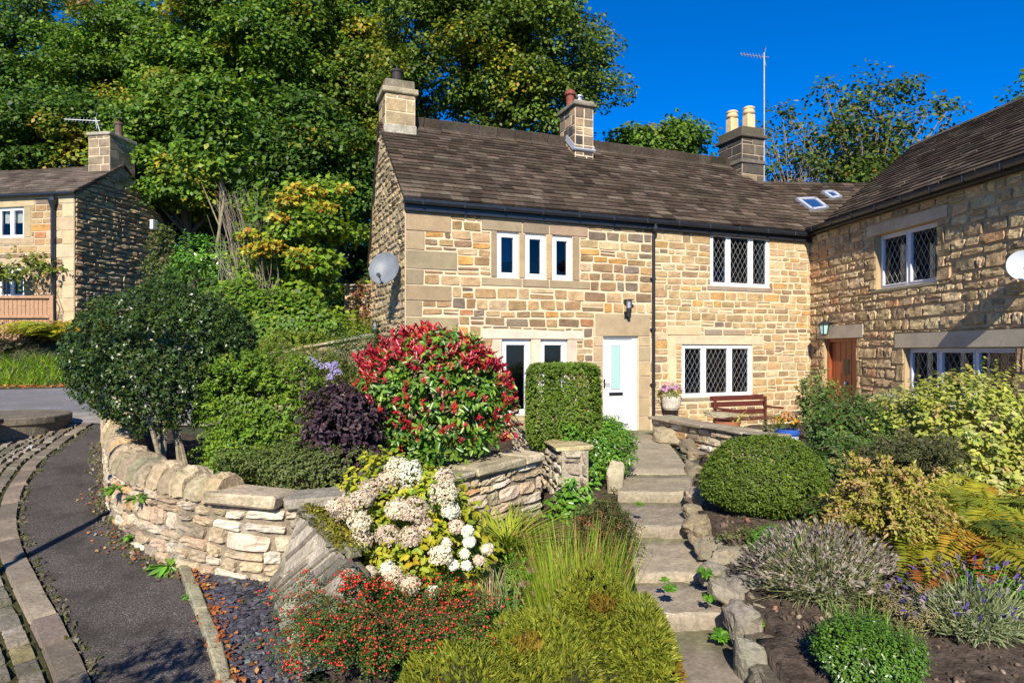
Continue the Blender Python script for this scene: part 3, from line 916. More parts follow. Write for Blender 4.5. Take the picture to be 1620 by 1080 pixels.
s.box(V3(fl[0], fl[1], zf) + vm * 0.0, mu * .29, vm * .06, Nm * .02)
for sg in (-1, 1):
    s.box(V3(c2[0], c2[1], 0) + mu * sg * .26 + V3(0, 0, zf + .2) - gu * .18, mu * .015, vm * .3, Nm * .07)
s.build('flashing', M['flash'], st)
# right stack, two cream pots
c3 = ridge_pt(1172); c3 = V3(c3[0], c3[1], 0)
st = chimney_stack('chimney', roof, c3, mu, .37, .48, zpix(c3, 312), zpix(c3, 226), [((.07, .058, .047), 3), ((.12, .095, .07), 2), ((.30, .22, .13), 1)], (0.2, 0.3), (0.3, 0.5), (0.36, 0.28, 0.19))
s = MB(); zc = zpix(c3, 227)
slab(s, c3, mu, .45, .56, zc, zc + .1, (0.10, 0.08, 0.06)); slab(s, c3, mu, .39, .5, zc + .1, zc + .3, (0.10, 0.085, 0.06))
s.build('cap', M['coping'], st); s = MB()
zc3 = zpix(c3, 262)
slab(s, c3, mu, .42, .53, zc3 - .08, zc3 + .03, (0.15, 0.125, 0.1))
s.build('string_course', M['coping'], st)
for pp, k in ((c3 - mu * .12 + gu * .22, 1.0), (c3 + mu * .1 - gu * .2, 1.0)):
    s = MB()
    o_ = V3(pp[0], pp[1], zc + .3)
    s.bev(o_ + V3(0, 0, .22), mu * .13, gu * .13, V3(0, 0, .22), .03)
    s.lathe(o_ + V3(0, 0, .44), [(.13, 0), (.16, .03), (.17, .07), (.15, .09), (.14, .13), (.16, .15), (.16, .19), (.13, .21)], 16)
    s.build('chimney_pot', M['cream'], st)
s = MB()
fl = c3 - gu * .5
s.box(V3(fl[0], fl[1], zpix(fl, 300)), mu * .3, vm * .07, Nm * .02)
s.build('flashing', M['flash'], st)

# ================================================================== RIGHT HOUSE
VP2 = 690.0
dirv = nrm(V3(-(VP2 - CX) / F, -1, 0))        # along the facade towards the camera
rn = V3(-abs(dirv[1]), -dirv[0] if False else 0, 0)
rn = nrm(V3(dirv[1], -dirv[0], 0)); rn = rn if rn[0] < 0 else -rn
RP = Plane(Bcorner[:2], dirv[:2], rn[:2])
hs_ = thing('stone_house', 'rock faced brown stone house at the right with a plank door and grey framed windows', 'house', (Bcorner[0], Bcorner[1], ZTh))
print('right', dirv, rn, 'top', RP.px(1300, 362), RP.px(1600, 287))
zrt = (RP.px(1300, 364)[1] + RP.px(1580, 291)[1]) / 2
RE = 9.0
def rrect(x0, x1, yt0, yt1, yb0, yb1):
    a = RP.px(x0, (yt0 + yb0) / 2)[0]; b = RP.px(x1, (yt1 + yb1) / 2)[0]
    zt = (RP.px(x0, yt0)[1] + RP.px(x1, yt1)[1]) / 2; zb = (RP.px(x0, yb0)[1] + RP.px(x1, yb1)[1]) / 2
    return a, b, zb, zt
uw = rrect(1386, 1483, 372, 350, 457, 446)
lw = rrect(1431, 1606, 551, 549, 655, 690)
dw_ = rrect(1304, 1356, 535, 536, 655, 662)
dw_ = (dw_[0], dw_[1], ZTh - .05, dw_[3])
lw = (lw[0], lw[1], lw[3] - 1.12, lw[3])
print('openings', uw, lw, dw_)
rh = [uw, lw, dw_]
rb = []
ul = rrect(1373, 1502, 360, 332, 372, 346)
rb.append(((ul[0], ul[1], uw[3], uw[3] + .24), (0.42, 0.35, 0.25)))
rb.append(((lw[0] - .25, lw[1] + .5, lw[3], lw[3] + .30), (0.42, 0.36, 0.26)))
dlr = rrect(1294, 1367, 513, 512, 535, 535)
rb.append(((dlr[0], dlr[1], dw_[3], dw_[3] + .31), (0.46, 0.39, 0.28)))
rb.append(((uw[0] - .12, uw[1] + .05, uw[2] - .07, uw[2]), (0.33, 0.27, 0.17)))
rb.append(((lw[0] - .1, lw[1] + .1, lw[2] - .08, lw[2]), (0.33, 0.27, 0.17)))
for (a_, b_2, c_, d_) in (uw, lw, dw_):
    for side in (0, 1):
        zz = c_; k = side
        while zz < d_ - .02:
            h = min(random.uniform(.2, .36), d_ - zz)
            if d_ - zz - h < .12: h = d_ - zz
            wq = 0.34 if k % 2 else 0.2
            if (a_, b_2) == dw_[:2]: wq *= .55
            rb.append(((a_ - wq, a_, zz, zz + h) if side == 0 else (b_2, b_2 + wq, zz, zz + h), (0.36, 0.26, 0.14)))
            zz += h; k += 1
mw = MB(); ms = MB(); md = MB()
backing(mw, RP, -0.02, RE, ZB, zrt + .15, rh, MORT_R, rev=.16, revcol=(0.42, 0.30, 0.16))
coursed(ms, RP, 0.0, RE, ZB, zrt, rh + [b[0] for b in rb], (0.13, 0.25), (0.16, 0.46), PAL_ROCK, joint=0.02, depth=0.033, rough=0.014, jit=0.014, rnd=0.2, bulge=0.4, nu=7, nv=5, wob=0.012, inset=0.016)
for i, (r, c) in enumerate(rb):
    if i < 5: md = MB(); dressed(md, RP, r, c, depth=0.035); md.build('lintel' if i < 3 else 'sill', M['dress'], hs_)
    else: stone(ms, RP, r[0] + .005, r[1] - .005, r[2] + .005, r[3] - .005, .035, pick([(c, 1)], .15), rough=.014, bulge=.25, nu=5, nv=4, back=.1)
pw = 8.0
bk = -rn
c0, c1_ = RP(-0.02, 0), RP(RE, 0)
for p, q_ in ((c0, c0 + bk * pw), (c0 + bk * pw, c1_ + bk * pw), (c1_, c1_ + bk * pw)):
    mw.add([V3(p[0], p[1], ZB), V3(q_[0], q_[1], ZB), V3(q_[0], q_[1], zrt + .1), V3(p[0], p[1], zrt + .1)], [(0, 1, 2, 3)], MORT_R)
wp = mw.build('wall', M['mortar'], hs_)
ms.build('rock_faced_stonework', M['rock'], wp)
window(hs_, RP, uw, [1, 1.05], setback=.14, fw=.055, mat='grey_frame', lattice=True, inner=.03, dh=.24, dw=.15, lr=.003, lmat='lead')
window(hs_, RP, lw, [1, 1.05, 1.1], setback=.14, fw=.055, mat='grey_frame', lattice=True, inner=.03, dh=.24, dw=.15, lr=.003, lmat='lead')
for (r, fs_) in ((uw, (.42, .8)), (lw, (.3, .62, .95))):
    for f_ in fs_:
        uu = r[0] + (r[1] - r[0]) * f_
        curtain(hs_, RP, uu - .05, uu + .05, r[2] + .02, r[3] - .15, -.28)
# plank door
a, b, c, e = dw_
d = MB(); n = 6
for i in range(n):
    p, q_ = a + (b - a) * i / n, a + (b - a) * (i + 1) / n
    d.bev(RP((p + q_) / 2, (c + e) / 2, -.17), dirv * (q_ - p) / 2 * .97, rn * .025, V3(0, 0, (e - c) / 2), .012)
dob = d.build('door', M['reddoor'], hs_)
fr = MB()
for (p, q_, g_, h_) in ((a, a + .07, c, e), (b - .07, b, c, e), (a + .07, b - .07, e - .07, e)):
    fr.bev(RP((p + q_) / 2, (g_ + h_) / 2, -.12), dirv * (q_ - p) / 2, rn * .05, V3(0, 0, (h_ - g_) / 2), .008)
fr.build('door_frame', M['reddoor'], dob)
g = MB(); m_ = (a + b) / 2 + .02
g.bev(RP(m_, c + 1.42, -.142), dirv * .10, rn * .006, V3(0, 0, .17), .004); g.build('door_light', M['black'], dob)
g = MB(); g.lathe(RP(m_, c + 1.05, -.13), [(.03, -.04), (.045, 0), (.03, .04)], 8); g.build('knocker', M['lead'], dob)
g = MB(); g.bev(RP((a + b) / 2, c - .04, .05), dirv * (b - a) / 2 * 1.2, rn * .2, V3(0, 0, .06), .02, DR); g.build('door_step', M['dress'], hs_)
# roof
pit = math.radians(35)
rO = RP(0, zrt + .16, .22)
rv_ = V3(0, 0, math.sin(pit)) + bk * math.cos(pit)
Nr = nrm(np.cross(dirv, rv_)); Nr = Nr if Nr[2] > 0 else -Nr
def rpx(x, y):
    c = V3(0, 0, CAMZ); r = at(x, y, 1.0) - c
    t = np.dot(rO - c, Nr) / np.dot(r, Nr); p = c + r * t
    return float(np.dot(p - rO, dirv)), float(np.dot(p - rO, rv_))
q0, q1, q2 = rpx(1290, 363), rpx(1451, 228), rpx(1620, 157)
print('rroof', q0, q1, q2)
rr = (q1[1] + q2[1]) / 2
rpoly = [(q0[0], 0), (RE + .2, 0), (RE + .2, rr), (q1[0], rr)]
m = MB(); slates(m, rO, dirv, rv_, rpoly, course=.17, wr=(.25, .5))
rb_ = V3(0, 0, -math.sin(pit)) + bk * math.cos(pit)
slates(m, rO + rv_ * rr, dirv, rb_, [(q1[0], 0), (RE + .2, 0), (RE + .2, rr), (q1[0], rr)], course=.4, wr=(.4, .6))
x = q1[0]
while x < RE:
    w = random.uniform(.4, .55)
    for vv, sg in ((rv_, -1), (rb_, 1)):
        m.bev(rO + rv_ * rr + dirv * (x + w / 2) + vv * .1 * sg + V3(0, 0, .04), dirv * (w / 2 - .005), vv * .11, nrm(np.cross(dirv, vv)) * .016, .006, pick([((.10, .085, .06), 1)], .2))
    x += w
# left end wall triangle under the verge
m.add([rO + dirv * q0[0], rO + dirv * q1[0] + rv_ * rr, rO + dirv * q1[0] + rv_ * rr + rb_ * rr], [(0, 1, 2)], (.05, .04, .03))
m.build('roof', M['slate'], hs_)
g = MB(); gutter_run(g, RP(.1, zrt + .1, .24), RP(RE, zrt + .1, .24), rn)
x = .5
while x < RE: g.bev(RP(x, zrt + .1, .24), dirv * .02, rn * .064, V3(0, 0, .055), .01); x += .75
g.build('gutter', M['black'], hs_)
g = MB(); g.bev(RP(RE / 2, zrt + .08, .09), dirv * RE / 2, rn * .09, V3(0, 0, .07), .006); g.build('fascia', M['black'], hs_)

# ================================================================== LEFT HOUSE
LY = 22.0
lu = nrm(V3(1, -0.17, 0)); ln = V3(lu[1], -lu[0], 0)
Lc = at(118, 500, LY)
LP = Plane(Lc[:2], lu[:2], ln[:2])
lg = thing('stone_cottage', 'distant stone cottage at the left edge, its gable in shade', 'cottage', (Lc[0], Lc[1], float(zg(Lc[0], LY))))
lzt_ = LP.px(60, 313)[1]; lzb_ = LP.px(60, 600)[1]
w1 = LP.rect(-4, 38, 328, 376); w2 = LP.rect(-4, 38, 423, 470)
lgu = -ln; LG = Plane(Lc[:2], lgu[:2], lu[:2])
wa_, za_ = LG.px(193, 262); wr_, zr_ = LG.px(276, 372)
print('left', lzt_, lzb_, 'apex', wa_, za_, 'rear', wr_, zr_)
mw = MB(); ms = MB(); md = MB(); mg = MB()
LL = -9.0
backing(mw, LP, LL, 0, lzb_, lzt_ + .1, [w1, w2], (.54, .44, .3))
lb_ = [((w[0] - .2, w[1] + .45, w[3], w[3] + .3), DR) for w in (w1, w2)] + [((w[0] - .2, w[1] + .4, w[2] - .22, w[2]), DR) for w in (w1, w2)] + [((w[1], w[1] + .3, w[2], w[3]), DR) for w in (w1, w2)]
zz = lzb_; k = 0
while zz < lzt_ - .05:
    h = min(.45, lzt_ - zz)
    lb_.append(((-.9 if k % 2 else -.45, 0, zz, zz + h), (.46, .36, .22))); zz += h; k += 1
coursed(ms, LP, LL, 0, lzb_, lzt_, [w1, w2] + [b[0] for b in lb_], (.17, .27), (.3, .7), PAL_BUFF, joint=.016, depth=.015, nu=3, nv=3, split=.05)
for r, c in lb_: dressed(md, LP, r, c)
ltop = lambda w: lzt_ + (za_ - lzt_) * w / wa_ if w < wa_ else za_ - (za_ - zr_) * (w - wa_) / (wr_ - wa_)
mw.add([LG(0, lzb_), LG(wr_, lzb_), LG(wr_, zr_), LG(wa_, za_), LG(0, lzt_ + .1)], [(0, 1, 2, 3, 4)], (.2, .155, .1))
coursed(mg, LG, .02, wr_, lzb_, za_, [], (.12, .24), (.2, .6), PAL_ROCK, joint=.03, depth=.05, rough=.025, jit=.02, rnd=.3, bulge=.5, zt=ltop, wob=.02)
for p, q_ in ((LG(wr_, 0), LP(LL, 0) + lgu * wr_), (LP(LL, 0) + lgu * wr_, LP(LL, 0))):
    mw.add([V3(p[0], p[1], lzb_), V3(q_[0], q_[1], lzb_), V3(q_[0], q_[1], zr_), V3(p[0], p[1], zr_)], [(0, 1, 2, 3)], MORT)
wp = mw.build('wall', M['mortar'], lg)
ms.build('stonework', M['stone'], wp); mg.build('gable_stonework', M['rock'], wp); md.build('dressed_stonework', M['dress'], wp)
for w in (w1, w2): window(lg, LP, w, [1, 1], setback=.1, fw=.07, inner=.03)
curtain(lg, LP, w1[0] + .1, w1[1] - .1, w1[3] - .5, w1[3] - .05, -.2)
lO = LP(LL, lzt_ + .12, .12)
lrv = LG(wa_, za_, .05) - LP(0, lzt_ + .12, .12); lrv = lrv - lu * np.dot(lrv, lu); Ll = np.linalg.norm(lrv)
m = MB(); slates(m, lO, lu, lrv / Ll, [(0, 0), (-LL + .1, 0), (-LL + .1, Ll), (0, Ll)], course=.2, wr=(.3, .6), pal=[((.115, .09, .07), 3), ((.14, .112, .09), 2), ((.085, .067, .053), 2)])
lb2 = LG(wr_ + .1, zr_ - .1, .05) - LG(wa_, za_, .05); Lb = np.linalg.norm(lb2)
slates(m, lO + lrv, lu, lb2 / Lb, [(0, 0), (-LL + .1, 0), (-LL + .1, Lb), (0, Lb)], course=.4, wr=(.5, .9))
lroof = m.build('roof', M['slate'], lg)
cL = LG(wa_, 0, -.4)
st = chimney_stack('chimney', lroof, cL, lu, .42, .62, za_ - .7, LG.px(193, 222)[1], [((.27, .21, .14), 3), ((.2, .16, .11), 2), ((.32, .25, .16), 1)], (.25, .32), (.3, .5))
s = MB(); zc = LG.px(193, 222)[1]
slab(s, cL, lu, .48, .68, zc, zc + .12, (.35, .31, .24)); s.build('cap', M['coping'], st)
s = MB(); s.lathe(V3(cL[0] + .3, cL[1] - .1, zc + .12), [(.15, 0), (.13, .1), (.125, .4), (.16, .42), (.16, .5), (.1, .52)], 12); s.lathe(V3(cL[0] + .3, cL[1] - .1, zc + .6), [(.015, 0), (.015, .15), (.1, .16), (.1, .18)], 8)
s.build('chimney_pot', M['brownpot'], st)
g = MB(); gutter_run(g, LP(LL, lzt_ + .07, .15), LP(.05, lzt_ + .07, .15), ln); g.build('gutter', M['black'], lg)
g = MB(); ud = LP.px(88, 400)[0]
g.tube([LP(ud, lzt_, .12), LP(ud, lzb_ + .2, .1)], .06, 8); g.lathe(LP(ud, lzt_ - .25, .12), [(.06, -.15), (.14, .1), (.14, .2)], 8); g.build('downpipe', M['black'], lg)
# ================================================================== GARDEN WALLS
def arc(P):
    P = np.asarray(P, float); return np.r_[0, np.cumsum(np.linalg.norm(np.diff(P, axis=0), axis=1))]

class Curve:
    """wall line: P(s), right hand normal (the outer face)"""
    def __init__(s, pts, base, top):
        s.P = smooth_line(pts, 80)[:, :2]; s.t = arc(s.P); s.L = s.t[-1]
        k = arc(np.asarray(pts, float)[:, :2]); k = k / k[-1] * s.L
        s.k, s.b, s.h = k, np.asarray(base, float), np.asarray(top, float)
    def pos(s, u): return np.array([np.interp(u, s.t, s.P[:, 0]), np.interp(u, s.t, s.P[:, 1])])
    def nrmv(s, u):
        d = s.pos(min(u + .12, s.L)) - s.pos(max(u - .12, 0)); d /= np.linalg.norm(d) + 1e-9
        return np.array([d[1], -d[0]])
    def dirv(s, u):
        n = s.nrmv(u); return np.array([-n[1], n[0]])
    def base(s, u): return float(np.interp(u, s.k, s.b))
    def top(s, u): return float(np.interp(u, s.k, s.h))
    def __call__(s, u, z, d=0.0):
        """z runs 0..1 from base to top"""
        u_ = min(max(u, 0), s.L); p = s.pos(u_) + s.nrmv(u_) * d + s.dirv(u_) * (u - u_)
        b, t = s.base(u_), s.top(u_)
        return V3(p[0], p[1], b + (t - b) * z)

def curve_wall(root, cv, thick, ch, cw, pal, mat, mort, both=False, ends=True, **kw):
    m = MB(); n = 60
    us = np.linspace(0, cv.L, n)
    fr_ = [cv(u, -.25, 0) for u in us] + [cv(u, 1, 0) for u in us] + [cv(u, 1, -thick) for u in us] + [cv(u, -.25, -thick) for u in us]
    fs = [(k * n + i, k * n + i + 1, (k + 1) * n + i + 1, (k + 1) * n + i) for k in range(3) for i in range(n - 1)]
    fs += [(0, n, 2 * n, 3 * n), (n - 1, 2 * n - 1, 3 * n - 1, 4 * n - 1)]
    m.add(fr_, fs, mort)
    H = np.mean(cv.h - cv.b)
    mp = lambda u, z, d: cv(u, z / H, d)
    coursed(m, mp, 0, cv.L, -.12, H, [], ch, cw, pal, **kw)
    if both: coursed(m, lambda u, z, d: cv(u, z / H, -thick - d), 0, cv.L, -.12, H, [], ch, cw, pal, **kw)
    if ends:
        for e, sg in ((0, -1), (cv.L, 1)):
            f = lambda u, z, d: cv(e + sg * d, z / H, -u)
            coursed(m, f, 0.01, thick - .01, -.12, H, [], ch, (thick * .4, thick * .9), pal, **kw)
    return m.build('stonework', mat, root)

D2z = lambda d: CAMZ - d
wp_pts = [(-6.62, 10.75), (-5.58, 9.13), (-4.62, 7.61), (-4.1, 6.92), (-3.64, 6.48), (-3.33, 6.19), (-3.03, 6.05), (-2.67, 5.85), (-2.33, 5.76), (-1.95, 5.75), (-1.5, 5.98), (-0.75, 6.85), (-0.1, 7.6), (0.35, 8.1)]
wp_base = [float(zg(x, y)) - .02 for x, y in wp_pts[:10]] + [D2z(2.05), D2z(2.05), D2z(2.02), D2z(2.0)]
wp_top = [D2z(d) for d in (.92, 1.07, 1.26, 1.29, 1.30, 1.30, 1.32, 1.34, 1.36, 1.38, 1.38, 1.38, 1.36, 1.33)]
cw_ = Curve(wp_pts, wp_base, wp_top)
gw = thing('garden_wall', 'curved rubble wall beside the footpath, rounded coping stones then flat slabs', 'garden wall', (cw_(cw_.L / 2, 0)[0], cw_(cw_.L / 2, 0)[1], cw_(cw_.L / 2, 0)[2]))
curve_wall(gw, cw_, .36, (.08, .17), (.12, .36), PAL_DRY, M['wallstone'], (.24, .19, .13), joint=.012, depth=.034, rough=.013, jit=.024, rnd=.35, bulge=.35, nu=6, nv=5, wob=.025, inset=.016)
# rounded copings: half discs set on edge
def sfind(px):
    for u in np.linspace(0, cw_.L, 400):
        p = cw_(u, 1, 0)
        if p[1] < 8 and CX + F * p[0] / p[1] > px: return u
    return cw_.L
s_round = sfind(333)
m = MB(); u = 0.0
while u < s_round:
    w = random.uniform(.15, .27); hh = random.uniform(.19, .27); wd = random.uniform(.38, .46)
    col = pick([((.34, .27, .17), 3), ((.40, .31, .18), 2), ((.27, .23, .15), 2), ((.42, .28, .14), .6)], .18)
    ns, npf = 7, 15
    vs = []
    lean = random.uniform(-.03, .03); cc = u + w / 2; wob_ = [random.uniform(-.03, .03) for _ in range(9)]; pf = [random.uniform(-.035, .035) for _ in range(16)]
    for i in range(ns):
        t = i / (ns - 1) * 2 - 1
        sc = 1 - .13 * abs(t) ** 4 + wob_[i]
        for j in range(npf):
            a = math.pi * j / (npf - 1)
            y = math.cos(a) * wd / 2 * sc * (1 + pf[j] + random.uniform(-.02, .02)); z = (math.sin(a) ** .7) * hh * sc * (1 + pf[j] * 1.3) + random.uniform(-.016, .016)
            b = cw_(cc + t * w * .49 + lean * z * 3, 1, -.17 + y)
            vs.append(b + V3(0, 0, z))
    fs = [(i * npf + j, i * npf + j + 1, (i + 1) * npf + j + 1, (i + 1) * npf + j) for i in range(ns - 1) for j in range(npf - 1)]
    fs += [tuple(range(npf)), tuple((ns - 1) * npf + j for j in range(npf))]
    fs += [(i * npf, (i + 1) * npf, (i + 1) * npf + npf - 1, i * npf + npf - 1) for i in range(ns - 1)]
    m.add(vs, fs, col); u += w + .008
def coping_slabs(m, cv, u0, u1, wr, th, wd, off, pal):
    u = u0
    while u < u1 - .1:
        w = min(random.uniform(*wr), u1 - u); cc = u + w / 2
        n_ = cv.nrmv(cc); d_ = cv.dirv(cc); h = random.uniform(*th); wdd = wd * random.uniform(.92, 1.1)
        c = cv(cc, 1, off); c[2] += h / 2 + .004
        slope = (cv.top(min(cc + .2, cv.L)) - cv.top(max(cc - .2, 0))) / .4
        m.bev(c, V3(d_[0], d_[1], slope) * (w / 2 - .008), V3(n_[0], n_[1], random.uniform(-.06, .06)) * wdd / 2, V3(0, 0, h / 2), .018, pick(pal, .15), .012)
        u += w
PC = [((.38, .33, .24), 3), ((.45, .37, .24), 2), ((.31, .28, .21), 2)]
coping_slabs(m, cw_, s_round, cw_.L, (.45, .85), (.07, .12), .46, -.16, PC)
m.build('coping', M['coping'], gw)

# wall with slab coping running back from the end pier
pts = [(.02, 12.3), (.3, 10.2), (.62, 8.25)]
cv = Curve(pts, [D2z(1.7), D2z(1.85), D2z(2.0)], [D2z(1.24)] * 3)
g2 = thing('garden_wall', 'narrow stone wall with yellowish slab coping between red tipped shrub and clipped hedge', 'garden wall', tuple(cv(cv.L, 0)))
cv2 = Curve([(x - .0, y) for x, y in pts], cv.b, cv.h)
curve_wall(g2, cv2, .34, (.09, .17), (.12, .32), [((.38, .32, .22), 3), ((.32, .26, .19), 2), ((.48, .42, .32), 2)], M['wallstone'], (.34, .29, .21), joint=.022, depth=.04, rough=.018, jit=.025, rnd=.6, bulge=.5, nu=5, nv=4, wob=.02)
m = MB(); coping_slabs(m, cv2, 0, cv2.L + .0, (.6, .9), (.045, .06), .5, -.17, [((.46, .37, .19), 2), ((.40, .33, .19), 1)])
m.build('coping', M['coping'], g2)

# short mossy wall in front, running towards the camera, its battered face of slabs pitched at an angle
T0, T1 = V3(-1.83, 5.75, D2z(1.40)), V3(-1.20, 4.75, D2z(1.53))
B0, B1 = V3(-2.07, 5.70, D2z(2.06)), V3(-1.56, 4.72, D2z(2.24))
fn = nrm(np.cross(B1 - B0, T0 - B0)); fn = fn if fn[0] < 0 else -fn
FL = float(np.linalg.norm(B1 - B0)); FH = .68
def mface(a, z, d=0.0):
    """a: metres along from the far end, z: metres up the battered face"""
    u, v = a / FL, z / FH
    bow = .012 * math.sin(a * 3.1 + 1) + .008 * math.sin(z * 7 + a * 2)
    return (B0 * (1 - u) + B1 * u) * (1 - v) + (T0 * (1 - u) + T1 * u) * v + fn * (d + bow)
g3 = thing('garden_wall', 'short mossy wall of thin weathered slabs pitched at an angle, above the slate chippings', 'garden wall', tuple(mface(FL / 2, 0)))
m = MB(); na, nz_ = 14, 8
vs = [mface(FL * 1.04 * i / na, FH * 1.06 * j / nz_ - .04) for j in range(nz_ + 1) for i in range(na + 1)]
fs = [(j * (na + 1) + i, j * (na + 1) + i + 1, (j + 1) * (na + 1) + i + 1, (j + 1) * (na + 1) + i) for j in range(nz_) for i in range(na)]
k0 = len(vs); vs += [mface(FL * 1.04 * i / na, FH * 1.02) + V3(.13, .06, -.05) for i in range(na + 1)] + [mface(FL * 1.04 * i / na, FH * 1.02) + V3(.2, .08, -.7) for i in range(na + 1)]
t0 = nz_ * (na + 1)
fs += [(t0 + i, t0 + i + 1, k0 + i + 1, k0 + i) for i in range(na)] + [(k0 + i, k0 + i + 1, k0 + na + 2 + i, k0 + na + 1 + i) for i in range(na)]
fs += [(0, t0, k0, k0 + na + 1), (na, t0 + na, k0 + na, k0 + 2 * na + 1)]
m.add(vs, fs, np.array([(.44, .38, .29)] * k0 + [(.10, .095, .05)] * (len(vs) - k0)))
ang = math.radians(47); ca, sa = math.cos(ang), math.sin(ang)
q = -1.3
while q < 1.6:
    th = random.choice([.05, .06, .07, .09, .11, .13]); p = -.4 + random.uniform(-.2, 0)
    while p < 2.2:
        ln_ = random.uniform(.25, .7)
        pc, qc = p + ln_ / 2, q + th / 2
        ac, zc_ = pc * ca + qc * sa, pc * sa - qc * ca
        if -.02 < ac < FL * 1.1 and .0 < zc_ < FH * 1.02:
            def rm(pp, qq, d):
                a_, z_ = pp * ca + qq * sa, pp * sa - qq * ca
                return mface(min(max(a_, -.03), FL * 1.14), min(max(z_, -.06), FH * 1.07), d)
            stone(m, rm, p + .006, p + ln_ - .006, q + .006, q + th - .006, random.uniform(.012, .03), pick([((.33, .285, .215), 3), ((.26, .22, .165), 3), ((.38, .33, .25), 1.5), ((.2, .17, .13), 1)], .2), rough=.006, bulge=.2, rnd=.15, jit=.009, nu=6, nv=4, back=.02)
        p += ln_
    q += th
m.build('stonework', M['coping'], g3)
m = MB()
for i in range(22):
    a_ = FL * .98 * (i + random.uniform(0, .6)) / 22
    m.bev(mface(a_, FH * 1.03) + V3(random.uniform(.0, .1), .04, random.uniform(-.01, .03)), V3(.5, -.8, 0) * random.uniform(.03, .07), V3(.8, .5, -.25) * random.uniform(.05, .1), V3(0, 0, random.uniform(.015, .03)), .015, pick([((.15, .14, .08), 2), ((.22, .19, .13), 1), ((.12, .12, .05), 1)], .2), .02)
m.build('coping', M['coping'], g3)

# bench bed wall on the terrace
pts = [(2.80, 13.15), (3.05, 12.3), (3.5, 11.0), (3.95, 10.1)]
cv = Curve(pts, [D2z(1.72), D2z(1.75), D2z(1.75), D2z(1.78)], [D2z(1.33)] * 4)
g4 = thing('garden_wall', 'low rubble wall with grey flagstone coping in front of the garden bench', 'garden wall', tuple(cv(cv.L / 2, 0)))
curve_wall(g4, cv, .34, (.10, .2), (.15, .4), PAL_DRY, M['wallstone'], (.3, .25, .18), joint=.02, depth=.04, rough=.018, jit=.02, rnd=.5, bulge=.5, nu=5, nv=4)
m = MB(); coping_slabs(m, cv, -.05, cv.L + .05, (.8, 1.1), (.05, .065), .52, -.15, [((.33, .28, .20), 1), ((.37, .31, .22), 1)])
m.build('coping', M['coping'], g4)

# ================================================================== PATHS, KERB, SETTS
kl = smooth_line(fp_l, 120)[:, :2]
tk = arc(kl)
def kmap(s, off, h):
    p = np.array([np.interp(s, tk, kl[:, 0]), np.interp(s, tk, kl[:, 1])])
    q = np.array([np.interp(min(s + .1, tk[-1]), tk, kl[:, 0]), np.interp(min(s + .1, tk[-1]), tk, kl[:, 1])]) - np.array([np.interp(max(s - .1, 0), tk, kl[:, 0]), np.interp(max(s - .1, 0), tk, kl[:, 1])])
    q /= np.linalg.norm(q) + 1e-9
    n_ = np.array([-q[1], q[0]])
    p = p + n_ * off
    return V3(p[0], p[1], float(zg(p[0], p[1])) + h)
def paver(m, s0, s1, o0, o1, h, col, rough=.008):
    nu, nv = 4, 3
    vs = []
    A = [0, .08, .5, .92, 1]; B = [0, .12, .88, 1]
    tilt = random.uniform(-.012, .012)
    for b in B:
        for a in A:
            e = a in (0, 1) or b in (0, 1)
            ss = s0 + (s1 - s0) * a; oo = o0 + (o1 - o0) * b
            vs.append(kmap(ss, oo, (-.03 if e else h + tilt * (a - .5) * 2 + random.uniform(-rough, rough))))
    n = 5
    m.add(vs, [(j * n + i, j * n + i + 1, (j + 1) * n + i + 1, (j + 1) * n + i) for j in range(3) for i in range(4)], col)
m = MB(); s = 0
while s < tk[-1] - .1:
    w = random.uniform(.4, .85)
    paver(m, s + .006, min(s + w, tk[-1]) - .006, .0, .21, .05, pick([((.17, .135, .10), 3), ((.21, .17, .125), 2), ((.13, .11, .08), 1)], .18)); s += w
tag(m.build('kerb', M['concrete']), kind='structure')
m = MB(); o = .22
while o < 3.4:
    ow = random.uniform(.11, .16) if o > .3 else .17
    s = random.uniform(-.2, 0)
    smax = tk[-1] - max(0, o - .8) * .9
    while s < smax:
        w = random.uniform(.13, .27)
        paver(m, max(0, s) + .01, min(s + w, tk[-1]) - .01, o + .01, o + ow - .01, random.uniform(.03, .05), pick([((.19, .16, .12), 4), ((.24, .205, .16), 2), ((.14, .12, .09), 3), ((.34, .33, .31), .5), ((.2, .16, .08), 1.5)], .2), .01)
        s += w
    o += ow
tag(m.build('cobbles', M['coping']), kind='structure')
loft_sheet('cobble_bed', np.array([kmap(s, .2, 0) for s in np.linspace(0, tk[-1], 40)]), np.array([kmap(s, 4.2, 0) for s in np.linspace(0, tk[-1], 40)]), 60, 10, .012, M['moss'])

mg_ = MB()
for i in range(480):
    s_ = random.uniform(.2, tk[-1] - .3); p = kmap(s_, random.gauss(-.015, .03), random.uniform(.01, .035)); r = random.uniform(.006, .022)
    ax = nrm(rng.normal(size=3)); ay = nrm(np.cross(ax, rng.normal(size=3)))
    mg_.bev(p, ax * r, ay * r * .7, np.cross(ax, ay) * r * .4, r * .3, pick([((.07, .08, .02), 3), ((.10, .085, .05), 2), ((.16, .13, .09), 1)], .3), r * .2)
for i in range(500):
    u_ = random.uniform(.5, cw_.L * .68); p = cw_(u_, 0, abs(random.gauss(.06, .06)) + .04); p[2] = float(zg(p[0], p[1])) + .03; r = random.uniform(.006, .022)
    ax = nrm(rng.normal(size=3)); ay = nrm(np.cross(ax, rng.normal(size=3)))
    mg_.bev(p, ax * r, ay * r * .7, np.cross(ax, ay) * r * .4, r * .3, pick([((.08, .09, .02), 2), ((.13, .10, .06), 3), ((.24, .2, .15), 1)], .3), r * .2)
tag(mg_.build('path_debris', M['stone']), 'moss, grit and crumbs gathered along both edges of the footpath', kind='stuff')
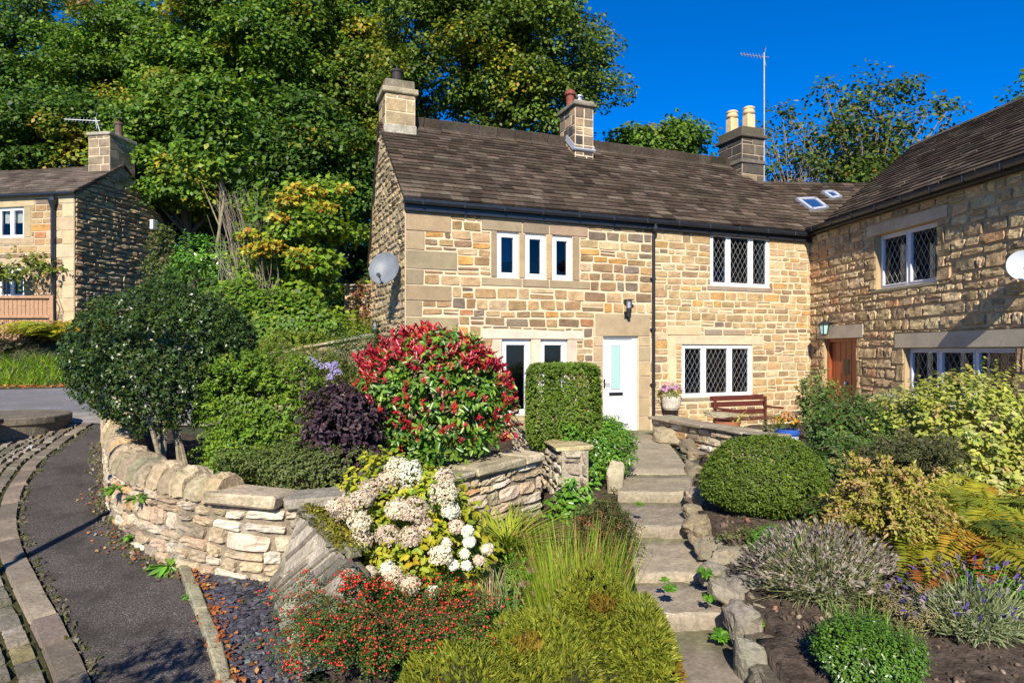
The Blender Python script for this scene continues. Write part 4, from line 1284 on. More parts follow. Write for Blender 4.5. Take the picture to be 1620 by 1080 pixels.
# slate chippings and their edging
ed = G([(292, 905), (312, 960), (335, 1015), (352, 1075), (372, 1130), (390, 1180)])
ed2 = np.array([(-1.98, 5.72, 0), (-1.7, 5.2, 0), (-1.45, 4.6, 0), (-1.25, 4.1, 0), (-1.12, 3.7, 0), (-1.05, 3.5, 0)])
loft_sheet('slate_bed', ed, ed2, 40, 12, .012, M['soil'])
A_, B_ = smooth_line(ed, 50), smooth_line(ed2, 50)
m = MB()
for i in range(2300):
    k = random.random(); q = int(random.random() * 49)
    p = A_[q] * (1 - k) + B_[q] * k; p = p + np.array([random.uniform(-.03, .03), random.uniform(-.05, .05), 0])
    p[2] = float(zg(p[0], p[1])) + random.uniform(.012, .035)
    a = random.uniform(0, 6.28); l, w = random.uniform(.022, .05), random.uniform(.014, .032)
    ax = V3(math.cos(a), math.sin(a), random.uniform(-.35, .35)); ay = V3(-math.sin(a), math.cos(a), random.uniform(-.35, .35))
    m.bev(p, ax * l, ay * w, nrm(np.cross(ax, ay)) * .006, .004, pick([((.075, .068, .085), 4), ((.05, .05, .065), 3), ((.10, .095, .11), 2), ((.13, .16, .15), .4)], .25), .006)
tag(m.build('slate_chippings', M['slate']), 'purple grey slate chippings between the edging stones and the mossy wall', kind='stuff')
m = MB()
for i in range(5):
    p, q = (A_[int(i * 9.8)], A_[int(min(49, i * 9.8 + 9.4))]); c = (p + q) / 2; ax = (q - p) / 2; ax[2] = (zg(q[0], q[1]) - zg(p[0], p[1])) / 2
    c[2] = float(zg(c[0], c[1])) + .03
    m.bev(c, ax * .97, nrm(np.cross(ax, [0, 0, 1])) * .045, V3(0, 0, .045), .012, pick([((.30, .26, .17), 1)], .15), .008)
tag(m.build('edging', M['coping']), kind='structure')

# steps -------------------------------------------------------------------
steps = [  # depth of nosing, D of tread, px left, px right, px y
    (9.47, 1.725, 992, 1094), (8.37, 1.775, 978, 1092), (7.30, 1.925, 990, 1094), (6.20, 2.075, 1005, 1112), (5.52, 2.18, 1020, 1150), (4.45, 2.345, 1040, 1185)]
names = ['landing slab of the garden steps outside the white front door', 'second step below the white door, cracked and pale edged', 'middle garden step beside the round clipped bush', 'long cracked garden step with weeds along its front edge', 'ribbed garden step with weeds growing at its back', 'lowest garden step, broad and grey, beside the mossy green mound']
prev = None
step_edges = []
for i, (Y, D, xl, xr) in enumerate(steps):
    Xl, Xr = (xl - CX) / F * Y, (xr - CX) / F * Y
    Yb = 14.25 if i == 0 else steps[i - 1][0] + .06
    if i == 0: bl, br_ = 1.9, 3.15
    else: bl, br_ = prev
    n, mm = 12, 9
    vs = []
    zt = CAMZ - D
    if i == len(steps) - 1: Y, Xl, Xr = 2.9, .95, 1.75
    ws = []
    for a in range(mm):
        ws.append(random.uniform(-.03, .03))
    rows = np.r_[0, .04, np.linspace(.09, 1, n - 2)]
    for r_i, t in enumerate(rows):
        for a in range(mm):
            k = a / (mm - 1)
            x0 = Xl + (Xr - Xl) * k; x1 = bl + (br_ - bl) * k
            x = x0 * (1 - t) + x1 * t; y = Y * (1 - t) + Yb * t + (ws[a] if r_i < 2 else 0)
            z = zt + random.uniform(-.005, .005) - (.018 if r_i == 0 else 0) + (.02 * t if i else .04 * t)
            vs.append(V3(x, y, z))
    nb = len(vs)
    vs += [V3(v[0], v[1] + random.uniform(.01, .05), zt - .3) for v in vs[:mm]]
    fs = [(j * mm + a, j * mm + a + 1, (j + 1) * mm + a + 1, (j + 1) * mm + a) for j in range(n - 1) for a in range(mm - 1)]
    fs += [(a, a + 1, nb + a + 1, nb + a) for a in range(mm - 1)]
    # side skirts
    L = [j * mm for j in range(n)]; Rr = [j * mm + mm - 1 for j in range(n)]
    b0 = len(vs); vs += [vs[k] - V3(0, 0, .35) for k in L]; b1 = len(vs); vs += [vs[k] - V3(0, 0, .35) for k in Rr]
    fs += [(L[j], L[j + 1], b0 + j + 1, b0 + j) for j in range(n - 1)] + [(Rr[j], Rr[j + 1], b1 + j + 1, b1 + j) for j in range(n - 1)]
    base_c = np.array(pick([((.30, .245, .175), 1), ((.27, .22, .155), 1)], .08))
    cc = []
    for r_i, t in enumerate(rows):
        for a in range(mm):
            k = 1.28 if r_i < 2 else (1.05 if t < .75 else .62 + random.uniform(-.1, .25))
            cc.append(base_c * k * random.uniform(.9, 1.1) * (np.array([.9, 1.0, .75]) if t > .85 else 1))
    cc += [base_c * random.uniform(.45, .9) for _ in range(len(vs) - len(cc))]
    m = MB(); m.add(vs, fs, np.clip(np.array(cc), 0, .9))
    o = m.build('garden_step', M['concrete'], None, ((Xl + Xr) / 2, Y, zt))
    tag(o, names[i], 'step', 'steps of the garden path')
    prev = (Xl, Xr)
    step_edges.append((Y, Yb, Xl, Xr, zt))

pts = [(2.95, 11.2), (2.72, 9.9), (2.42, 8.9), (2.2, 8.2), (2.0, 7.3), (1.86, 6.4), (1.86, 5.6), (1.74, 4.9), (1.62, 4.1), (1.5, 3.2)]
eb = [D2z(1.76), D2z(1.78), D2z(1.85), D2z(1.95), D2z(2.08), D2z(2.2), D2z(2.3), D2z(2.38), D2z(2.42), D2z(2.45)]
et = [D2z(d) for d in (1.74, 1.75, 1.77, 1.82, 1.92, 2.02, 2.10, 2.16, 2.21, 2.25)]
ec = Curve(pts, eb, et)
ew = thing('rubble_edging', 'low rubble retaining edge running up the right side of the garden steps, under the rocks', 'edging wall', tuple(ec(ec.L / 2, 0)))
curve_wall(ew, ec, .15, (.12, .2), (.14, .34), [((.27, .22, .15), 3), ((.22, .185, .13), 2), ((.33, .27, .18), 2)], M['coping'], (.10, .085, .06), joint=.016, depth=.06, rough=.022, jit=.03, rnd=.4, bulge=.5, nu=6, nv=5, wob=.02)
# soil beds ------------------------------------------------------------------
def bed(name, poly, zf, skirt=.8, mat='soil', grid=.16):
    poly = np.asarray(poly, float)
    x0, y0 = poly.min(0); x1, y1 = poly.max(0)
    def inside(x, y):
        c = False
        for (a, b), (d, e) in zip(poly, np.roll(poly, -1, 0)):
            if (b > y) != (e > y) and x < (d - a) * (y - b) / (e - b + 1e-12) + a: c = not c
        return c
    xs, ys = np.arange(x0 - grid, x1 + grid, grid), np.arange(y0 - grid, y1 + grid, grid)
    vid, vs, fs = {}, [], []
    def vert(i, j):
        if (i, j) not in vid:
            x, y = xs[i], ys[j]
            vid[(i, j)] = len(vs); vs.append((x, y, zf(x, y) + .03 * math.sin(x * 7 + y * 3) * math.sin(y * 8 - x * 2)))
        return vid[(i, j)]
    for i in range(len(xs) - 1):
        for j in range(len(ys) - 1):
            if inside(xs[i] + grid / 2, ys[j] + grid / 2): fs.append((vert(i, j), vert(i + 1, j), vert(i + 1, j + 1), vert(i, j + 1)))
    cnt = {}
    for f in fs:
        for a, b in zip(f, f[1:] + f[:1]): cnt.setdefault(frozenset((a, b)), []).append((a, b))
    low = {}
    for k, e in list(cnt.items()):
        if len(e) == 1:
            a, b = e[0]
            for q in (a, b):
                if q not in low: low[q] = len(vs); vs.append((vs[q][0], vs[q][1], vs[q][2] - skirt))
            fs.append((b, a, low[a], low[b]))
    return tag(mesh_obj(name, np.array(vs), fs, M[mat], smooth=True), kind='structure')
z_up = lambda x, y: CAMZ - (1.46 + .035 * (y - 6) - .10 * max(0, -x - 2.5))
inner = [tuple(cw_(u, 1, -.24)[:2]) for u in np.linspace(.05, cw_.L - .1, 24)]
bed('garden_soil', inner + [(.2, 9), (-.05, 11.9), (.3, 13.2), (-2.0, 12.7), (-2.7, 14.2), (-6.0, 11.5)], z_up)
def z_lf(x, y): return CAMZ - (2.30 - .09 * (y - 4.4))
bed('garden_soil', [(-1.3, 5.9), (-1.5, 5.4), (-1.0, 4.2), (-.6, 3.0), (1.05, 3.0), (1.12, 4.7), (1.1, 6.2), (1.2, 7.3), (1.3, 8.4), (1.55, 9.4), (1.9, 12.0), (2.0, 13.4), (.3, 13.0), (.5, 8.3), (.2, 7.8), (-.6, 6.9)], lambda x, y: max(z_lf(x, y), 0) if y < 8.5 else CAMZ - 1.88 + .03 * (y - 8.5))
def z_rt(x, y): return CAMZ - (2.12 - .10 * (y - 4.4)) + .05 * min(max(x - 2.2, 0), 4)
bed('garden_soil', [(1.62, 2.6), (1.84, 4.7), (1.94, 5.5), (1.98, 6.3), (2.12, 7.3), (2.36, 8.3), (2.62, 9.2), (2.95, 10.2), (3.3, 11.2), (3.2, 12.6), (4.4, 12.8), (6.6, 12.4), (7.6, 9), (8.3, 3), (6, 2.6)], lambda x, y: min(z_rt(x, y), CAMZ - 1.72))
bed('terrace', [(2.9, 13.0), (3.4, 12.0), (4.0, 11.5), (7.4, 11.6), (7.4, 16.1), (3.0, 14.6)], lambda x, y: CAMZ - 1.715, mat='concrete' if False else 'soil')

# ================================================================== ROCKS
def rock(label, c, r, col, group=None, seed=0, flat=.75, sq=.55):
    import bmesh
    rs = np.random.default_rng(seed)
    bm = bmesh.new()
    for _ in range(17):
        d = rs.normal(size=3); d /= np.linalg.norm(d)
        d = np.clip(d * 1.45, -1, 1) * rs.uniform(.86, 1.06)
        bm.verts.new(d)
    bmesh.ops.convex_hull(bm, input=bm.verts)
    bmesh.ops.delete(bm, geom=[v for v in bm.verts if not v.link_faces], context='VERTS')
    bmesh.ops.subdivide_edges(bm, edges=bm.edges, cuts=3, use_grid_fill=True)
    for _ in range(2): bmesh.ops.smooth_vert(bm, verts=bm.verts, factor=.3, use_axis_x=True, use_axis_y=True, use_axis_z=True)
    ph = rs.uniform(0, 6.28, 8); k = rs.normal(0, 5, (8, 3)); tw = rs.uniform(-.5, .5)
    bm.verts.index_update()
    vs = []
    for v in bm.verts:
        d = np.array(v.co) * 1.12
        d = d * (1 + .04 * np.sin(k @ d + ph).sum() / 1.5) + rs.uniform(-.015, .015, 3)
        x, y = d[0] * r[0], d[1] * r[1]
        vs.append(c + np.array([x * math.cos(tw) - y * math.sin(tw), x * math.sin(tw) + y * math.cos(tw), d[2] * r[2]]))
    fs = [tuple(v.index for v in f.verts) for f in bm.faces]
    bm.free()
    m = MB(); m.add(vs, fs, col)
    o = m.build('rock', M['wallstone'] if False else M['coping'], None, tuple(c))
    return tag(o, label, 'rock', group)
yy = [(690, 12.8), (720, 11.0), (760, 9.2), (793, 8.0), (830, 7.2), (870, 6.5), (897, 6.15), (935, 5.75), (975, 5.35), (1030, 4.95), (1062, 4.75), (1110, 4.5)]
RK = [(1066, 694, 48, 34, 'big squared sandstone block at the end of the low wall, beside the downpipe foot'),
      (1092, 708, 24, 22, 'small rounded rock just below the big squared block'), (1103, 724, 26, 22, 'knobbly rock in the shade left of the clipped ball, second below the block'),
      (1100, 752, 26, 30, 'shaded rock half hidden by the left side of the clipped ball'),
      (1106, 792, 38, 32, 'pale smooth rock at the lower left foot of the clipped ball'), (1096, 812, 24, 20, 'small cream rock wedged below the pale smooth rock'),
      (1102, 830, 34, 26, 'rough rock next to the middle step, third below the clipped ball'), (1110, 850, 32, 28, 'grey brown rock above the flat pale boulder'),
      (1126, 871, 38, 28, 'flat pale boulder with rounded edges above the tilted slab rock'), (1156, 896, 50, 42, 'tilted slab like rock leaning in the edging'),
      (1168, 936, 50, 42, 'broad dark grey rock with a domed top'), (1194, 954, 28, 22, 'small wedge rock right of the broad dark rock'),
      (1213, 971, 48, 22, 'long tan flat rock beside the grey lavender'), (1206, 992, 30, 22, 'squarish tan rock under the long flat rock'),
      (1234, 995, 34, 26, 'low brown rock at the foot of the grey lavender'), (1217, 1030, 40, 56, 'upright tan rock near the bottom of the path'),
      (1244, 1064, 50, 44, 'lowest rock of the edging, dark and cut by the picture edge'), (1128, 908, 34, 34, 'shaded rock in the lower tier under the tilted slab'),
      (1146, 945, 34, 36, 'mossy rock in the lower tier beside the ribbed step'), (1172, 985, 40, 60, 'tall shaded retaining stone beside the lowest step'), (1192, 1045, 46, 70, 'dark retaining stone at the bottom right of the lowest step')]
for i, (x, y, w, h, lb) in enumerate(RK):
    Y = float(np.interp(y, [a for a, b in yy], [b for a, b in yy]))
    if i >= 17: Y -= .08
    c = at(x, y, Y); s = Y / F
    dark = i in (10, 17, 18, 19, 20, 16)
    rock(lb, c + V3(0, 0, .03 - h * s * .05), (w * s * .60, w * s * random.uniform(.6, .8), h * s * .52), pick([((.25, .22, .17), 1)] if dark else [((.28, .22, .14), 2), ((.24, .195, .13), 2), ((.33, .27, .18), 1)], .16), 'rocks edging the right of the garden steps', 100 + i)
rock('mossy upright stone beside the bright green shrub at the landing', at(972, 757, 8.8), (.13, .16, .2), (.42, .36, .24), None, 300)
rock('white speckled stone at the edge of the tall rush', at(977, 932, 5.5), (.07, .08, .06), (.5, .48, .42), None, 301)
rock('orange brown stone in the shadow behind the mossy wall', at(545, 842, 5.6), (.09, .1, .07), (.42, .2, .08), None, 302)
rock('loose flat stone resting on the flagstone coping near the bench', at(1141, 655, 12.0), (.24, .2, .05), (.34, .29, .19), None, 303)
m = MB()
for i in range(1500):
    y = random.uniform(3.4, 8.2); xl = float(np.interp(y, [3, 4.7, 6.2, 7.3, 8.4], [1.85, 2.05, 2.1, 2.3, 2.6])); x = xl + random.random() ** 1.6 * 2.6
    r = random.uniform(.006, .022) if random.random() < .93 else random.uniform(.022, .04)
    p = V3(x, y, min(z_rt(x, y), CAMZ - 1.72) + .03 * math.sin(x * 7 + y * 3) * math.sin(y * 8 - x * 2) + r * .3)
    ax = nrm(rng.normal(size=3)); ay = nrm(np.cross(ax, rng.normal(size=3)))
    m.bev(p, ax * r, ay * r * .8, np.cross(ax, ay) * r * .6, r * .35, pick([((.07, .05, .035), 5), ((.13, .09, .06), 2), ((.28, .22, .16), .7), ((.3, .14, .08), .25)], .3), r * .2)
tag(m.build('soil_crumbs', M['stone']), 'brown soil clods and small stones in the right hand flower bed', kind='stuff')

# ================================================================== FURNITURE AND FITTINGS
def wall_lantern(P, u, z, kind, label):
    o = P(u, z, 0)
    t = thing('wall_lantern', label, 'lantern', tuple(o))
    m = MB()
    if kind == 'cyl':
        m.lathe(P(u, z, .13), [(.035, -.2), (.04, -.19), (.04, -.12), (.055, -.1), (.06, -.02), (.06, -.01)], 12)
        m.lathe(P(u, z, .13), [(.115, .16), (.118, .168), (.02, .18)], 16)
        m.tube([P(u, z - .16, .13), P(u, z - .16, .0)], .022, 8); m.box(P(u, z - .16, .012), P.u * .05, P.n * .012, V3(0, 0, .08))
        for a in range(3): q = a * 2.09; m.tube([P(u, z, .13) + V3(.055 * math.cos(q), .055 * math.sin(q), -.01), P(u, z, .13) + V3(.055 * math.cos(q), .055 * math.sin(q), .17)], .006, 5)
        m.build('body', M['black'], t)
        g = MB(); g.lathe(P(u, z, .13), [(.048, -.01), (.048, .16)], 12); g.build('lamp_glass', M['metal'], t)
    else:
        m.lathe(P(u, z, .16), [(.13, .12), (.1, .17), (.03, .22), (.015, .26)], 6); m.lathe(P(u, z, .16), [(.06, -.12), (.085, -.1), (.085, -.09)], 6)
        for a in range(6):
            q = a * math.pi / 3; c_, s_ = math.cos(q), math.sin(q)
            m.tube([P(u, z, .16) + V3(.08 * c_, .08 * s_, -.1), P(u, z, .16) + V3(.115 * c_, .115 * s_, .12)], .009, 5)
        m.tube([P(u, z + .2, .16), P(u, z + .22, .08), P(u, z + .1, 0)], .014, 6); m.box(P(u, z + .08, .01), P.u * .04, P.n * .01, V3(0, 0, .09))
        m.build('body', M['black'], t)
        g = MB(); g.lathe(P(u, z, .16), [(.07, -.09), (.105, .12)], 6); g.build('lamp_glass', M['frost'], t)
ul_, zl_ = MP.px(990, 487)
wall_lantern(MP, ul_, zl_, 'cyl', 'small grey cylinder lantern on the wall above the white door')
ul_, zl_ = RP.px(1314, 522)
wall_lantern(RP, ul_, zl_, 'hex', 'black hexagonal lantern on the lintel of the brown plank door')
ul_, zl_ = GP.px(602, 520)
wall_lantern(GP, ul_, zl_, 'cyl', 'small lantern on the gable wall below the satellite dish')

def dish(P, anchor, centre, face, r, mat, label):
    t = thing('satellite_dish', label, 'satellite dish', tuple(anchor))
    m = MB(); f = nrm(face); x = nrm(np.cross(f, [0, 0, 1])); y = np.cross(x, f)
    nr, na = 6, 24
    vs = [centre - f * .06]
    for i in range(1, nr + 1):
        for k in range(na):
            a = 2 * math.pi * k / na; q = r * i / nr
            vs.append(centre + x * q * math.cos(a) * .9 + y * q * math.sin(a) + f * (.09 * (i / nr) ** 2 - .06))
    fs = [(0, 1 + k, 1 + (k + 1) % na) for k in range(na)] + [(1 + i * na + k, 1 + i * na + (k + 1) % na, 1 + (i + 1) * na + (k + 1) % na, 1 + (i + 1) * na + k) for i in range(nr - 1) for k in range(na)]
    b = len(vs); vs += [v - f * .012 for v in vs]
    fs += [tuple(b + q for q in ff[::-1]) for ff in fs]
    fs += [(1 + (nr - 1) * na + k, 1 + (nr - 1) * na + (k + 1) % na, b + 1 + (nr - 1) * na + (k + 1) % na, b + 1 + (nr - 1) * na + k) for k in range(na)]
    m.add(vs, fs); m.build('reflector', mat, t, smooth=False)
    m = MB(); m.tube([centre - f * .06, (centre - f * .06 + anchor) / 2 + V3(0, 0, -.05), anchor], .02, 8)
    m.box(anchor, P.u * .06, P.n * .012, V3(0, 0, .08)); m.build('wall_bracket', M['steel'], t)
    m = MB(); tip = centre + f * r * .75 - y * r * .75
    m.tube([centre - y * r - f * .0, tip], .012, 6); m.build('feed_arm', M['steel'], t)
    m = MB(); m.tube([tip - f * .05, tip + f * .03], [.03, .04], 10); m.build('receiver', M['black'], t)
aw = GP.px(633, 436); anch = GP(0.28, aw[1], 0.0)
dish(GP, anch, at(608, 425, anch[1] - .12), V3(-.15, -1, .33), .33, M['dish'], 'dark grey satellite dish fixed to the gable near the corner')
aw = RP.px(1622, 428); anch = RP(aw[0] + .05, aw[1], 0)
cd = anch + RP.n * .42 + V3(0, 0, .03)
dish(RP, RP(aw[0] + .42, aw[1] - .05, 0), RP(aw[0] + .28, aw[1] + .03, .30), V3(-.55, -1, .35), .245, M['paledish'], 'pale satellite dish at the right picture edge on the stone house')

def aerial(base, top, dirn, n, length, label, el):
    t = thing('aerial', label, 'aerial', tuple(base))
    m = MB(); m.tube([base, top], .022, 6); m.build('mast', M['steel'], t)
    m = MB(); d = nrm(dirn); p0 = V3(*top) - V3(0, 0, .12); x = np.cross(d, [0, 0, 1])
    m.tube([p0 - d * .15, p0 + d * length], .013, 5)
    for i in range(n):
        q = p0 + d * length * (i + .5) / n; l = el * (.9 - .25 * i / n)
        m.tube([q - V3(0, 0, 1) * l / 2 - x * l * .3, q + V3(0, 0, 1) * l / 2 + x * l * .3], .008, 4)
    for a in (-.25, .25): m.tube([p0 + V3(0, 0, a * 1.1) - x * .1, p0 + V3(0, 0, a * 1.1) + x * .12], .009, 4); m.tube([p0, p0 + V3(0, 0, a * 1.1) - d * .05], .01, 4)
    m.build('antenna', M['metal'], t)
Ym = c3[1] + .75
aerial(at(1209, 300, Ym), at(1209, 84, Ym), V3(-1, -.15, .05), 8, .75, 'tall thin aerial on a mast behind the right hand chimney', .22)
Yl = LG(wa_, 0)[1] - .5
aerial(at(164, 226, Yl), at(151, 186, Yl), V3(-1, -.1, .02), 9, 1.05, 'pale television aerial on the left cottage chimney', .3)
# alarm box and vent on the left cottage
m = MB(); ua_, za2 = LG.px(240, 356); m.bev(LG(ua_, za2, .08), LG.u * .16, LG.n * .08, V3(0, 0, .19), .03); m.build('alarm_box', M['white'], lg)
m = MB(); ua_, za2 = LG.px(218, 430); m.lathe(LG(ua_, za2, .04), [(.12, -.1), (.12, .1)], 10); m.build('vent', M['black'], lg)

# bench
bc = V3(4.6, 13.0, CAMZ - 1.72); bu = mu
bench = thing('garden_bench', 'dark red slatted garden bench against the cottage wall', 'bench', tuple(bc))
bw = .66
def bpt(a, b, c): return bc + bu * a + mn * b + V3(0, 0, c)
m = MB()
for z_ in (.52, .68, .80): m.bev(bpt(0, -.22 - (z_ - .5) * .2, z_ + .0), bu * bw, mn * .014, V3(0, 0, .05), .006)
m.build('backrest', M['timber'], bench)
m = MB()
for k in range(4): m.bev(bpt(0, -.1 + .11 * k, .42), bu * bw, mn * .045, V3(0, 0, .012), .005)
m.build('seat', M['timber'], bench)
for sx in (-1, 1):
    for b_, h_ in ((-.18, .82), (.26, .42)):
        m = MB(); m.bev(bpt(sx * (bw - .04), b_, h_ / 2), bu * .025, mn * .025, V3(0, 0, h_ / 2), .006); m.build('leg', M['timber'], bench)
    m = MB(); m.bev(bpt(sx * (bw - .04), .04, .62), bu * .03, mn * .26, V3(0, 0, .018), .006); m.build('armrest', M['timber'], bench)
# small dark chair/table edge beside the bench
tb = V3(5.75, 12.3, CAMZ - 1.72)
tab = thing('side_table', 'small dark metal table beside the bench, behind the flower pot', 'table', tuple(tb))
m = MB(); m.lathe(tb + V3(0, 0, .60), [(.32, 0), (.32, .025)], 20); m.build('table_top', M['black'], tab)
for k in range(3):
    a = k * 2.09 + .4; m = MB(); m.tube([tb + V3(.1 * math.cos(a), .1 * math.sin(a), .6), tb + V3(.28 * math.cos(a), .28 * math.sin(a), 0)], .014, 6); m.build('leg', M['black'], tab)

# round stone seat with dark bench slab at the left edge
sc_ = V3(-8.55, 11.05, 0); sc_[2] = float(zg(sc_[0], sc_[1])) - .15; sc_[0] += .12
seat = thing('round_seat', 'round lichen spotted stone seat beside the cobbles at the left edge', 'seat', tuple(sc_))
m = MB(); m.lathe(sc_, [(.84, -.2), (.86, .0), (.90, .30), (.93, .33), (.93, .42), (.91, .44), (.5, .45)], 40, (.17, .14, .10))
b0 = len(m.v)
ob = m.build('drum', col_mat('lichen_stone', .95, (4, 28), (.35, .35), (1.0, .02), 30, stain=(.7, .68, .6), stain_scale=7, stain_pos=(.67, .72)), seat)
m = MB(); p = at(0, 690, 10.3); 
m.bev(V3(-8.5, 10.0, sc_[2] + .43), V3(.75, -.12, 0), V3(.03, .22, 0), V3(0, 0, .035), .012, (.03, .028, .025)); m.build('bench_slab', M['black'], seat)
m = MB(); m.bev(V3(-7.95, 9.85, sc_[2] + .18), V3(.06, 0, 0), V3(0, .16, 0), V3(0, 0, .24), .02, (.1, .09, .08)); m.build('leg', M['coping'], seat)

# timber fence by the left cottage
fp0, fp1 = at(-60, 500, 20.3), at(81, 500, 20.3)
fz0 = float(zg(-13, 20.3)); fz1 = at(0, 469, 20.3)[2]
fence = thing('timber_fence', 'close boarded pine fence in front of the left cottage', 'fence', (fp1[0], fp1[1], fz0))
m = MB(); x = fp0[0]
while x < fp1[0]:
    w = .13; m.bev(V3(x + w / 2, 20.3 + random.uniform(-.006, .006), (fz0 + fz1) / 2 - .02), V3(w / 2 - .006, 0, 0), V3(0, .012, 0), V3(0, 0, (fz1 - fz0) / 2), .004); x += w
m.build('board_panel', M['fence'], fence)
for z_ in (fz1 - .02, fz1 - .62):
    m = MB(); m.bev(V3((fp0[0] + fp1[0]) / 2, 20.25, z_), V3((fp1[0] - fp0[0]) / 2, 0, 0), V3(0, .045, 0), V3(0, 0, .04), .006); m.build('rail', M['fence'], fence)
m = MB(); m.bev(V3(fp1[0] + .05, 20.28, (fz0 + fz1) / 2), V3(.06, 0, 0), V3(0, .06, 0), V3(0, 0, (fz1 - fz0) / 2 + .03), .01); m.build('post', M['fence'], fence)

# street lamp just outside the frame at the left, its shadow crosses the footpath
lp = V3(-4.92, 3.0, 0); lp[2] = float(zg(lp[0], lp[1]))
sl_ = thing('street_lamp', 'slim lamp post whose shadow crosses the footpath', 'street lamp', tuple(lp))
m = MB(); m.tube([lp, lp + V3(0, 0, 5)], [.07, .05], 10); m.build('post', M['steel'], sl_)
m = MB(); m.tube([lp + V3(0, 0, 5), lp + V3(.2, 0, 5.2), lp + V3(.6, 0, 5.25)], .04, 8); m.bev(lp + V3(.75, 0, 5.24), V3(.22, 0, 0), V3(0, .1, 0), V3(0, 0, .05), .03); m.build('lamp_head', M['steel'], sl_)

# unseen hedge, added out of frame to shade the lower end of the footpath
# ================================================================== PLANTS
def colr(pal, n, var=.22, rs=rng):
    p = np.array([q[0] for q in pal], float); w = np.array([q[1] for q in pal], float)
    c = p[rs.choice(len(p), n, p=w / w.sum())]
    g = (p[:, 1] >= p[:, 0] * .9) & (p.max(1) < .3)
    if g.mean() > .5: c = c * np.array([1.42, 1.38, 1.0])
    return np.clip(c * rs.uniform(1 - var, 1 + var, (n, 1)) * rs.uniform(.93, 1.07, (n, 3)), 0, .9)

SUNB = np.array([0, -.34, .26])          # leaves turn towards the light
def leaf_arrays(P, N, T, L, Wd, C, fold=.18, shape=4):
    N = nrm(nrm(N) + SUNB); T = nrm(T - N * (T * N).sum(1, keepdims=True)); S = np.cross(N, T)
    L = np.broadcast_to(L, (len(P),))[:, None]; Wd = np.broadcast_to(Wd, (len(P),))[:, None]
    if shape == 4:
        v = np.stack([P, P + T * L * .48 + S * Wd * .5 + N * fold * Wd, P + T * L, P + T * L * .48 - S * Wd * .5 + N * fold * Wd], 1)
        f = np.arange(len(P) * 4).reshape(-1, 4)
        c = np.repeat(C, 4, 0)
        return v.reshape(-1, 3), f, c
    # six points, two halves, folded along the midrib and drooping at the tip
    m1 = P + T * L * .5 - N * L * .02; tip = P + T * L - N * L * .12
    v = np.stack([P, P + T * L * .25 + S * Wd * .42 + N * fold * Wd, P + T * L * .68 + S * Wd * .42 + N * fold * Wd * .7 - N * L * .04, tip,
                  P + T * L * .68 - S * Wd * .42 + N * fold * Wd * .7 - N * L * .04, P + T * L * .25 - S * Wd * .42 + N * fold * Wd], 1)
    b = np.arange(len(P))[:, None] * 6
    f = np.concatenate([b + np.array([0, 1, 2, 3]), b + np.array([0, 3, 4, 5])], 0)
    return v.reshape(-1, 3), f, np.repeat(C, 6, 0)

class LB:
    def __init__(s): s.v, s.f, s.c, s.n = [], [], [], 0
    def add(s, vfc):
        v, f, c = vfc
        s.v.append(v); s.f.append(f + s.n); s.c.append(c); s.n += len(v)
    def leaves(s, *a, **k): s.add(leaf_arrays(*a, **k))
    def build(s, name, mat, parent=None, loc=None):
        return mesh_obj(name, np.concatenate(s.v), np.concatenate(s.f), mat, parent, np.concatenate(s.c), loc)

def sph(n, rs, zmin=-1.0):
    z = rs.uniform(zmin, 1, n); a = rs.uniform(0, 2 * math.pi, n); r = np.sqrt(1 - z * z)
    return np.stack([r * np.cos(a), r * np.sin(a), z], 1)

def lumpy(D, rs, k=14, amp=.22, power=6):
    L = sph(k, rs); A = rs.uniform(.3, 1, k) * amp
    return 1 - amp * .5 + (np.maximum(0, D @ L.T) ** power * A).sum(1)

def crown_points(c, R, n, rs, zmin=-.8, amp=.2, depth=.25, power=8, k=18, super_=None):
    D = sph(n, rs, zmin)
    f = lumpy(D, rs, k, amp, power) if amp else np.ones(n)
    if super_:
        D2 = D / (np.abs(D) ** super_).sum(1, keepdims=True) ** (1 / super_)
    else: D2 = D
    r = f * (1 - depth * rs.exponential(.45, n).clip(0, 2.2))
    P = np.asarray(c) + D2 * r[:, None] * np.asarray(R)
    O = nrm(D2 / np.asarray(R))
    return P, O, D

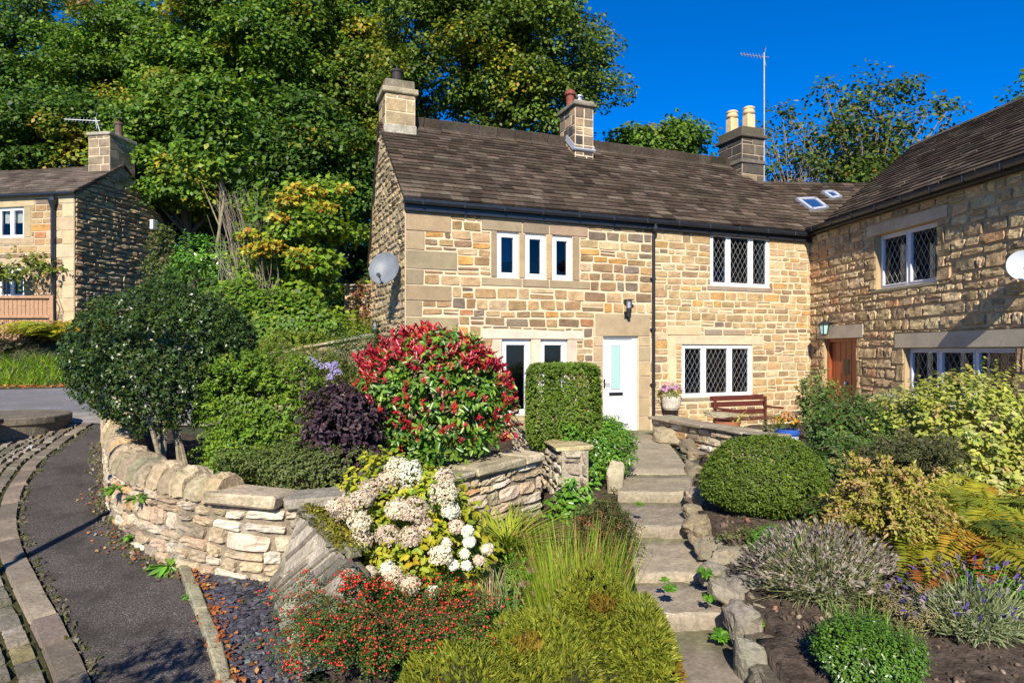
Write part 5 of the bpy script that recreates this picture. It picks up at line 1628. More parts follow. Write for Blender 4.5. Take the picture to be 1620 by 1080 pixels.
def foliage(c, R, n, pal, L, Wd, seed, amp=.2, depth=.25, zmin=-.8, up=.35, rnd=.55, droop=.2, out=.6, shape=4, super_=None, power=8, k=18, var=.22, fold=.18, lb=None, shoot=(9, None)):
    """leaves set in short leafy shoots that point outward from the crown"""
    rs = np.random.default_rng(seed)
    if shoot:
        q, sl = shoot; sl = sl or L * 2.6; m = max(1, n // q)
        P, O, D = crown_points(c, R, m, rs, zmin, amp, depth, power, k, super_)
        A = nrm(O * .8 + np.array([0, 0, .45 - droop]) + rs.normal(size=(m, 3)) * .45)
        t = np.tile(np.linspace(.0, 1, q), m)[:, None]
        sv = np.repeat(rs.uniform(.6, 1.4, m), q)[:, None]
        P, O, A = (np.repeat(a_, q, 0) for a_ in (P, O, A)); n = len(P)
        P = P + A * sl * sv * (t - .45) + np.array([0, 0, -1.0]) * sl * sv * (t ** 2) * droop * .6
        side = rs.normal(size=(n, 3)); side = nrm(side - A * (side * A).sum(1, keepdims=True))
        T = side + A * (.35 + .5 * t) + np.array([0, 0, -.15 - droop * .3])
        N = A * .6 + O * out * .6 + np.array([0, 0, up]) + rs.normal(size=(n, 3)) * rnd * .6
        C = np.clip(np.repeat(colr(pal, m, var, rs), q, 0) * .55 + colr(pal, n, var, rs) * .45, 0, .9)
        s = rs.uniform(.75, 1.2, n) * (1.05 - .35 * t[:, 0])
        lb = lb or LB(); lb.leaves(P, N, T, L * s, Wd * s, C, shape=shape, fold=fold)
        return lb
    P, O, D = crown_points(c, R, n, rs, zmin, amp, depth, power, k, super_)
    N = O * out + np.array([0, 0, up]) + rs.normal(size=(n, 3)) * rnd
    T = rs.normal(size=(n, 3)) * .8 + O * .5 + np.array([0, 0, -droop])
    s = rs.uniform(.7, 1.25, n)
    C = colr(pal, n, var, rs)
    lb = lb or LB()
    lb.leaves(P, N, T, L * s, Wd * s, C, shape=shape, fold=fold)
    return lb

def stems(base, c, R, n, r0, r1, col, seed, spread=.12, inner=.75, mat='bark', parent=None, name='stem', each=False, zfrac=.6):
    rs = np.random.default_rng(seed)
    m = MB()
    for i in range(n):
        d = sph(1, rs, .0)[0]
        b = np.asarray(base) + np.array([rs.uniform(-1, 1) * spread, rs.uniform(-1, 1) * spread, 0])
        e = np.asarray(c) + d * np.asarray(R) * inner
        k1 = b * .65 + e * .35 + rs.normal(size=3) * .04 * np.linalg.norm(e - b); k1[2] = b[2] + (e[2] - b[2]) * .42
        k2 = b * .3 + e * .7 + rs.normal(size=3) * .03 * np.linalg.norm(e - b)
        m.tube([b, k1, k2, e], [r0, r0 * .75, r0 * .5, r1], 6, col)
        if each: m.build(name, M[mat], parent); m = MB()
    if not each: m.build(name, M[mat], parent)

def shrub(name, label, cat, c, R, n, pal, L, Wd, seed, mat='leaf', base=None, nst=5, r0=.015, scol=(.12, .09, .06), group=None, extra=(), each=False, spread=.12, inner=.75, **kw):
    c = np.asarray(c, float)
    base = np.asarray(base if base is not None else (c[0], c[1], c[2] - R[2] * 1.05), float)
    t = thing(name, label, cat, tuple(base), group)
    lb = foliage(c, R, n, pal, L, Wd, seed, **kw)
    for (c2, R2, n2) in extra: foliage(np.asarray(c2), R2, n2, pal, L, Wd, seed + int(1000 * abs(c2[0])) % 97 + 3, lb=lb, **kw)
    lb.build('foliage', M[mat], t)
    if nst: stems(base, c, R, nst, r0, r0 * .3, scol, seed + 1, spread=spread, inner=inner, parent=t, each=each)
    return t

GD, GM, GL, GY = (.020, .048, .010), (.045, .105, .016), (.085, .165, .02), (.17, .19, .02)

# ---- trees ------------------------------------------------------------------
def tree(name, label, c, R, base, nb, npb, pal, leaf, seed, br=1.1, trunk=.28, group=None, mat='leaf', flat=.7, zmin=-.85, limbs=9, bcol=(.13, .10, .075), sparse=1.0, tintpal=None, tintp=0.0, droop=.35, shape=4, bias=.42):
    rs = np.random.default_rng(seed)
    c, R, base = (np.asarray(q, float) for q in (c, R, base))
    t = thing(name, label, 'tree', tuple(base), group)
    D = sph(nb, rs, zmin); rad = rs.uniform(0, 1, nb) ** bias
    B = c + D * rad[:, None] * R * lumpy(D, rs, 12, .25, 5)[:, None]
    lb = LB()
    bs = rs.uniform(.6, 1.25, nb) * br
    for i in range(nb):
        back = (B[i][1] - c[1]) / R[1]
        n = int(npb * (bs[i] / br) ** 2 * (.35 if back > .35 else 1) * sparse)
        d = sph(n, rs, -.55); r = (.45 + .55 * rs.uniform(0, 1, n) ** .6)
        rr = np.array([bs[i], bs[i], bs[i] * flat])
        P = B[i] + d * r[:, None] * rr * (1 + .25 * np.sin(d @ rs.normal(0, 4, (3, 1)) + rs.uniform(0, 6)))
        N = d * .55 + np.array([0, 0, .5]) + rs.normal(size=(n, 3)) * .55
        T = d * .6 + rs.normal(size=(n, 3)) * .6 + np.array([0, 0, -droop])
        s = rs.uniform(.65, 1.25, n)
        p = tintpal if (tintpal and rs.uniform() < tintp) else pal
        C = colr(p, n, .25, rs) * rs.uniform(.75, 1.25)
        lb.leaves(P, N, T, leaf * s, leaf * .72 * s, C, fold=.12, shape=shape)
    lb.build('crown', M[mat], t)
    m = MB()
    top = c + np.array([0, 0, R[2] * .45])
    pts = [base - np.array([0, 0, .3]), base * .7 + c * .3 + rs.normal(size=3) * .1, base * .3 + c * .7 + rs.normal(size=3) * .15, top]
    m.tube(pts, [trunk, trunk * .8, trunk * .55, trunk * .15], 9, bcol)
    for i in rs.choice(nb, min(limbs, nb), replace=False):
        k = rs.uniform(.35, .8); s0 = pts[1] * (1 - k) + pts[2] * k
        e = B[i]; md = (s0 + e) / 2 + np.array([0, 0, -.1 * R[2] * rs.uniform(0, .6)])
        m.tube([s0, md, e], [trunk * .35, trunk * .22, trunk * .06], 6, bcol)
    m.build('trunk', M['bark'], t)
    return t
def T(px, py, Y, pxr, pyr, depth=None):
    s = Y / F
    return at(px, py, Y), (pxr * s, depth or pxr * s * .8, pyr * s)
def gnd(p, dz=0): return (p[0], p[1], float(zg(p[0], p[1])) + dz)

SYC = [((.055, .115, .014), 4), ((.085, .155, .018), 4), ((.03, .065, .010), 2), ((.14, .19, .02), 1)]
SYD = [((.04, .09, .014), 4), ((.06, .12, .016), 3), ((.022, .05, .009), 3), ((.10, .15, .02), .9)]
LIM = [((.072, .115, .018), 4), ((.10, .145, .022), 3), ((.036, .07, .012), 3.5), ((.15, .165, .03), .7)]
TY = [((.17, .18, .02), 3), ((.12, .17, .02), 2), ((.26, .17, .02), .8)]
TO = [((.24, .16, .03), 2), ((.28, .11, .03), 1), ((.14, .14, .02), 2)]
TG = 'trees on the wooded bank behind the cottages'
tl = [
    ('broadleaf tree at the far left top, dark green with a ragged crown', 40, 120, 36, 165, 125, SYD, TY, .10, 120),
    ('broad green tree left of centre above the left cottage chimney, tinged bronze at its top', 205, 120, 34, 130, 125, SYC, TO, .08, 120),
    ('tall sycamore with bright green layered leaves between the left cottage chimney and the big lime', 400, 130, 30, 160, 175, SYC, TY, .14, 190),
    ('yellow flecked sycamore beside the left chimney stack of the long roof', 530, 130, 33, 90, 190, SYC, TY, .22, 130),
    ('low leafy tree behind the ridge of the left cottage', 120, 235, 31, 160, 75, SYD, TY, .1, 110),
    ('mid green sycamore directly right of the left cottage gable', 300, 260, 27, 110, 100, SYC, TY, .12, 130),
    ('dark leafy tree behind the orange tinged maple', 480, 280, 27, 120, 110, SYD, TY, .14, 130),
]
for i, (lb_, px, py, Y, pr, qr, pal, tp, tpp, nb) in enumerate(tl):
    c, R = T(px, py, Y, pr, qr)
    tree('sycamore', lb_, c, R, gnd((c[0], c[1] + .3)), int(nb * 1.3), 430, pal, .20, 500 + i, br=1.0, tintpal=tp, tintp=tpp, group=TG)
# the great lime filling the sky behind the roof
c, R = T(790, 70, 29, 158, 215, 4.5)
tree('lime_tree', 'huge dense lime tree behind the middle of the roof, reaching above the picture', c, R, gnd((c[0], c[1])), 340, 480, LIM, .17, 601, br=1.05, trunk=.5, tintpal=TY, tintp=.1, droop=.6, limbs=14, bias=.36)
c, R = T(600, 210, 31, 75, 120)
tree('lime_tree', 'olive green tree seen behind the gable and its chimney stack', c, R, gnd((c[0], c[1])), 90, 260, LIM, .24, 602, br=1.1, tintpal=TY, tintp=.12)
c, R = T(1035, 232, 31, 62, 45)
tree('broadleaf_tree', 'small green tree peeping over the roof ridge right of the lime', c, R, gnd((c[0], c[1])), 40, 260, SYC, .22, 603, br=.8, tintpal=TY, tintp=.1)
CH = [((.05, .085, .018), 4), ((.075, .115, .02), 3), ((.028, .05, .012), 3), ((.17, .11, .03), .9)]
c, R = T(1370, 225, 25, 140, 95, 2.4)
tree('cherry_tree', 'airy cherry tree with open twiggy top behind the skylight roof', c, R, gnd((c[0], c[1])), 190, 48, CH, .17, 604, br=.5, trunk=.18, bcol=(.2, .17, .13), limbs=110, droop=.6, bias=.5, flat=.8)
c, R = T(1255, 262, 24, 85, 70, 1.8)
tree('cherry_tree', 'thin leafy tree beside the tall aerial mast', c, R, gnd((c[0], c[1])), 100, 34, CH, .16, 605, br=.42, trunk=.12, bcol=(.2, .17, .13), limbs=70, droop=.6, bias=.5)
c, R = T(1400, 300, 24, 70, 45, 1.5)
tree('broadleaf_tree', 'darker bush like tree low behind the junction of the two right roofs', c, R, gnd((c[0], c[1])), 45, 230, CH, .2, 606, br=.7, trunk=.12, droop=.5)
c, R = T(1640, 165, 21, 75, 60, 1.4)
tree('broadleaf_tree', 'sparse tree tips at the right edge above the house roof', c, R, gnd((c[0], c[1])), 36, 34, SYD, .17, 607, br=.42, trunk=.12, limbs=30, droop=.5, bias=.5)

c, R = T(335, 215, 20.5, 42, 75)
tree('sapling', 'slender young tree with a thin bare trunk right of the left cottage gable', c, R, gnd(at(333, 420, 20.5)), 60, 150, SYC, .2, 608, br=.6, trunk=.07, bcol=(.25, .21, .12), limbs=3)
# far wood closing the gaps
rs = np.random.default_rng(77); n = 34000
X = rs.uniform(-34, -2, n); Y = 40 + rs.uniform(-3, 4, n); Zt = 2.5 + rs.uniform(0, 1, n) ** .9 * (13.0 + 2 * np.sin(X * .5) + 1.5 * np.sin(X * 1.3 + 2))
lb = LB(); lb.leaves(np.stack([X, Y, Zt], 1), np.array([0, -.6, .5]) + rs.normal(size=(n, 3)) * .6, rs.normal(size=(n, 3)) + np.array([0, 0, -.4]), .5 * rs.uniform(.6, 1.2, n), .38, colr([(GD, 5), ((.032, .07, .012), 3)], n, .3, rs))
tag(lb.build('woodland', M['leaf']), 'dark wood on the hill behind the nearer trees', kind='stuff')
# undergrowth on the bank
rs = np.random.default_rng(78); n = 26000
X = rs.uniform(-14.5, -3.0, n); Y = rs.uniform(19.5, 27, n)
H = .5 + .6 * np.sin(X * 1.7 + Y) ** 2 + .8 * np.sin(X * .9 - Y * .6) ** 2
keep = ~((X < -9.8) & (Y < 29)); X, Y, H = X[keep], Y[keep], H[keep]; n = len(X)
P = np.stack([X, Y, zg(X, Y) + rs.uniform(0, 1, n) ** .7 * H], 1)
lb = LB(); lb.leaves(P, np.array([0, -.4, .7]) + rs.normal(size=(n, 3)) * .6, rs.normal(size=(n, 3)), .2 * rs.uniform(.6, 1.2, n), .13, colr([(GD, 4), (GM, 2), ((.06, .06, .02), 1)], n, .3, rs))
tag(lb.build('undergrowth', M['leaf']), 'dark undergrowth on the shaded bank below the trees', kind='stuff')

# ---- middle distance left ---------------------------------------------------
MAP = [((.13, .22, .02), 4), ((.085, .16, .018), 3), ((.19, .24, .025), 2), ((.045, .09, .012), 2)]
c, R = T(475, 425, 16.2, 112, 150, 1.3)
t = tree('maple_tree', 'young maple with lime green leaves turning orange and yellow at its top left', c, R, gnd((c[0] + .1, c[1])), 125, 130, MAP, .15, 701, br=.42, trunk=.09, tintpal=[((.42, .22, .02), 3), ((.45, .32, .03), 2), ((.35, .10, .03), 1)], tintp=.0, flat=.6)
lb = LB(); rs = np.random.default_rng(5)
for (px, py, r, n, dy) in ((470, 300, .22, 110, -.3), (455, 318, .25, 130, -.5), (500, 305, .22, 100, -.4), (515, 330, .25, 120, -.6), (430, 390, .3, 150, -.7), (400, 395, .22, 90, -.6), (470, 405, .28, 120, -.8), (440, 345, .2, 80, -.6), (545, 300, .16, 60, -.3), (395, 372, .2, 70, -.5), (415, 402, .2, 70, -.6), (480, 420, .2, 60, -1.0)):
    d = sph(n, rs, -.5); P = at(px, py, 15.3 + dy * .4) + d * r * .95 * rs.uniform(.4, 1, (n, 1)) * np.array([1.2, 1, .6])
    lb.leaves(P, d * .5 + np.array([0, -.2, .5]) + rs.normal(size=(n, 3)) * .5, d + rs.normal(size=(n, 3)) * .5, .13 * rs.uniform(.7, 1.2, n), .1, colr([((.44, .27, .02), 2), ((.42, .36, .03), 3), ((.34, .11, .03), 1), ((.2, .24, .02), 3)], n, .2, rs))
lb.build('autumn_leaves', M['leaf'], t)
# bare twiggy shrub
t = thing('bare_shrub', 'leafless grey twiggy shrub left of the orange maple', 'shrub', gnd(at(395, 470, 15.6)))
m = MB(); rs = np.random.default_rng(9)
b0 = np.array(gnd(at(400, 480, 15.6)))
for i in range(150):
    e = at(rs.uniform(340, 440), rs.uniform(280, 400), 15.6 + rs.uniform(-.6, .6)); b = b0 + rs.normal(size=3) * np.array([.3, .2, 0])
    md = (b + e) / 2 + rs.normal(size=3) * .2 + np.array([.12, 0, .35])
    m.tube([b, md, e + np.array([rs.uniform(-.3, .1), 0, -.1])], [.009, .006, .0025], 4, pick([((.27, .22, .17), 1)], .25))
m.build('twigs', M['bark'], t)
LAU = [((.075, .19, .02), 3), ((.05, .13, .015), 3), ((.13, .23, .03), 1)]
c, R = T(322, 412, 17.5, 42, 38)
shrub('laurel', 'bright green laurel left of the bare twiggy shrub', 'shrub', c, R, 1500, LAU, .16, .07, 711, mat='leafg', up=.5)
c, R = T(258, 420, 19.0, 27, 62)
shrub('columnar_tree', 'slim grey green conical tree against the shaded gable of the left cottage', 'tree', c, R, 2600, [((.06, .085, .02), 3), ((.04, .06, .016), 3), ((.09, .11, .03), 1)], .11, .06, 712, amp=.15, zmin=-1, base=gnd((c[0], c[1])))
c, R = T(300, 460, 16.8, 60, 45)
shrub('shrub', 'dark rough shrub behind the top of the holly', 'shrub', c, R, 2200, [(GD, 3), (GM, 3)], .12, .07, 713)
# ivy covered bank wall
IVY = [((.065, .13, .016), 4), ((.095, .17, .02), 3), ((.04, .08, .012), 2), ((.16, .19, .025), 1)]
c, R = T(440, 525, 14.6, 130, 48, .6)
lb = foliage(c, R, 9500, IVY, .095, .075, 721, amp=.3, k=30, power=14, depth=.15, out=1.0, rnd=.4, shoot=None)
c1, R1 = T(370, 495, 14.9, 60, 38, .5); foliage(c1, R1, 4500, IVY, .095, .075, 722, amp=.3, k=24, depth=.15, out=1.0, rnd=.4, lb=lb, shoot=None)
c1, R1 = T(470, 545, 13.6, 70, 22, .4); foliage(c1, R1, 2600, [((.11, .16, .02), 3), ((.08, .12, .02), 2), ((.15, .12, .03), 1)], .07, .05, 723, amp=.3, lb=lb)
t = thing('ivy', 'broad sheet of ivy spilling over the bank below the maple', 'ivy', gnd(c)); lb.build('foliage', M['leaf'], t)
# retaining walls of the bank
for (p0, p1, zt, zb, lab, th) in ((at(330, 470, 15.4), at(405, 560, 15.2), at(370, 478, 15.4)[2], 1.0, 'pale stone retaining wall glimpsed between the holly and the ivy', .3),
                              (at(545, 470, 16.3), at(592, 470, 16.0), at(565, 455, 16.3)[2], 1.2, 'shaded stone wall with reddish creeper beside the gable', .3),
                              (at(425, 560, 12.6), at(592, 528, 13.9), None, 1.1, 'low sloping garden wall with pale top leading to the gable corner', .34)):
    zts = [zt, zt] if zt else [at(425, 563, 12.6)[2], at(592, 533, 13.9)[2]]
    cv = Curve([(p0[0], p0[1]), (p0[0] * .5 + p1[0] * .5, p0[1] * .5 + p1[1] * .5), (p1[0], p1[1])], [zb] * 3, [zts[0], sum(zts) / 2, zts[1]])
    t = thing('retaining_wall', lab, 'wall', tuple(cv(cv.L / 2, 0)))
    curve_wall(t, cv, th, (.14, .24), (.2, .5), PAL_GABLE, M['wallstone'], (.4, .34, .26), joint=.025, depth=.04, rough=.02, jit=.02, rnd=.5, bulge=.5)
    m = MB(); coping_slabs(m, cv, 0, cv.L, (.5, .9), (.05, .07), .45, -.16, PC); m.build('coping', M['coping'], t)
c, R = T(572, 480, 15.9, 16, 40, .2)
shrub('creeper', 'rust red creeper on the shaded wall beside the gable', 'climber', c, R, 420, [((.18, .06, .03), 3), ((.25, .10, .04), 1), ((.08, .08, .02), 1)], .1, .07, 731, nst=2)
c, R = T(540, 524, 14.8, 48, 14, .5)
shrub('grass_tuft', 'yellow green grassy strip at the foot of the gable', 'grass', c, R, 1500, [((.20, .24, .02), 3), ((.13, .19, .02), 2)], .13, .02, 732, nst=0, up=.2, droop=-.6)

def blades(n, base, rad, h, w, pal, rs, lean=.5, curve=.5, seg=4, var=.25, ry=None, zf=None, hv=.35):
    a = rs.uniform(0, 2 * math.pi, n); q = np.sqrt(rs.uniform(0, 1, n))
    B = np.asarray(base) + np.stack([np.cos(a) * q * rad, np.sin(a) * q * (ry or rad), np.zeros(n)], 1)
    if zf is not None: B[:, 2] = zf(B[:, 0], B[:, 1])
    a2 = a + rs.normal(0, .7, n); D = np.stack([np.cos(a2), np.sin(a2), np.zeros(n)], 1) * (lean * (.25 + q))[:, None] + rs.normal(0, .12, (n, 3)) * np.array([1, 1, 0])
    Hh = h * rs.uniform(1 - hv, 1 + hv * .6, n); S = nrm(np.cross(D + rs.normal(0, .3, (n, 3)), [0, 0, 1.0]))
    C = colr(pal, n, var, rs)
    vs = []
    for k in range(seg + 1):
        t = k / seg
        p = B + np.array([0, 0, 1.0]) * (Hh * (t - curve * t * t * .55))[:, None] + D * (Hh * (t * .5 + curve * t * t))[:, None]
        ww = (w * (1 - t ** 2.2) + .0008) * .5
        vs += [p - S * ww, p + S * ww]
    v = np.stack(vs, 1); m = 2 * (seg + 1)
    b = np.arange(n)[:, None] * m
    f = np.concatenate([b + np.array([2 * k, 2 * k + 1, 2 * k + 3, 2 * k + 2]) for k in range(seg)], 0)
    cc = np.repeat(C, m, 0)
    tips = p
    return (v.reshape(-1, 3), f, cc), tips

def fern(lb, base, n, L, pal, rs, az=None, spread=math.pi, rise=.8, pin=18, pw=.05):
    for i in range(n):
        a = (az if az is not None else 0) + rs.uniform(-spread, spread)
        d = np.array([math.cos(a), math.sin(a), 0]); l = L * rs.uniform(.65, 1.15); up = rise * rs.uniform(.6, 1.25)
        s = np.array([-d[1], d[0], 0]); roll = rs.normal(0, .45)
        t = np.linspace(.12, 1, pin)
        P = np.asarray(base) + d * (l * t * (.6 + .4 * t))[:, None] + np.array([0, 0, 1]) * (l * up * (t - .78 * t * t))[:, None] + rs.normal(0, .05, 3)
        tan = nrm(np.gradient(P, axis=0)); nn = nrm(np.cross(tan, s)); nn = nn * np.sign(nn[:, 2:3] + 1e-6)
        sd = nrm(np.cross(nn, tan) + nn * roll)
        pl = l * .24 * np.sin(np.pi * np.clip(t * .95 + .03, 0, 1)) ** .8
        c0 = colr(pal, 1, .35, rs)[0]
        C = np.clip(c0 * rs.uniform(.85, 1.15, (pin, 1)), 0, .9)
        for sg in (1, -1):
            lb.leaves(P, nn + rs.normal(0, .12, (pin, 3)), sd * sg + tan * .35, pl + .01, l * pw, C, fold=.05)

# verge by the left cottage
rs = np.random.default_rng(31)
lbg = LB()
n = 2600; X = rs.uniform(-16.5, -11.3, n); Y = 17.3 + (X + 16.5) * .02 + rs.uniform(0, 1.6, n); Y = np.where(X > -12.8, Y + (X + 12.8) * .5, Y)
bl, _ = blades(n, (0, 0, 0), .01, .34, .022, [((.16, .26, .02), 4), ((.10, .2, .02), 3), ((.25, .25, .05), 1)], rs, lean=.9)
off = np.repeat(np.stack([X, Y, zg(X, Y) - .02], 1), 10, 0); lbg.add((bl[0] + off, bl[1], bl[2]))
tag(lbg.build('verge_grass', M['leaf']), 'long bright grass along the far edge of the lane', kind='stuff')
def fernplant(label, c, n, L, pal, seed, group=None, **kw):
    t = thing('fern', label, 'fern', tuple(c), group); lb = LB(); fern(lb, np.asarray(c), n, L, pal, np.random.default_rng(seed), **kw); lb.build('fronds', M['leaf'], t); return t
fy = [((.26, .24, .02), 3), ((.17, .22, .02), 3), ((.32, .19, .02), 1)]
c = at(95, 575, 19.3); fernplant('yellowing fern clump at the foot of the left cottage corner', gnd(c, .3), 60, 1.35, fy, 41, rise=1.0)
c = at(60, 575, 19.6); fernplant('second yellow green fern on the bank, left of the downpipe', gnd(c, .2), 36, 1.1, fy, 42, rise=1.0)
c, R = T(25, 555, 19.6, 45, 38, .7)
shrub('shrub', 'brownish tangled shrub on the bank below the timber fence', 'shrub', c, R, 2600, [((.05, .045, .02), 3), ((.09, .06, .03), 2), ((.03, .05, .015), 2)], .14, .05, 741, amp=.35)
c, R = T(92, 530, 19.9, 28, 18, .3)
shrub('shrub', 'russet topped plant at the foot of the downpipe of the left cottage', 'shrub', c, R, 700, [((.30, .16, .03), 3), ((.22, .20, .03), 2)], .12, .05, 742, amp=.35)
for (lab, px, py, pr, qr, sd) in (('climbing plant on the left cottage between its window and downpipe', 62, 420, 44, 20, 743), ('leafy climber sprig right at the left picture edge on the cottage front', 5, 432, 26, 18, 744)):
    c, R = T(px, py, 21.75, pr, qr, .12)
    shrub('climber', lab, 'climber', c, R, 330, [((.10, .14, .02), 3), ((.07, .10, .02), 2), ((.16, .15, .03), 1)], .17, .11, sd, amp=.5, depth=.5, base=(c[0] + .3, 21.85, CAMZ + .3), nst=4, r0=.02)
# fallen leaves along the lane edge, wall foot and slate
rs = np.random.default_rng(51)
P = []
for i in range(500): 
    k = rs.uniform(0, 1); x = -16 + 5.5 * k; y = 17.15 + .3 * k + rs.normal(0, .12); P.append((x, y, zg(x, y) + .03))
big = len(P)
for i in range(420):
    q = rs.integers(0, 50); k = abs(rs.normal(0, .10)) if rs.uniform() < .75 else rs.uniform(0, 1); p = A_[q] * (1 - k) + B_[q] * k; P.append((p[0] + rs.normal(0, .04), p[1] + rs.normal(0, .04), zg(p[0], p[1]) + .055))
for i in range(80):
    u = rs.uniform(cw_.L * .3, cw_.L * .7); d = abs(rs.normal(0, .12)) + .05; p = cw_(u, 0, d); P.append((p[0], p[1], zg(p[0], p[1]) + .035))
P = np.array(P, float); n = len(P); sz = np.where(np.arange(n) < big, .09, .045)
lb = LB(); lb.leaves(P, np.array([0, 0, 1.0]) + rs.normal(size=(n, 3)) * .35, rs.normal(size=(n, 3)), sz * rs.uniform(.6, 1.3, n), sz * .7, colr([((.40, .14, .04), 3), ((.30, .09, .03), 3), ((.45, .25, .08), 1), ((.2, .1, .05), 1)], n, .3, rs))
tag(lb.build('fallen_leaves', M['leafd']), 'orange brown fallen leaves scattered along the edging, wall foot and lane', kind='stuff')

# ---- upper bed behind the curved wall ----------------------------------------
HOL = [((.030, .058, .013), 5), ((.042, .075, .017), 3), ((.018, .034, .009), 3), ((.12, .11, .02), .4)]
c, R = T(262, 566, 7.9, 140, 118)
hb = np.array([at(275, 725, 7.7)[0], 7.75, z_up(-3.9, 7.75) - .05])
shrub('holly_bush', 'large dark glossy holly dome on several bare stems behind the curved wall', 'shrub', c, R, 26000, HOL, .05, .029, 751, mat='leafg', base=hb, nst=6, r0=.032, scol=(.26, .22, .15), each=True, spread=.22, amp=.12, depth=.2, k=40, power=20, rnd=.9, out=.5, fold=.35, zmin=-.92, inner=.28, shoot=(6, .07), extra=((c, (R[0] * .72, R[1] * .72, R[2] * .72), 9000),))
c, R = T(425, 655, 7.6, 92, 98)
shrub('green_shrub', 'bright lime green small leaved shrub right of the holly', 'shrub', c, R, 14000, [((.105, .185, .018), 4), ((.075, .14, .015), 3), ((.17, .22, .02), 1.5), ((.04, .08, .012), 2)], .05, .03, 752, nst=9, r0=.012, scol=(.2, .13, .09), amp=.32, k=26, power=10, rnd=.7, extra=(((at(380, 710, 7.3)), (.36, .3, .4), 3600),))
c, R = T(470, 600, 9.6, 95, 52)
asr = shrub('aster', 'olive green feathery shrub with pale violet daisies behind the lime green shrub', 'shrub', c, R, 9500, [((.10, .125, .025), 4), ((.075, .10, .022), 3), ((.15, .14, .03), 1), ((.04, .06, .016), 2)], .075, .022, 753, amp=.3, rnd=.8)
rs = np.random.default_rng(12)
for (px, py) in ((496, 574), (528, 586), (524, 597), (534, 590), (490, 570), (506, 580), (518, 580), (530, 578)):
    lb = LB(); n = 60; d = sph(n, rs, -.3); P = at(px, py, 9.0) + d * .05; lb.leaves(P, d + np.array([0, -.3, .6]), rs.normal(size=(n, 3)), .035, .014, colr([((.36, .30, .62), 3), ((.45, .40, .66), 1)], n, .15, rs))
    lb.build('flower_head', M['petal'], asr)
c, R = T(560, 565, 9.9, 45, 40)
shrub('conifer_shrub', 'small dark feathery evergreen left of the red tipped shrub, near the gable', 'shrub', c, R, 2600, [((.04, .075, .02), 3), ((.065, .10, .02), 2)], .085, .02, 754, amp=.3, out=.3, droop=-.6)
c, R = T(490, 738, 6.85, 118, 36, .35)
shrub('trailing_shrub', 'low grey green small leaved shrub leaning over the flat coping slabs', 'shrub', c, R, 9500, [((.10, .13, .045), 4), ((.07, .10, .035), 3), ((.15, .17, .06), 1), ((.035, .05, .02), 2)], .036, .022, 755, amp=.35, k=30, power=14, rnd=.7)
PUR = [((.055, .028, .036), 4), ((.038, .02, .028), 3), ((.09, .05, .055), 2), ((.02, .012, .015), 2)]
c, R = T(545, 690, 7.2, 56, 78, .38)
shrub('purple_shrub', 'dark purple leaved shrub between the lime green shrub and the red tipped one', 'shrub', c, R, 4200, PUR, .075, .045, 756, amp=.3, shape=6, rnd=.6, extra=((at(585, 742, 6.9), (.22, .2, .18), 600),))
# photinia
c, R = T(688, 632, 7.9, 124, 99)
rs = np.random.default_rng(757)
pt = thing('red_tipped_shrub', 'rounded shrub of glossy green leaves crowned with bright red young leaves', 'shrub', (c[0], c[1], z_up(c[0], c[1])))
PGR = [((.055, .13, .016), 4), ((.08, .17, .02), 3), ((.15, .22, .03), 2), ((.03, .07, .012), 2)]
lb = foliage(c, R, 7200, PGR, .108, .048, 757, amp=.13, depth=.24, k=34, power=22, zmin=-.9, shape=6, fold=.16, shoot=(7, .2), rnd=.8, droop=.25)
lb.build('green_leaves', M['leafg'], pt)
PRD = [((.42, .018, .03), 4), ((.33, .012, .035), 3), ((.5, .04, .02), 2), ((.45, .08, .10), .7)]
lb = LB(); rs = np.random.default_rng(758); m_ = 1100
P, O, D = crown_points(c, R, m_, rs, -.75, .13, .05, 22, 34)
rs2 = np.random.default_rng(757)
keep = rs.uniform(0, 1, m_) < (.26 + .26 * (D[:, 2] > -.1) + .6 * np.clip((D[:, 2] - .35) / .3, 0, 1))
P, O, D = P[keep], O[keep], D[keep]; m_ = len(P); q = 7
A = nrm(O * .7 + np.array([0, 0, .75]) + rs.normal(size=(m_, 3)) * .25)
big = np.where(D[:, 2] > .45, 1.0, .72) * rs.uniform(.7, 1.2, m_)
Pq, Aq, sq_ = np.repeat(P, q, 0), np.repeat(A, q, 0), np.repeat(big, q)
t = np.tile(np.linspace(0, 1, q), m_)[:, None]
sd = rs.normal(size=Pq.shape); sd = nrm(sd - Aq * (sd * Aq).sum(1, keepdims=True))
C = np.clip(np.repeat(colr(PRD, m_, .2, rs), q, 0) * .7 + colr(PRD, m_ * q, .2, rs) * .3, 0, .9)
lb.leaves(Pq + Aq * .10 * t * sq_[:, None], Aq * .3 + np.cross(Aq, sd) * .2 - sd * .7, sd * (.75 - .4 * t) + Aq * (.5 + .5 * t), .088 * sq_ * rs.uniform(.7, 1.2, m_ * q), .032 * sq_, C, shape=6, fold=.22)
lb.build('red_leaves', M['leafg'], pt)
stems((c[0], c[1], z_up(c[0], c[1]) - .05), c, R, 9, .025, .006, (.16, .11, .08), 33, parent=pt)
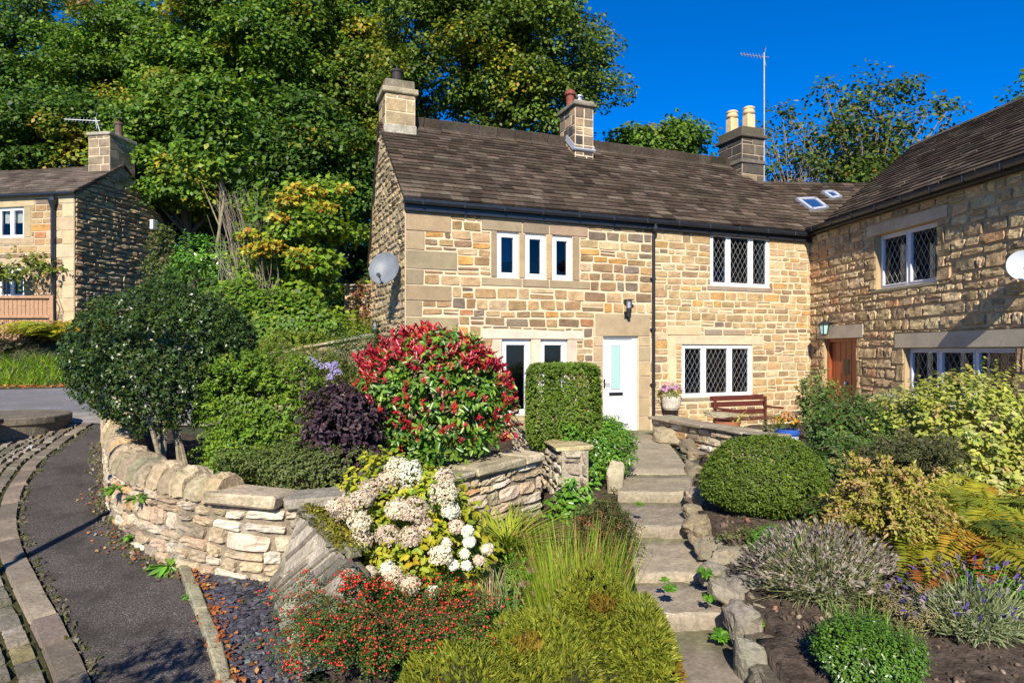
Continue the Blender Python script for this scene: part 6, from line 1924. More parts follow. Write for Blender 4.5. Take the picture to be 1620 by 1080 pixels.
# clipped square hedge on stems, choisya beside the door
c = at(890, 640, 9.35); R = (.50, .42, .58)
shrub('clipped_hedge', 'square clipped hedge on bare stems in front of the low white windows', 'hedge', c, R, 24000, [((.085, .14, .018), 4), ((.065, .11, .016), 3), ((.13, .18, .02), 2), ((.035, .065, .012), 2)], .05, .026, 761, amp=0, super_=9, shoot=(4, .03), depth=.12, zmin=-1, rnd=.75, base=(at(893, 765, 9.3)[0], 9.3, CAMZ - 1.86), nst=8, r0=.022, scol=(.24, .21, .17), spread=.2, inner=.6, extra=((c, (.44, .36, .52), 9000),))
c = at(952, 702, 9.2); R = (.40, .34, .42)
shrub('green_shrub', 'fresh green leafy shrub partly hiding the foot of the white door', 'shrub', c, R, 6500, [((.075, .18, .018), 4), ((.05, .125, .015), 3), ((.12, .22, .03), 2), ((.025, .06, .012), 1.5)], .07, .028, 762, mat='leafg', amp=.35, k=16, power=9, rnd=.6, extra=((at(905, 690, 9.0), (.22, .2, .2), 700), (at(930, 740, 9.0), (.3, .25, .16), 1000)))
c, R = T(905, 790, 7.9, 30, 24)
shrub('leafy_plant', 'low broad leaved green plant at the foot of the stone pier', 'plant', c, R, 240, [((.10, .22, .03), 3), ((.06, .15, .02), 2)], .13, .07, 763, mat='leafg', shape=6, nst=0)
DKF = [((.05, .062, .02), 4), ((.035, .045, .016), 3), ((.085, .09, .03), 2), ((.16, .05, .03), .5)]
# strap leaves
t = thing('daylily', 'clump of arching yellow green strap leaves in front of the low wall', 'plant', tuple(at(800, 868, 6.75)))
rs = np.random.default_rng(765); lb = LB(); bl, _ = blades(230, at(802, 868, 6.75), .16, .46, .024, [((.20, .25, .03), 4), ((.13, .20, .025), 3), ((.28, .28, .06), 1)], rs, lean=1.3, curve=.75, seg=6); lb.add(bl); lb.build('leaves', M['leaf'], t)
# green ground cover and sedum
rs = np.random.default_rng(766); n = 9000
X = rs.uniform(-1.0, 1.0, n); Y = rs.uniform(4.6, 7.0, n); hh = .07 + .12 * np.sin(X * 5 + 1) ** 2 * np.sin(Y * 4) ** 2
P = np.stack([X, Y, np.array([z_lf(a, b) for a, b in zip(X, Y)]) + rs.uniform(0, 1, n) * hh], 1)
ok = (X > -1.25 + (Y - 5.6) * .75) & (X < 1.08); P = P[ok]; n = len(P)
lb = LB(); lb.leaves(P, np.array([0, -.2, .8]) + rs.normal(size=(n, 3)) * .5, rs.normal(size=(n, 3)) + np.array([0, 0, .3]), .05 * rs.uniform(.6, 1.3, n), .02, colr([((.085, .20, .018), 4), ((.055, .14, .015), 3), ((.13, .22, .03), 1), ((.15, .10, .05), .5)], n, .25, rs))
tag(lb.build('ground_cover', M['leaf']), 'bright green feathery ground cover between the hydrangea and the rushes', kind='stuff')
t = thing('sedum', 'small plant with flat pink flower heads left of the rushes', 'plant', tuple(at(845, 960, 5.2)))
m = MB()
for (px, py) in ((845, 903), (830, 924), (862, 925), (848, 938)):
    p = at(px, py, 5.25); m.tube([at(845, 965, 5.25), p], .004, 4, (.15, .2, .08))
m.build('stem', M['bark'], t)
for (px, py) in ((845, 903), (830, 924), (862, 925), (848, 938)):
    lb = LB(); n = 110; d = sph(n, rs, 0); P = at(px, py, 5.25) + d * np.array([.045, .045, .02]); lb.leaves(P, d * .4 + np.array([0, 0, 1.0]), rs.normal(size=(n, 3)), .016, .01, colr([((.52, .16, .30), 3), ((.6, .3, .4), 1)], n, .2, rs)); lb.build('flower_head', M['petal'], t)
# rushes
t = thing('rush_clump', 'tall upright rush clump with brown seed heads beside the garden steps', 'grass', tuple(at(930, 1000, 5.1)))
rs = np.random.default_rng(767); lb = LB(); b = at(912, 1000, 5.15); b[2] = z_lf(0, 5.15)
bl, tips = blades(820, b, .33, .86, .008, [((.20, .27, .03), 4), ((.13, .20, .02), 3), ((.28, .27, .07), 1.5), ((.3, .2, .09), .8)], rs, lean=.34, curve=.18, seg=4, ry=.22); lb.add(bl); lb.build('stems', M['leaf'], t)
k = rs.choice(len(tips), 110, replace=False); P = np.repeat(tips[k], 7, 0) + rs.normal(0, .012, (770, 3)); lb = LB()
lb.leaves(P, rs.normal(size=(770, 3)), rs.normal(size=(770, 3)), .02, .009, colr([((.2, .08, .04), 3), ((.28, .14, .06), 2)], 770, .2, rs)); tag(lb.build('seed_heads', M['leafd'], t), kind='stuff')
t = thing('dry_grass', 'pale dry grass wisps in front of the ground cover', 'grass', tuple(at(775, 950, 5.2)))
lb = LB(); bl, _ = blades(90, at(775, 962, 5.2), .10, .36, .006, [((.42, .34, .2), 2), ((.3, .3, .1), 1)], rs, lean=.5, curve=.3); lb.add(bl); lb.build('blades', M['leafd'], t)
t = thing('iris_leaves', 'upright pale green sword leaves at the edge of the mossy mound', 'plant', tuple(at(806, 975, 4.9)))
lb = LB(); bl, _ = blades(9, at(806, 975, 4.9), .04, .30, .02, [((.22, .3, .1), 1)], rs, lean=.4, curve=.1); lb.add(bl); lb.build('leaves', M['leaf'], t)

# hydrangea
hc = at(655, 850, 5.75)
hy = thing('hydrangea', 'hydrangea with big faded cream and pink flower heads over yellow green leaves', 'shrub', (hc[0], hc[1], z_lf(hc[0], hc[1])))
HYL = [((.30, .34, .025), 4), ((.20, .28, .02), 3), ((.44, .38, .025), 2.4), ((.48, .31, .02), .8), ((.09, .15, .015), 1)]
lb = foliage(at(652, 842, 5.6), (.56, .34, .52), 3000, HYL, .085, .05, 771, shape=6, amp=.25, rnd=.55, up=.4, shoot=(6, .16))
foliage(at(650, 880, 5.2), (.36, .16, .22), 500, HYL, .075, .045, 779, shape=6, amp=.2, lb=lb, shoot=(5, .12)); foliage(at(715, 885, 5.55), (.34, .28, .24), 650, HYL, .075, .045, 772, shape=6, amp=.2, lb=lb); foliage(at(620, 880, 5.5), (.3, .25, .24), 500, HYL, .08, .045, 773, shape=6, amp=.2, lb=lb)
lb.build('leaves', M['leaf'], hy)
stems((hc[0], hc[1] + .1, z_lf(hc[0], hc[1]) - .05), hc, (.5, .4, .42), 14, .01, .004, (.25, .18, .1), 774, parent=hy)
CRM = [((.68, .60, .44), 4), ((.73, .68, .55), 3), ((.56, .43, .31), 1.6)]; PNK = [((.62, .50, .37), 4), ((.67, .57, .44), 3), ((.52, .36, .32), 1.2), ((.48, .38, .23), 1.2)]; WHT = [((.74, .73, .62), 4), ((.68, .63, .5), 1)]
heads = [(628, 740, 19, 'c'), (648, 748, 24, 'w'), (612, 760, 17, 'p'), (700, 757, 20, 'p'), (703, 780, 24, 'c'), (585, 775, 18, 'p'), (572, 790, 17, 'p'), (545, 803, 20, 'p'), (625, 806, 16, 'c'), (636, 806, 20, 'p'), (655, 808, 24, 'p'), 
         (569, 826, 19, 'c'), (563, 860, 17, 'c'), (575, 852, 18, 'p'), (614, 847, 21, 'p'), (648, 850, 18, 'p'), (669, 834, 17, 'p'), (711, 808, 16, 'w'), (722, 833, 12, 'p'), (740, 839, 9, 'w'), (742, 857, 10, 'w'), (697, 878, 19, 'c'), (706, 858, 7, 'w'), (718, 893, 8, 'w'), (738, 894, 7, 'w'), (735, 875, 7, 'w'), (771, 868, 9, 'c'), (758, 886, 8, 'p'), (614, 900, 14, 'w'), (622, 912, 18, 'p'), (648, 926, 17, 'p'), (585, 905, 10, 'p'), (684, 935, 9, 'w'), (530, 800, 14, 'p')]
rs = np.random.default_rng(775)
for (px, py, r, kd) in heads:
    yy_ = float(np.interp(py, [730, 800, 860, 935], [5.62, 5.26, 5.08, 4.94])) + .0
    c = at(px, py, yy_ - .04 + rs.uniform(-.1, .1)); rr = r * yy_ / F * .88
    n = int(220 + 14 * r); d = sph(n, rs, -.7); f = 1 + .16 * np.sin(d @ rs.normal(0, 5, (3, 1)))
    P = c + d * f * rr * np.array([1, 1, .95]) * rs.uniform(.9, 1.03, (n, 1))
    lb = LB(); lb.leaves(P, d + rs.normal(size=(n, 3)) * .28, rs.normal(size=(n, 3)), .023 * rs.uniform(.7, 1.3, n), .017, colr({'c': CRM, 'p': PNK, 'w': WHT}[kd], n, .14, rs), fold=.2)
    lb.build('flower_head', M['petal'], hy)

# cotoneaster with red berries
cc = at(603, 995, 4.5)
ct = thing('cotoneaster', 'spreading shrub covered in red berries draped over the mossy wall', 'shrub', tuple(cc - V3(0, 0, .4)))
rs = np.random.default_rng(781); lb = LB(); mb_ = MB(); BP = []
CTL = [((.035, .075, .016), 4), ((.055, .10, .02), 3), ((.09, .12, .03), 1.5), ((.02, .04, .012), 2)]
for i in range(330):
    a = rs.uniform(0, 2 * math.pi); l = rs.uniform(.3, .8); o = cc + V3(rs.normal(0, .14), rs.normal(0, .14), -.2)
    d = V3(math.cos(a), math.sin(a) * .75, 0); up = rs.uniform(.5, 1.5)
    t_ = np.linspace(0.1, 1, 26)
    P = o + d * (l * t_)[:, None] + V3(0, 0, 1) * (l * up * (t_ - .72 * t_ * t_) + .05)[:, None] + rs.normal(0, .006, (26, 3))
    if i % 3 == 0: mb_.tube(P[::5], [.006, .005, .004, .003, .002, .0015][:len(P[::5])], 4, (.1, .05, .035))
    Pl = np.repeat(P, 4, 0) + rs.normal(0, .016, (104, 3)); N_ = np.array([0, -.1, .8]) + rs.normal(size=(104, 3)) * .5
    lb.leaves(Pl, N_, rs.normal(size=(104, 3)), .018 * rs.uniform(.7, 1.3, 104), .011, colr(CTL, 104, .25, rs))
    if rs.uniform() < .92:
        m_ = rs.integers(4, 15); q = rs.choice(26, m_); BP.append(P[q] + rs.normal(0, .014, (m_, 3)) + V3(0, 0, .012))
for (px, py, q) in ((720, 955, 5), (735, 975, 5), (745, 935, 4), (700, 940, 5), (548, 908, 8), (566, 915, 8), (588, 922, 8), (612, 930, 6), (545, 930, 7), (575, 940, 7), (470, 1045, 9), (455, 1055, 7)):
    c_ = at(px, py, 4.75 if px > 630 else (4.62 if py < 945 else 4.3)); P = c_ + rs.normal(0, .03, (80, 3)); lb.leaves(P, np.array([0, 0, .8]) + rs.normal(size=(80, 3)) * .5, rs.normal(size=(80, 3)), .018, .011, colr(CTL, 80, .25, rs)); BP.append(c_ + rs.normal(0, .025, (q * 4, 3)))
lb.build('foliage', M['leaf'], ct); mb_.build('branches', M['bark'], ct)
BP = np.concatenate(BP); r = .0095
O8 = np.array([[1, 0, 0], [-1, 0, 0], [0, 1, 0], [0, -1, 0], [0, 0, 1], [0, 0, -1]]) * r
F8 = np.array([[0, 2, 4], [2, 1, 4], [1, 3, 4], [3, 0, 4], [2, 0, 5], [1, 2, 5], [3, 1, 5], [0, 3, 5]])
V = (BP[:, None] + O8[None] * rs.uniform(.8, 1.2, (len(BP), 1, 1))).reshape(-1, 3); Fc = (np.arange(len(BP))[:, None, None] * 6 + F8[None]).reshape(-1, 3)
M['berry'] = col_mat('red_berry', .3, (9,), (.12,), None, spec=.5)
tag(mesh_obj('berries', V, Fc, M['berry'], ct, np.repeat(colr([((.55, .022, .012), 4), ((.6, .06, .02), 2), ((.4, .015, .015), 1)], len(BP), .15, rs), 6, 0), smooth=True), kind='stuff')

# whipcord hebe mounds
HB = [((.165, .19, .025), 4), ((.125, .15, .022), 3), ((.22, .225, .035), 2), ((.08, .10, .018), 1.5)]
def mound(label, c, R, n, seed, L=.075, pal=HB, extra=(), name='hebe_shrub'):
    rs = np.random.default_rng(seed); t = thing(name, label, 'shrub', (c[0], c[1], c[2] - R[2] * .2)); lb = LB()
    for (c_, R_, n_) in ((c, R, n),) + tuple(extra):
        P, O, D = crown_points(c_, R_, n_, rs, -.15, .14, .06, 16, 24)
        nn = len(P); swirl = np.stack([np.sin(P[:, 0] * 9 + P[:, 1] * 5), np.cos(P[:, 1] * 8 - P[:, 0] * 4), np.zeros(nn)], 1) * .55
        T_ = O * .9 + np.array([0, -.1, .35]) + swirl + rs.normal(size=(nn, 3)) * .22
        N_ = rs.normal(size=(nn, 3)); s = rs.uniform(.6, 1.3, nn); C = colr(pal, nn, .2, rs)
        C = np.where((np.sin(P[:, 0:1] * 6 + 1) * np.sin(P[:, 1:2] * 7 + P[:, 2:3] * 5) > .82), C * np.array([1.0, .62, .8]), C)
        lb.leaves(P - nrm(T_) * L * .4, N_, T_, L * s, L * .2 * s, C, fold=.5)
        lb.leaves(P - nrm(T_) * L * .4, np.cross(N_, nrm(T_)), T_, L * s, L * .2 * s, C, fold=.5)
    lb.build('foliage', M['leaf'], t)
    V, Fq = [], []
    mm = MB()
    for (c_, R_, n_) in ((c, R, n),) + tuple(extra):
        mm.lathe(np.asarray(c_) , [(R_[0] * .93 * math.cos(a), R_[2] * .90 * math.sin(a)) for a in np.linspace(-.2, 1.5, 8)], 20, (.03, .032, .01))
    mm.build('inner_twigs', M['bark'], t)
mound('big dome of yellow green cord like foliage at the bottom of the garden steps', at(945, 1035, 4.75), (.50, .46, .48), 13000, 791, L=.068, extra=((at(850, 1085, 4.4), (.46, .4, .46), 10000), (at(1000, 1040, 4.6), (.30, .36, .40), 5200), (at(720, 1100, 4.1), (.36, .3, .3), 4500)))
mound('small round yellow green mound beside the red berried shrub', at(695, 1035, 4.5), (.24, .24, .25), 4200, 792, L=.045)

# ---- right hand bed ----------------------------------------------------------
def on_bed(px, py):
    r = at(px, py, 1.0) - V3(0, 0, CAMZ)
    for Y in np.arange(3.0, 12, .01):
        p = V3(0, 0, CAMZ) + r * Y
        if p[2] <= min(z_rt(p[0], p[1]), CAMZ - 1.72): return p
    return p
def rb(px, pt, pb, pxr, dy=None):
    """centre and radii of a plant standing on the bed whose outline spans pt..pb in the picture"""
    p = on_bed(px, pb); rx = pxr * p[1] / F; ry = dy or rx * .8
    Yc = p[1] + ry * .75; zt = CAMZ - (pt - CY) / F * Yc
    zb = min(z_rt(p[0], Yc), CAMZ - 1.72)
    return V3((px - CX) / F * Yc, Yc, zb + (zt - zb) * .5), (rx * Yc / p[1], ry, max(.1, (zt - zb) * .5))
BX = [((.085, .135, .018), 4), ((.06, .10, .015), 3), ((.13, .18, .025), 2), ((.03, .05, .01), 2)]
c, R = rb(1210, 684, 832, 97); c[2] -= .04
shrub('clipped_ball', 'neatly clipped green dome right of the garden steps', 'shrub', c, R, 30000, BX, .034, .019, 801, amp=.08, depth=.09, rnd=.9, zmin=-.95, out=.5, fold=.3, k=40, power=30, shoot=(4, .035))
c, R = rb(1232, 836, 888, 44)
shrub('box_plant', 'small fresh green box plant above the grey lavender', 'shrub', c, R, 4000, LAU, .028, .016, 802, amp=.25, rnd=.7)
c, R = rb(1362, 990, 1100, 80)
bxp = shrub('box_plant', 'bright green bushy plant with upright leaves at the bottom edge', 'shrub', c, R, 8500, [((.06, .13, .016), 4), ((.04, .09, .012), 3), ((.10, .18, .025), 1.5), ((.02, .045, .01), 1.5)], .034, .016, 803, mat='leafg', amp=.3, rnd=.6, droop=-.5)
rs = np.random.default_rng(8); lb = LB(); bl, _ = blades(70, c + V3(.03, .05, .02), .16, .26, .012, [((.2, .3, .05), 1), ((.13, .22, .03), 1)], rs, lean=.7, curve=.2); lb.add(bl); lb.build('spiky_leaves', M['leaf'], bxp)
def lavender(label, c, R, n, nf, seed, flower, pal):
    c = np.array(c) + np.array([0, 0, R[2] * .5]); R = (R[0] * .9, R[1] * .9, R[2] * .95)
    rs = np.random.default_rng(seed); t = thing('lavender', label, 'shrub', (c[0], c[1], c[2] - R[2]))
    D = sph(n, rs, .0); O = D; B = np.asarray(c) + np.array([0, 0, -R[2]]) + D * np.array(R) * rs.uniform(.25, .8, (n, 1)); T_ = D + np.array([0, 0, .5]) + rs.normal(size=(n, 3)) * .3
    lb = LB(); lb.leaves(B, rs.normal(size=(n, 3)), T_, .11 * rs.uniform(.5, 1.3, n), .009, colr(pal, n, .22, rs)); lb.build('foliage', M['leafd'], t)
    D = sph(nf, rs, .15); st = np.asarray(c) + np.array([0, 0, -R[2]]) + D * np.array(R) * .6; en = np.asarray(c) + np.array([0, 0, -R[2]]) + D * np.array(R) * rs.uniform(.95, 1.35, (nf, 1)) + np.array([0, 0, .08])
    T_ = nrm(en - st); ln_ = np.linalg.norm(en - st, axis=1)
    lb = LB(); N_ = rs.normal(size=(nf, 3)); lb.leaves(st, N_, T_, ln_ * 1.25, .006, colr([((.22, .23, .14), 1)], nf, .2, rs))
    lb.build('flower_stalks', M['leafd'], t)
    lb = LB(); fc = colr(flower, nf, .2, rs)
    for q in range(3): lb.leaves(en, rs.normal(size=(nf, 3)), T_ + rs.normal(size=(nf, 3)) * .12, .05 * rs.uniform(.7, 1.3, nf), .016, fc, fold=.3)
    tag(lb.build('flower_spikes', M['leafd'], t), kind='stuff')
LVF = [((.14, .16, .10), 4), ((.10, .12, .065), 3), ((.20, .21, .15), 2)]
c, R = rb(1298, 868, 970, 112)
lavender('faded grey brown lavender spilling towards the edging rocks', c, (R[0], R[1], R[2] * 2), 6500, 900, 811, [((.27, .22, .185), 4), ((.2, .155, .13), 3), ((.34, .29, .24), 2), ((.14, .08, .34), .12)], LVF)
c, R = rb(1540, 925, 1030, 110)
lavender('silvery lavender with a few violet spikes at the lower right', c, (R[0], R[1], R[2] * 2), 7500, 190, 812, [((.10, .055, .28), 3), ((.25, .2, .19), 4)], [((.17, .21, .135), 4), ((.12, .15, .09), 3), ((.24, .27, .2), 2)])
SP = [((.26, .25, .05), 4), ((.19, .19, .04), 3), ((.34, .22, .13), 2), ((.38, .22, .16), 1.3), ((.08, .09, .02), 1.5)]
def arching(name, label, c, R, nbr, nl, pal, L, Wd, seed, rise=1.1, sag=.8, mat='leaf', bcol=(.14, .09, .06), jit=.02, lean=None):
    """leaves set along long arching branches springing from one base"""
    rs = np.random.default_rng(seed); c = np.asarray(c, float); base = c - np.array([0, 0, R[2]])
    t = thing(name, label, 'shrub', tuple(base)); lb = LB(); mb = MB()
    for i in range(nbr):
        a = rs.uniform(0, 2 * math.pi); q = rs.uniform(.25, 1.1)
        d = np.array([math.cos(a) * R[0] * q, math.sin(a) * R[1] * q, 0]); hgt = R[2] * 2 * rs.uniform(.75, 1.1) * (1 - .25 * q * q)
        tt = np.linspace(.15, 1, nl)
        P = base + rs.normal(size=3) * np.array([.12, .12, 0]) * R[0] + d * tt[:, None] ** 1.2 + np.array([0, 0, 1]) * (hgt * (1.9 * tt - (.9 + sag * q * .6) * tt * tt))[:, None] * .98
        P = P + np.cumsum(rs.normal(0, jit * .5, (nl, 3)), 0)
        tan = nrm(np.gradient(P, axis=0))
        if i % 2 == 0:
            ix = np.linspace(0, nl - 1, 6).astype(int); mb.tube(P[ix], [.008, .007, .005, .004, .003, .0015], 4, bcol)
        c0 = colr(pal, 1, .2, rs)
        k = 3; Pl = np.repeat(P, k, 0) + rs.normal(0, jit * .5, (nl * k, 3)); T_ = np.repeat(tan, k, 0) * .8 + rs.normal(size=(nl * k, 3)) * .7
        C = np.clip(colr(pal, nl * k, .2, rs) * .5 + c0 * .5, 0, .9)
        lb.leaves(Pl, np.array([0, -.2, .7]) + rs.normal(size=(nl * k, 3)) * .6, T_, L * rs.uniform(.6, 1.2, nl * k), Wd, C)
    lb.build('foliage', M[mat], t); mb.build('branches', M['bark'], t); return t
c, R = rb(1402, 712, 925, 98, .5)
arching('spirea', 'loose arching shrub with yellowing and pinkish leaves left of the fern', c, R, 330, 28, SP, .05, .02, 821)
FP = [((.30, .27, .02), 4), ((.20, .23, .02), 4), ((.40, .22, .025), 1.3), ((.12, .16, .02), 3), ((.32, .10, .02), .5)]
t = thing('fern', 'spreading fern with yellow and orange autumn fronds at the right', 'fern', tuple(at(1535, 860, 6.5)))
lb = LB(); rs = np.random.default_rng(822)
for (px, py, n) in ((1545, 900, 60), (1605, 890, 50), (1490, 905, 34), (1575, 850, 44), (1640, 900, 34), (1520, 850, 30), (1545, 940, 26), (1610, 940, 30)): fern(lb, on_bed(px, py) + V3(0, .25, .0), n, .8, FP, rs, rise=1.35, pin=30, pw=.028)
lb.build('fronds', M['leaf'], t)
c, R = rb(1500, 888, 945, 66)
shrub('geranium', 'bright green round leaved plant under the fern', 'plant', c, R, 700, [((.13, .27, .025), 3), ((.08, .19, .02), 2)], .075, .065, 823, nst=0, shape=6, up=.8)
DW = [((.40, .40, .07), 4), ((.30, .34, .05), 3), ((.46, .44, .16), 2), ((.14, .19, .03), 2), ((.42, .24, .12), .5)]
c, R = T(1545, 695, 8.4, 145, 92, .95)
shrub('golden_shrub', 'large golden yellow leaved shrub in front of the lower window of the stone house', 'shrub', c, R, 11000, DW, .085, .05, 824, amp=.3, shape=6, k=26, power=9, rnd=.5, extra=((at(1590, 765, 7.6), (.55, .4, .4), 3200), (at(1470, 690, 8.6), (.4, .4, .4), 1800), (at(1520, 745, 7.7), (.4, .3, .25), 1500)))
JP = [((.075, .085, .04), 4), ((.05, .06, .03), 3), ((.12, .10, .06), 1)]
c, R = T(1455, 715, 7.5, 105, 40, .4)
arching('juniper', 'low dark grey green feathery shrub in front of the golden shrub', c, R, 150, 22, JP, .05, .012, 825)
c, R = T(955, 845, 6.5, 62, 74, .34)
arching('feathery_shrub', 'dark olive feathery shrub arching over the left edge of the garden steps', c, R, 190, 26, DKF, .042, .012, 764)

c, R = T(1435, 655, 9.8, 62, 34, .5)
shrub('variegated_shrub', 'pale grey green shrub between the plank door and the golden shrub', 'shrub', c, R, 4200, [((.30, .33, .20), 3), ((.20, .24, .12), 3), ((.38, .40, .28), 1)], .055, .03, 826, amp=.3)
c, R = T(1348, 690, 9.0, 70, 55, .6)
shrub('border_shrub', 'dark green mixed leafy shrub below the plank door', 'shrub', c, R, 8000, [((.05, .10, .025), 4), ((.035, .065, .02), 3), ((.09, .15, .03), 1.5), ((.14, .09, .07), .8)], .085, .032, 827, amp=.35, rnd=.7, extra=((at(1345, 735, 8.2), (.42, .35, .3), 3600),))
c, R = T(1290, 634, 10.6, 30, 36, .3)
shrub('fuchsia', 'upright small leaved bush with pale flowers beside the plank door', 'shrub', c, R, 2600, [((.07, .13, .03), 4), ((.05, .09, .025), 2), ((.5, .42, .32), .5), ((.2, .2, .04), 1)], .06, .032, 828, amp=.4, base=(c[0], c[1], CAMZ - 1.7), depth=.4)
c, R = T(1330, 640, 9.9, 45, 22, .3)
t = shrub('dead_stems', 'thin brown seed stems and wispy growth in front of the plank door', 'plant', c, R, 500, [((.2, .13, .09), 3), ((.1, .09, .04), 2)], .06, .015, 829, amp=.5, depth=.6, nst=18, r0=.008, base=(c[0], c[1], CAMZ - 1.7))
c, R = T(1235, 672, 11.2, 40, 20, .35)
shrub('grey_herb', 'low grey herb below the bench armrest', 'plant', c, R, 900, LVF, .06, .014, 830, amp=.4)
c, R = rb(1330, 790, 872, 60)
shrub('low_shrub', 'dark low leafy plant between the clipped dome and the arching shrub', 'plant', c, R, 3000, [((.05, .08, .02), 4), ((.08, .12, .025), 2), ((.12, .09, .05), 1)], .05, .022, 861, amp=.35)
c, R = rb(1445, 935, 1000, 60)
shrub('herb', 'brown grey herb filling the gap between the two lavenders', 'plant', c, R, 2600, [((.2, .16, .11), 3), ((.14, .13, .07), 3), ((.1, .13, .04), 1)], .05, .012, 862, amp=.4)
c, R = rb(1180, 838, 868, 42)
shrub('low_plant', 'sparse low green plant on the soil below the clipped dome', 'plant', c, R, 500, [((.11, .16, .03), 3), ((.2, .14, .08), 1)], .04, .02, 863, amp=.5, depth=.5)
c, R = rb(1585, 900, 985, 60)
shrub('leafy_plant', 'green leafy plant at the right edge under the fern', 'plant', c, R, 1600, LAU, .07, .035, 864, amp=.4)
# pots
def pot_plant(root, c, R, n, leafpal, flpal, nf, seed, L=.04, name='flowers'):
    rs = np.random.default_rng(seed); foliage(c, R, n, leafpal, L, L * .5, seed, amp=.3).build('foliage', M['leaf'], root)
    P, O, D = crown_points(c, np.array(R) * 1.05, nf, rs, 0.1, .3, .1); lb = LB(); k = 5; P = np.repeat(P, k, 0); O = np.repeat(O, k, 0)
    lb.leaves(P, O + rs.normal(size=P.shape) * .4, rs.normal(size=P.shape), L * .9, L * .7, colr(flpal, len(P), .15, rs)); tag(lb.build(name, M['petal'], root), kind='stuff')
p = MP(uD + .34, 0, .24); p[2] = CAMZ - 1.26
pt = thing('stone_planter', 'round pale stone pot of pink flowers on the wall end beside the black downpipe', 'plant pot', tuple(p))
m = MB(); m.lathe(p, [(.16, 0), (.19, .05), (.21, .22), (.20, .3), (.17, .3), (.16, .24)], 18, (.5, .45, .36)); m.build('pot', M['concrete'], pt)
pot_plant(pt, p + V3(0, 0, .38), (.24, .22, .17), 700, [((.17, .22, .03), 3), ((.11, .16, .02), 2)], [((.55, .28, .55), 3), ((.62, .4, .6), 1), ((.5, .15, .3), 1)], 90, 841)
p = at(1246, 684, 10.8); p[2] = CAMZ - 1.62
pt = thing('glazed_pot', 'blue rimmed white pot of orange flowers beside the garden bench', 'plant pot', tuple(p))
h = .38
m = MB(); m.lathe(p, [(.12, 0), (.15, .1), (.17, .22), (.165, .26)], 18); m.build('pot', M['paledish'], pt)
m = MB(); m.lathe(p + V3(0, 0, .26), [(.175, 0), (.19, .03), (.19, .1), (.16, .1), (.16, .05)], 18); m.build('rim', M['bluepot'], pt)
pot_plant(pt, p + V3(0, 0, .46), (.19, .18, .13), 350, [(GM, 2), (GL, 2)], [((.6, .36, .02), 3), ((.6, .2, .03), 2), ((.62, .3, .3), 2)], 80, 842)
p = at(1150, 668, 12.0); p[2] = CAMZ - 1.72
pt = thing('terracotta_bowl', 'low terracotta bowl with a spiky leaf behind the flagstone coping', 'plant pot', tuple(p))
m = MB(); m.lathe(p + V3(0, 0, .22), [(.18, 0), (.24, .22), (.25, .25), (.22, .25), (.2, .2)], 18); m.lathe(p, [(.17, 0), (.17, .22)], 14); m.build('pot', M['terracotta'], pt)
lb = LB(); rs = np.random.default_rng(4); bl, _ = blades(9, p + V3(.15, 0, .42), .06, .3, .035, [((.3, .4, .08), 1)], rs, lean=.7); lb.add(bl); lb.build('leaves', M['leaf'], pt)
p = at(1270, 632, 10.9); 
# ---- weeds ----------------------------------------------------------------------
def weed(name, label, p, n, L, Wd, seed, pal=LAU, up=.5, mat='leaf', lean=.9):
    rs = np.random.default_rng(seed); t = thing(name, label, 'weed', tuple(p)); a = rs.uniform(0, 6.28, n); D = np.stack([np.cos(a), np.sin(a), rs.uniform(.1, 1, n) * up], 1) * lean
    P = np.asarray(p) + D * rs.uniform(0, .4, (n, 1)) * L; lb = LB(); lb.leaves(P, np.array([0, 0, 1.0]) + rs.normal(size=(n, 3)) * .3, D, L * rs.uniform(.6, 1.1, n), Wd, colr(pal, n, .2, rs), shape=6); lb.build('leaves', M[mat], t)
q = on_ground(270, 905); weed('dock_weed', 'green dock weed growing where the wall foot meets the footpath', q + V3(0, 0, .05), 16, .17, .045, 851, mat='leafg')
q = cw_(sfind(196), .82, .07); weed('wall_fern', 'dark green fern growing from the curved wall near its bend', q, 26, .13, .04, 852, pal=[(GM, 3), (GL, 2)], up=.1)
q = cw_(sfind(230), .86, .08); weed('wall_fern', 'second wall fern, just right of the first below the rounded coping', q, 18, .13, .045, 853, pal=[(GM, 3), (GL, 2)], up=.1)
q = on_ground(178, 826); weed('wall_weed', 'small weed at the foot of the curved wall, nearest its far end', q + V3(.05, 0, .06), 26, .07, .03, 854)
q = on_ground(200, 858); weed('wall_weed', 'yellowish weed mat at the wall foot where the footpath bends', q + V3(.05, 0, .05), 44, .07, .03, 855)
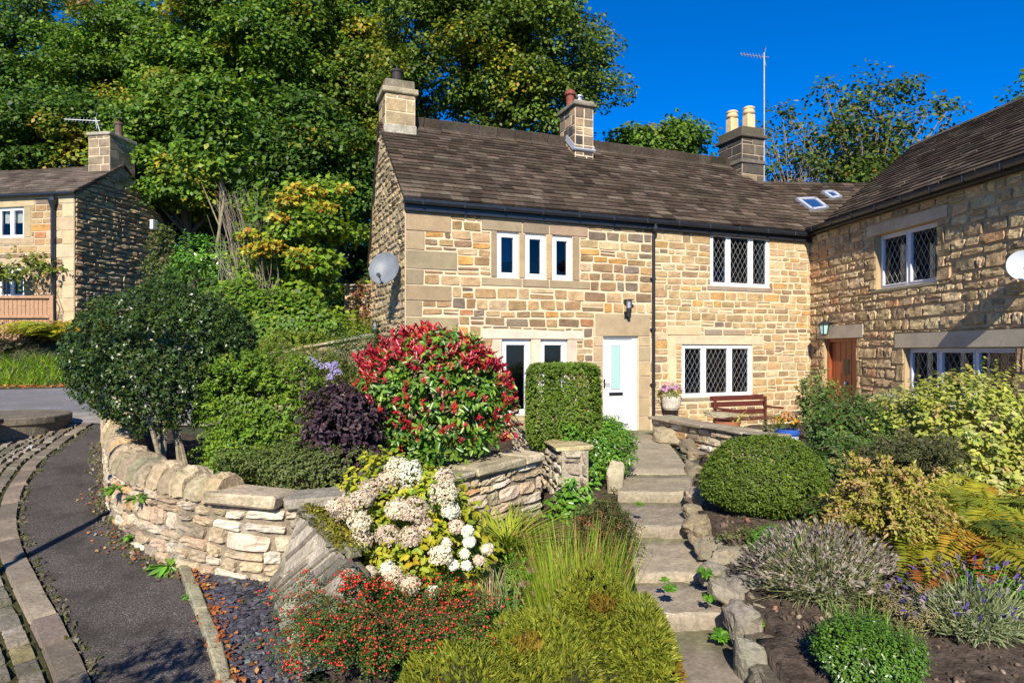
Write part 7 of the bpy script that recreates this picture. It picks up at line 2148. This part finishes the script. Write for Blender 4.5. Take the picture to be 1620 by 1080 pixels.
q = on_ground(167, 772); weed('wall_weed', 'straggly weed high on the far bend of the curved wall', q + V3(.1, 0, .15), 34, .1, .03, 856, pal=[((.2, .22, .05), 2), (GL, 1)])
q = on_ground(297, 951); weed('path_weed', 'small weed on the edging beside the slate chippings', q + V3(0, 0, .04), 16, .05, .025, 857)
for i, (px, py, Y, n, L, lab) in enumerate(((1060, 930, 5.55, 60, .06, 'weed mat along the back of the ribbed step'), (1115, 905, 5.75, 30, .07, 'weed tuft beside the cracked step, under the shaded rocks'), (1140, 1005, 5.2, 40, .08, 'weed tuft at the right end of the ribbed step'), (1122, 945, 5.5, 26, .06, 'small weed below the weed tuft of the cracked step'), (1052, 917, 5.68, 22, .05, 'tiny weed on the riser of the cracked step'), (1012, 797, 7.35, 26, .05, 'weed line in the joint above the middle step'), (1215, 985, 5.1, 14, .06, 'small green weed beside the long tan rock'), (1130, 722, 9.6, 30, .08, 'yellow green stonecrop by the low wall'))):
    weed('step_weed', lab, at(px, py, Y), n, L, L * .5, 870 + i, pal=LAU if i < 7 else [((.3, .32, .03), 1)])
m_ = LB(); rs = np.random.default_rng(3); n = 1300
P = np.array([mface(rs.uniform(0, FL * .9), FH * 1.05) for _ in range(n)]) + np.stack([np.abs(rs.normal(.06, .06, n)), rs.normal(0, .03, n), rs.uniform(.0, .05, n)], 1)
m_.leaves(P, rs.normal(size=(n, 3)) + np.array([0, 0, .8]), rs.normal(size=(n, 3)), .035, .018, colr([((.12, .12, .02), 3), ((.2, .19, .03), 1), ((.07, .06, .015), 2)], n, .25, rs))
m_.build('moss', M['leafd'], g3)
c = V3(-2.75, 1.75, zg(-2.75, 1.75) + 1.15)
shrub('clipped_hedge', 'unseen rounded hedge added beside the lower footpath to shade the asphalt', 'hedge', c, (.6, .42, 1.3), 6000, BX, .06, .03, 900, amp=.1, zmin=-1)  # out of view, added only for its shadow on the footpath
c = V3(2.9, 1.9, z_rt(2.9, 3) + .75)
shrub('clipped_hedge', 'unseen leafy bush added below the right hand flower bed to shade its corner', 'hedge', c, (.9, .5, .75), 4000, BX, .06, .03, 901, amp=.2, zmin=-1)  # unseen shadow caster, added to darken the corner of the bed
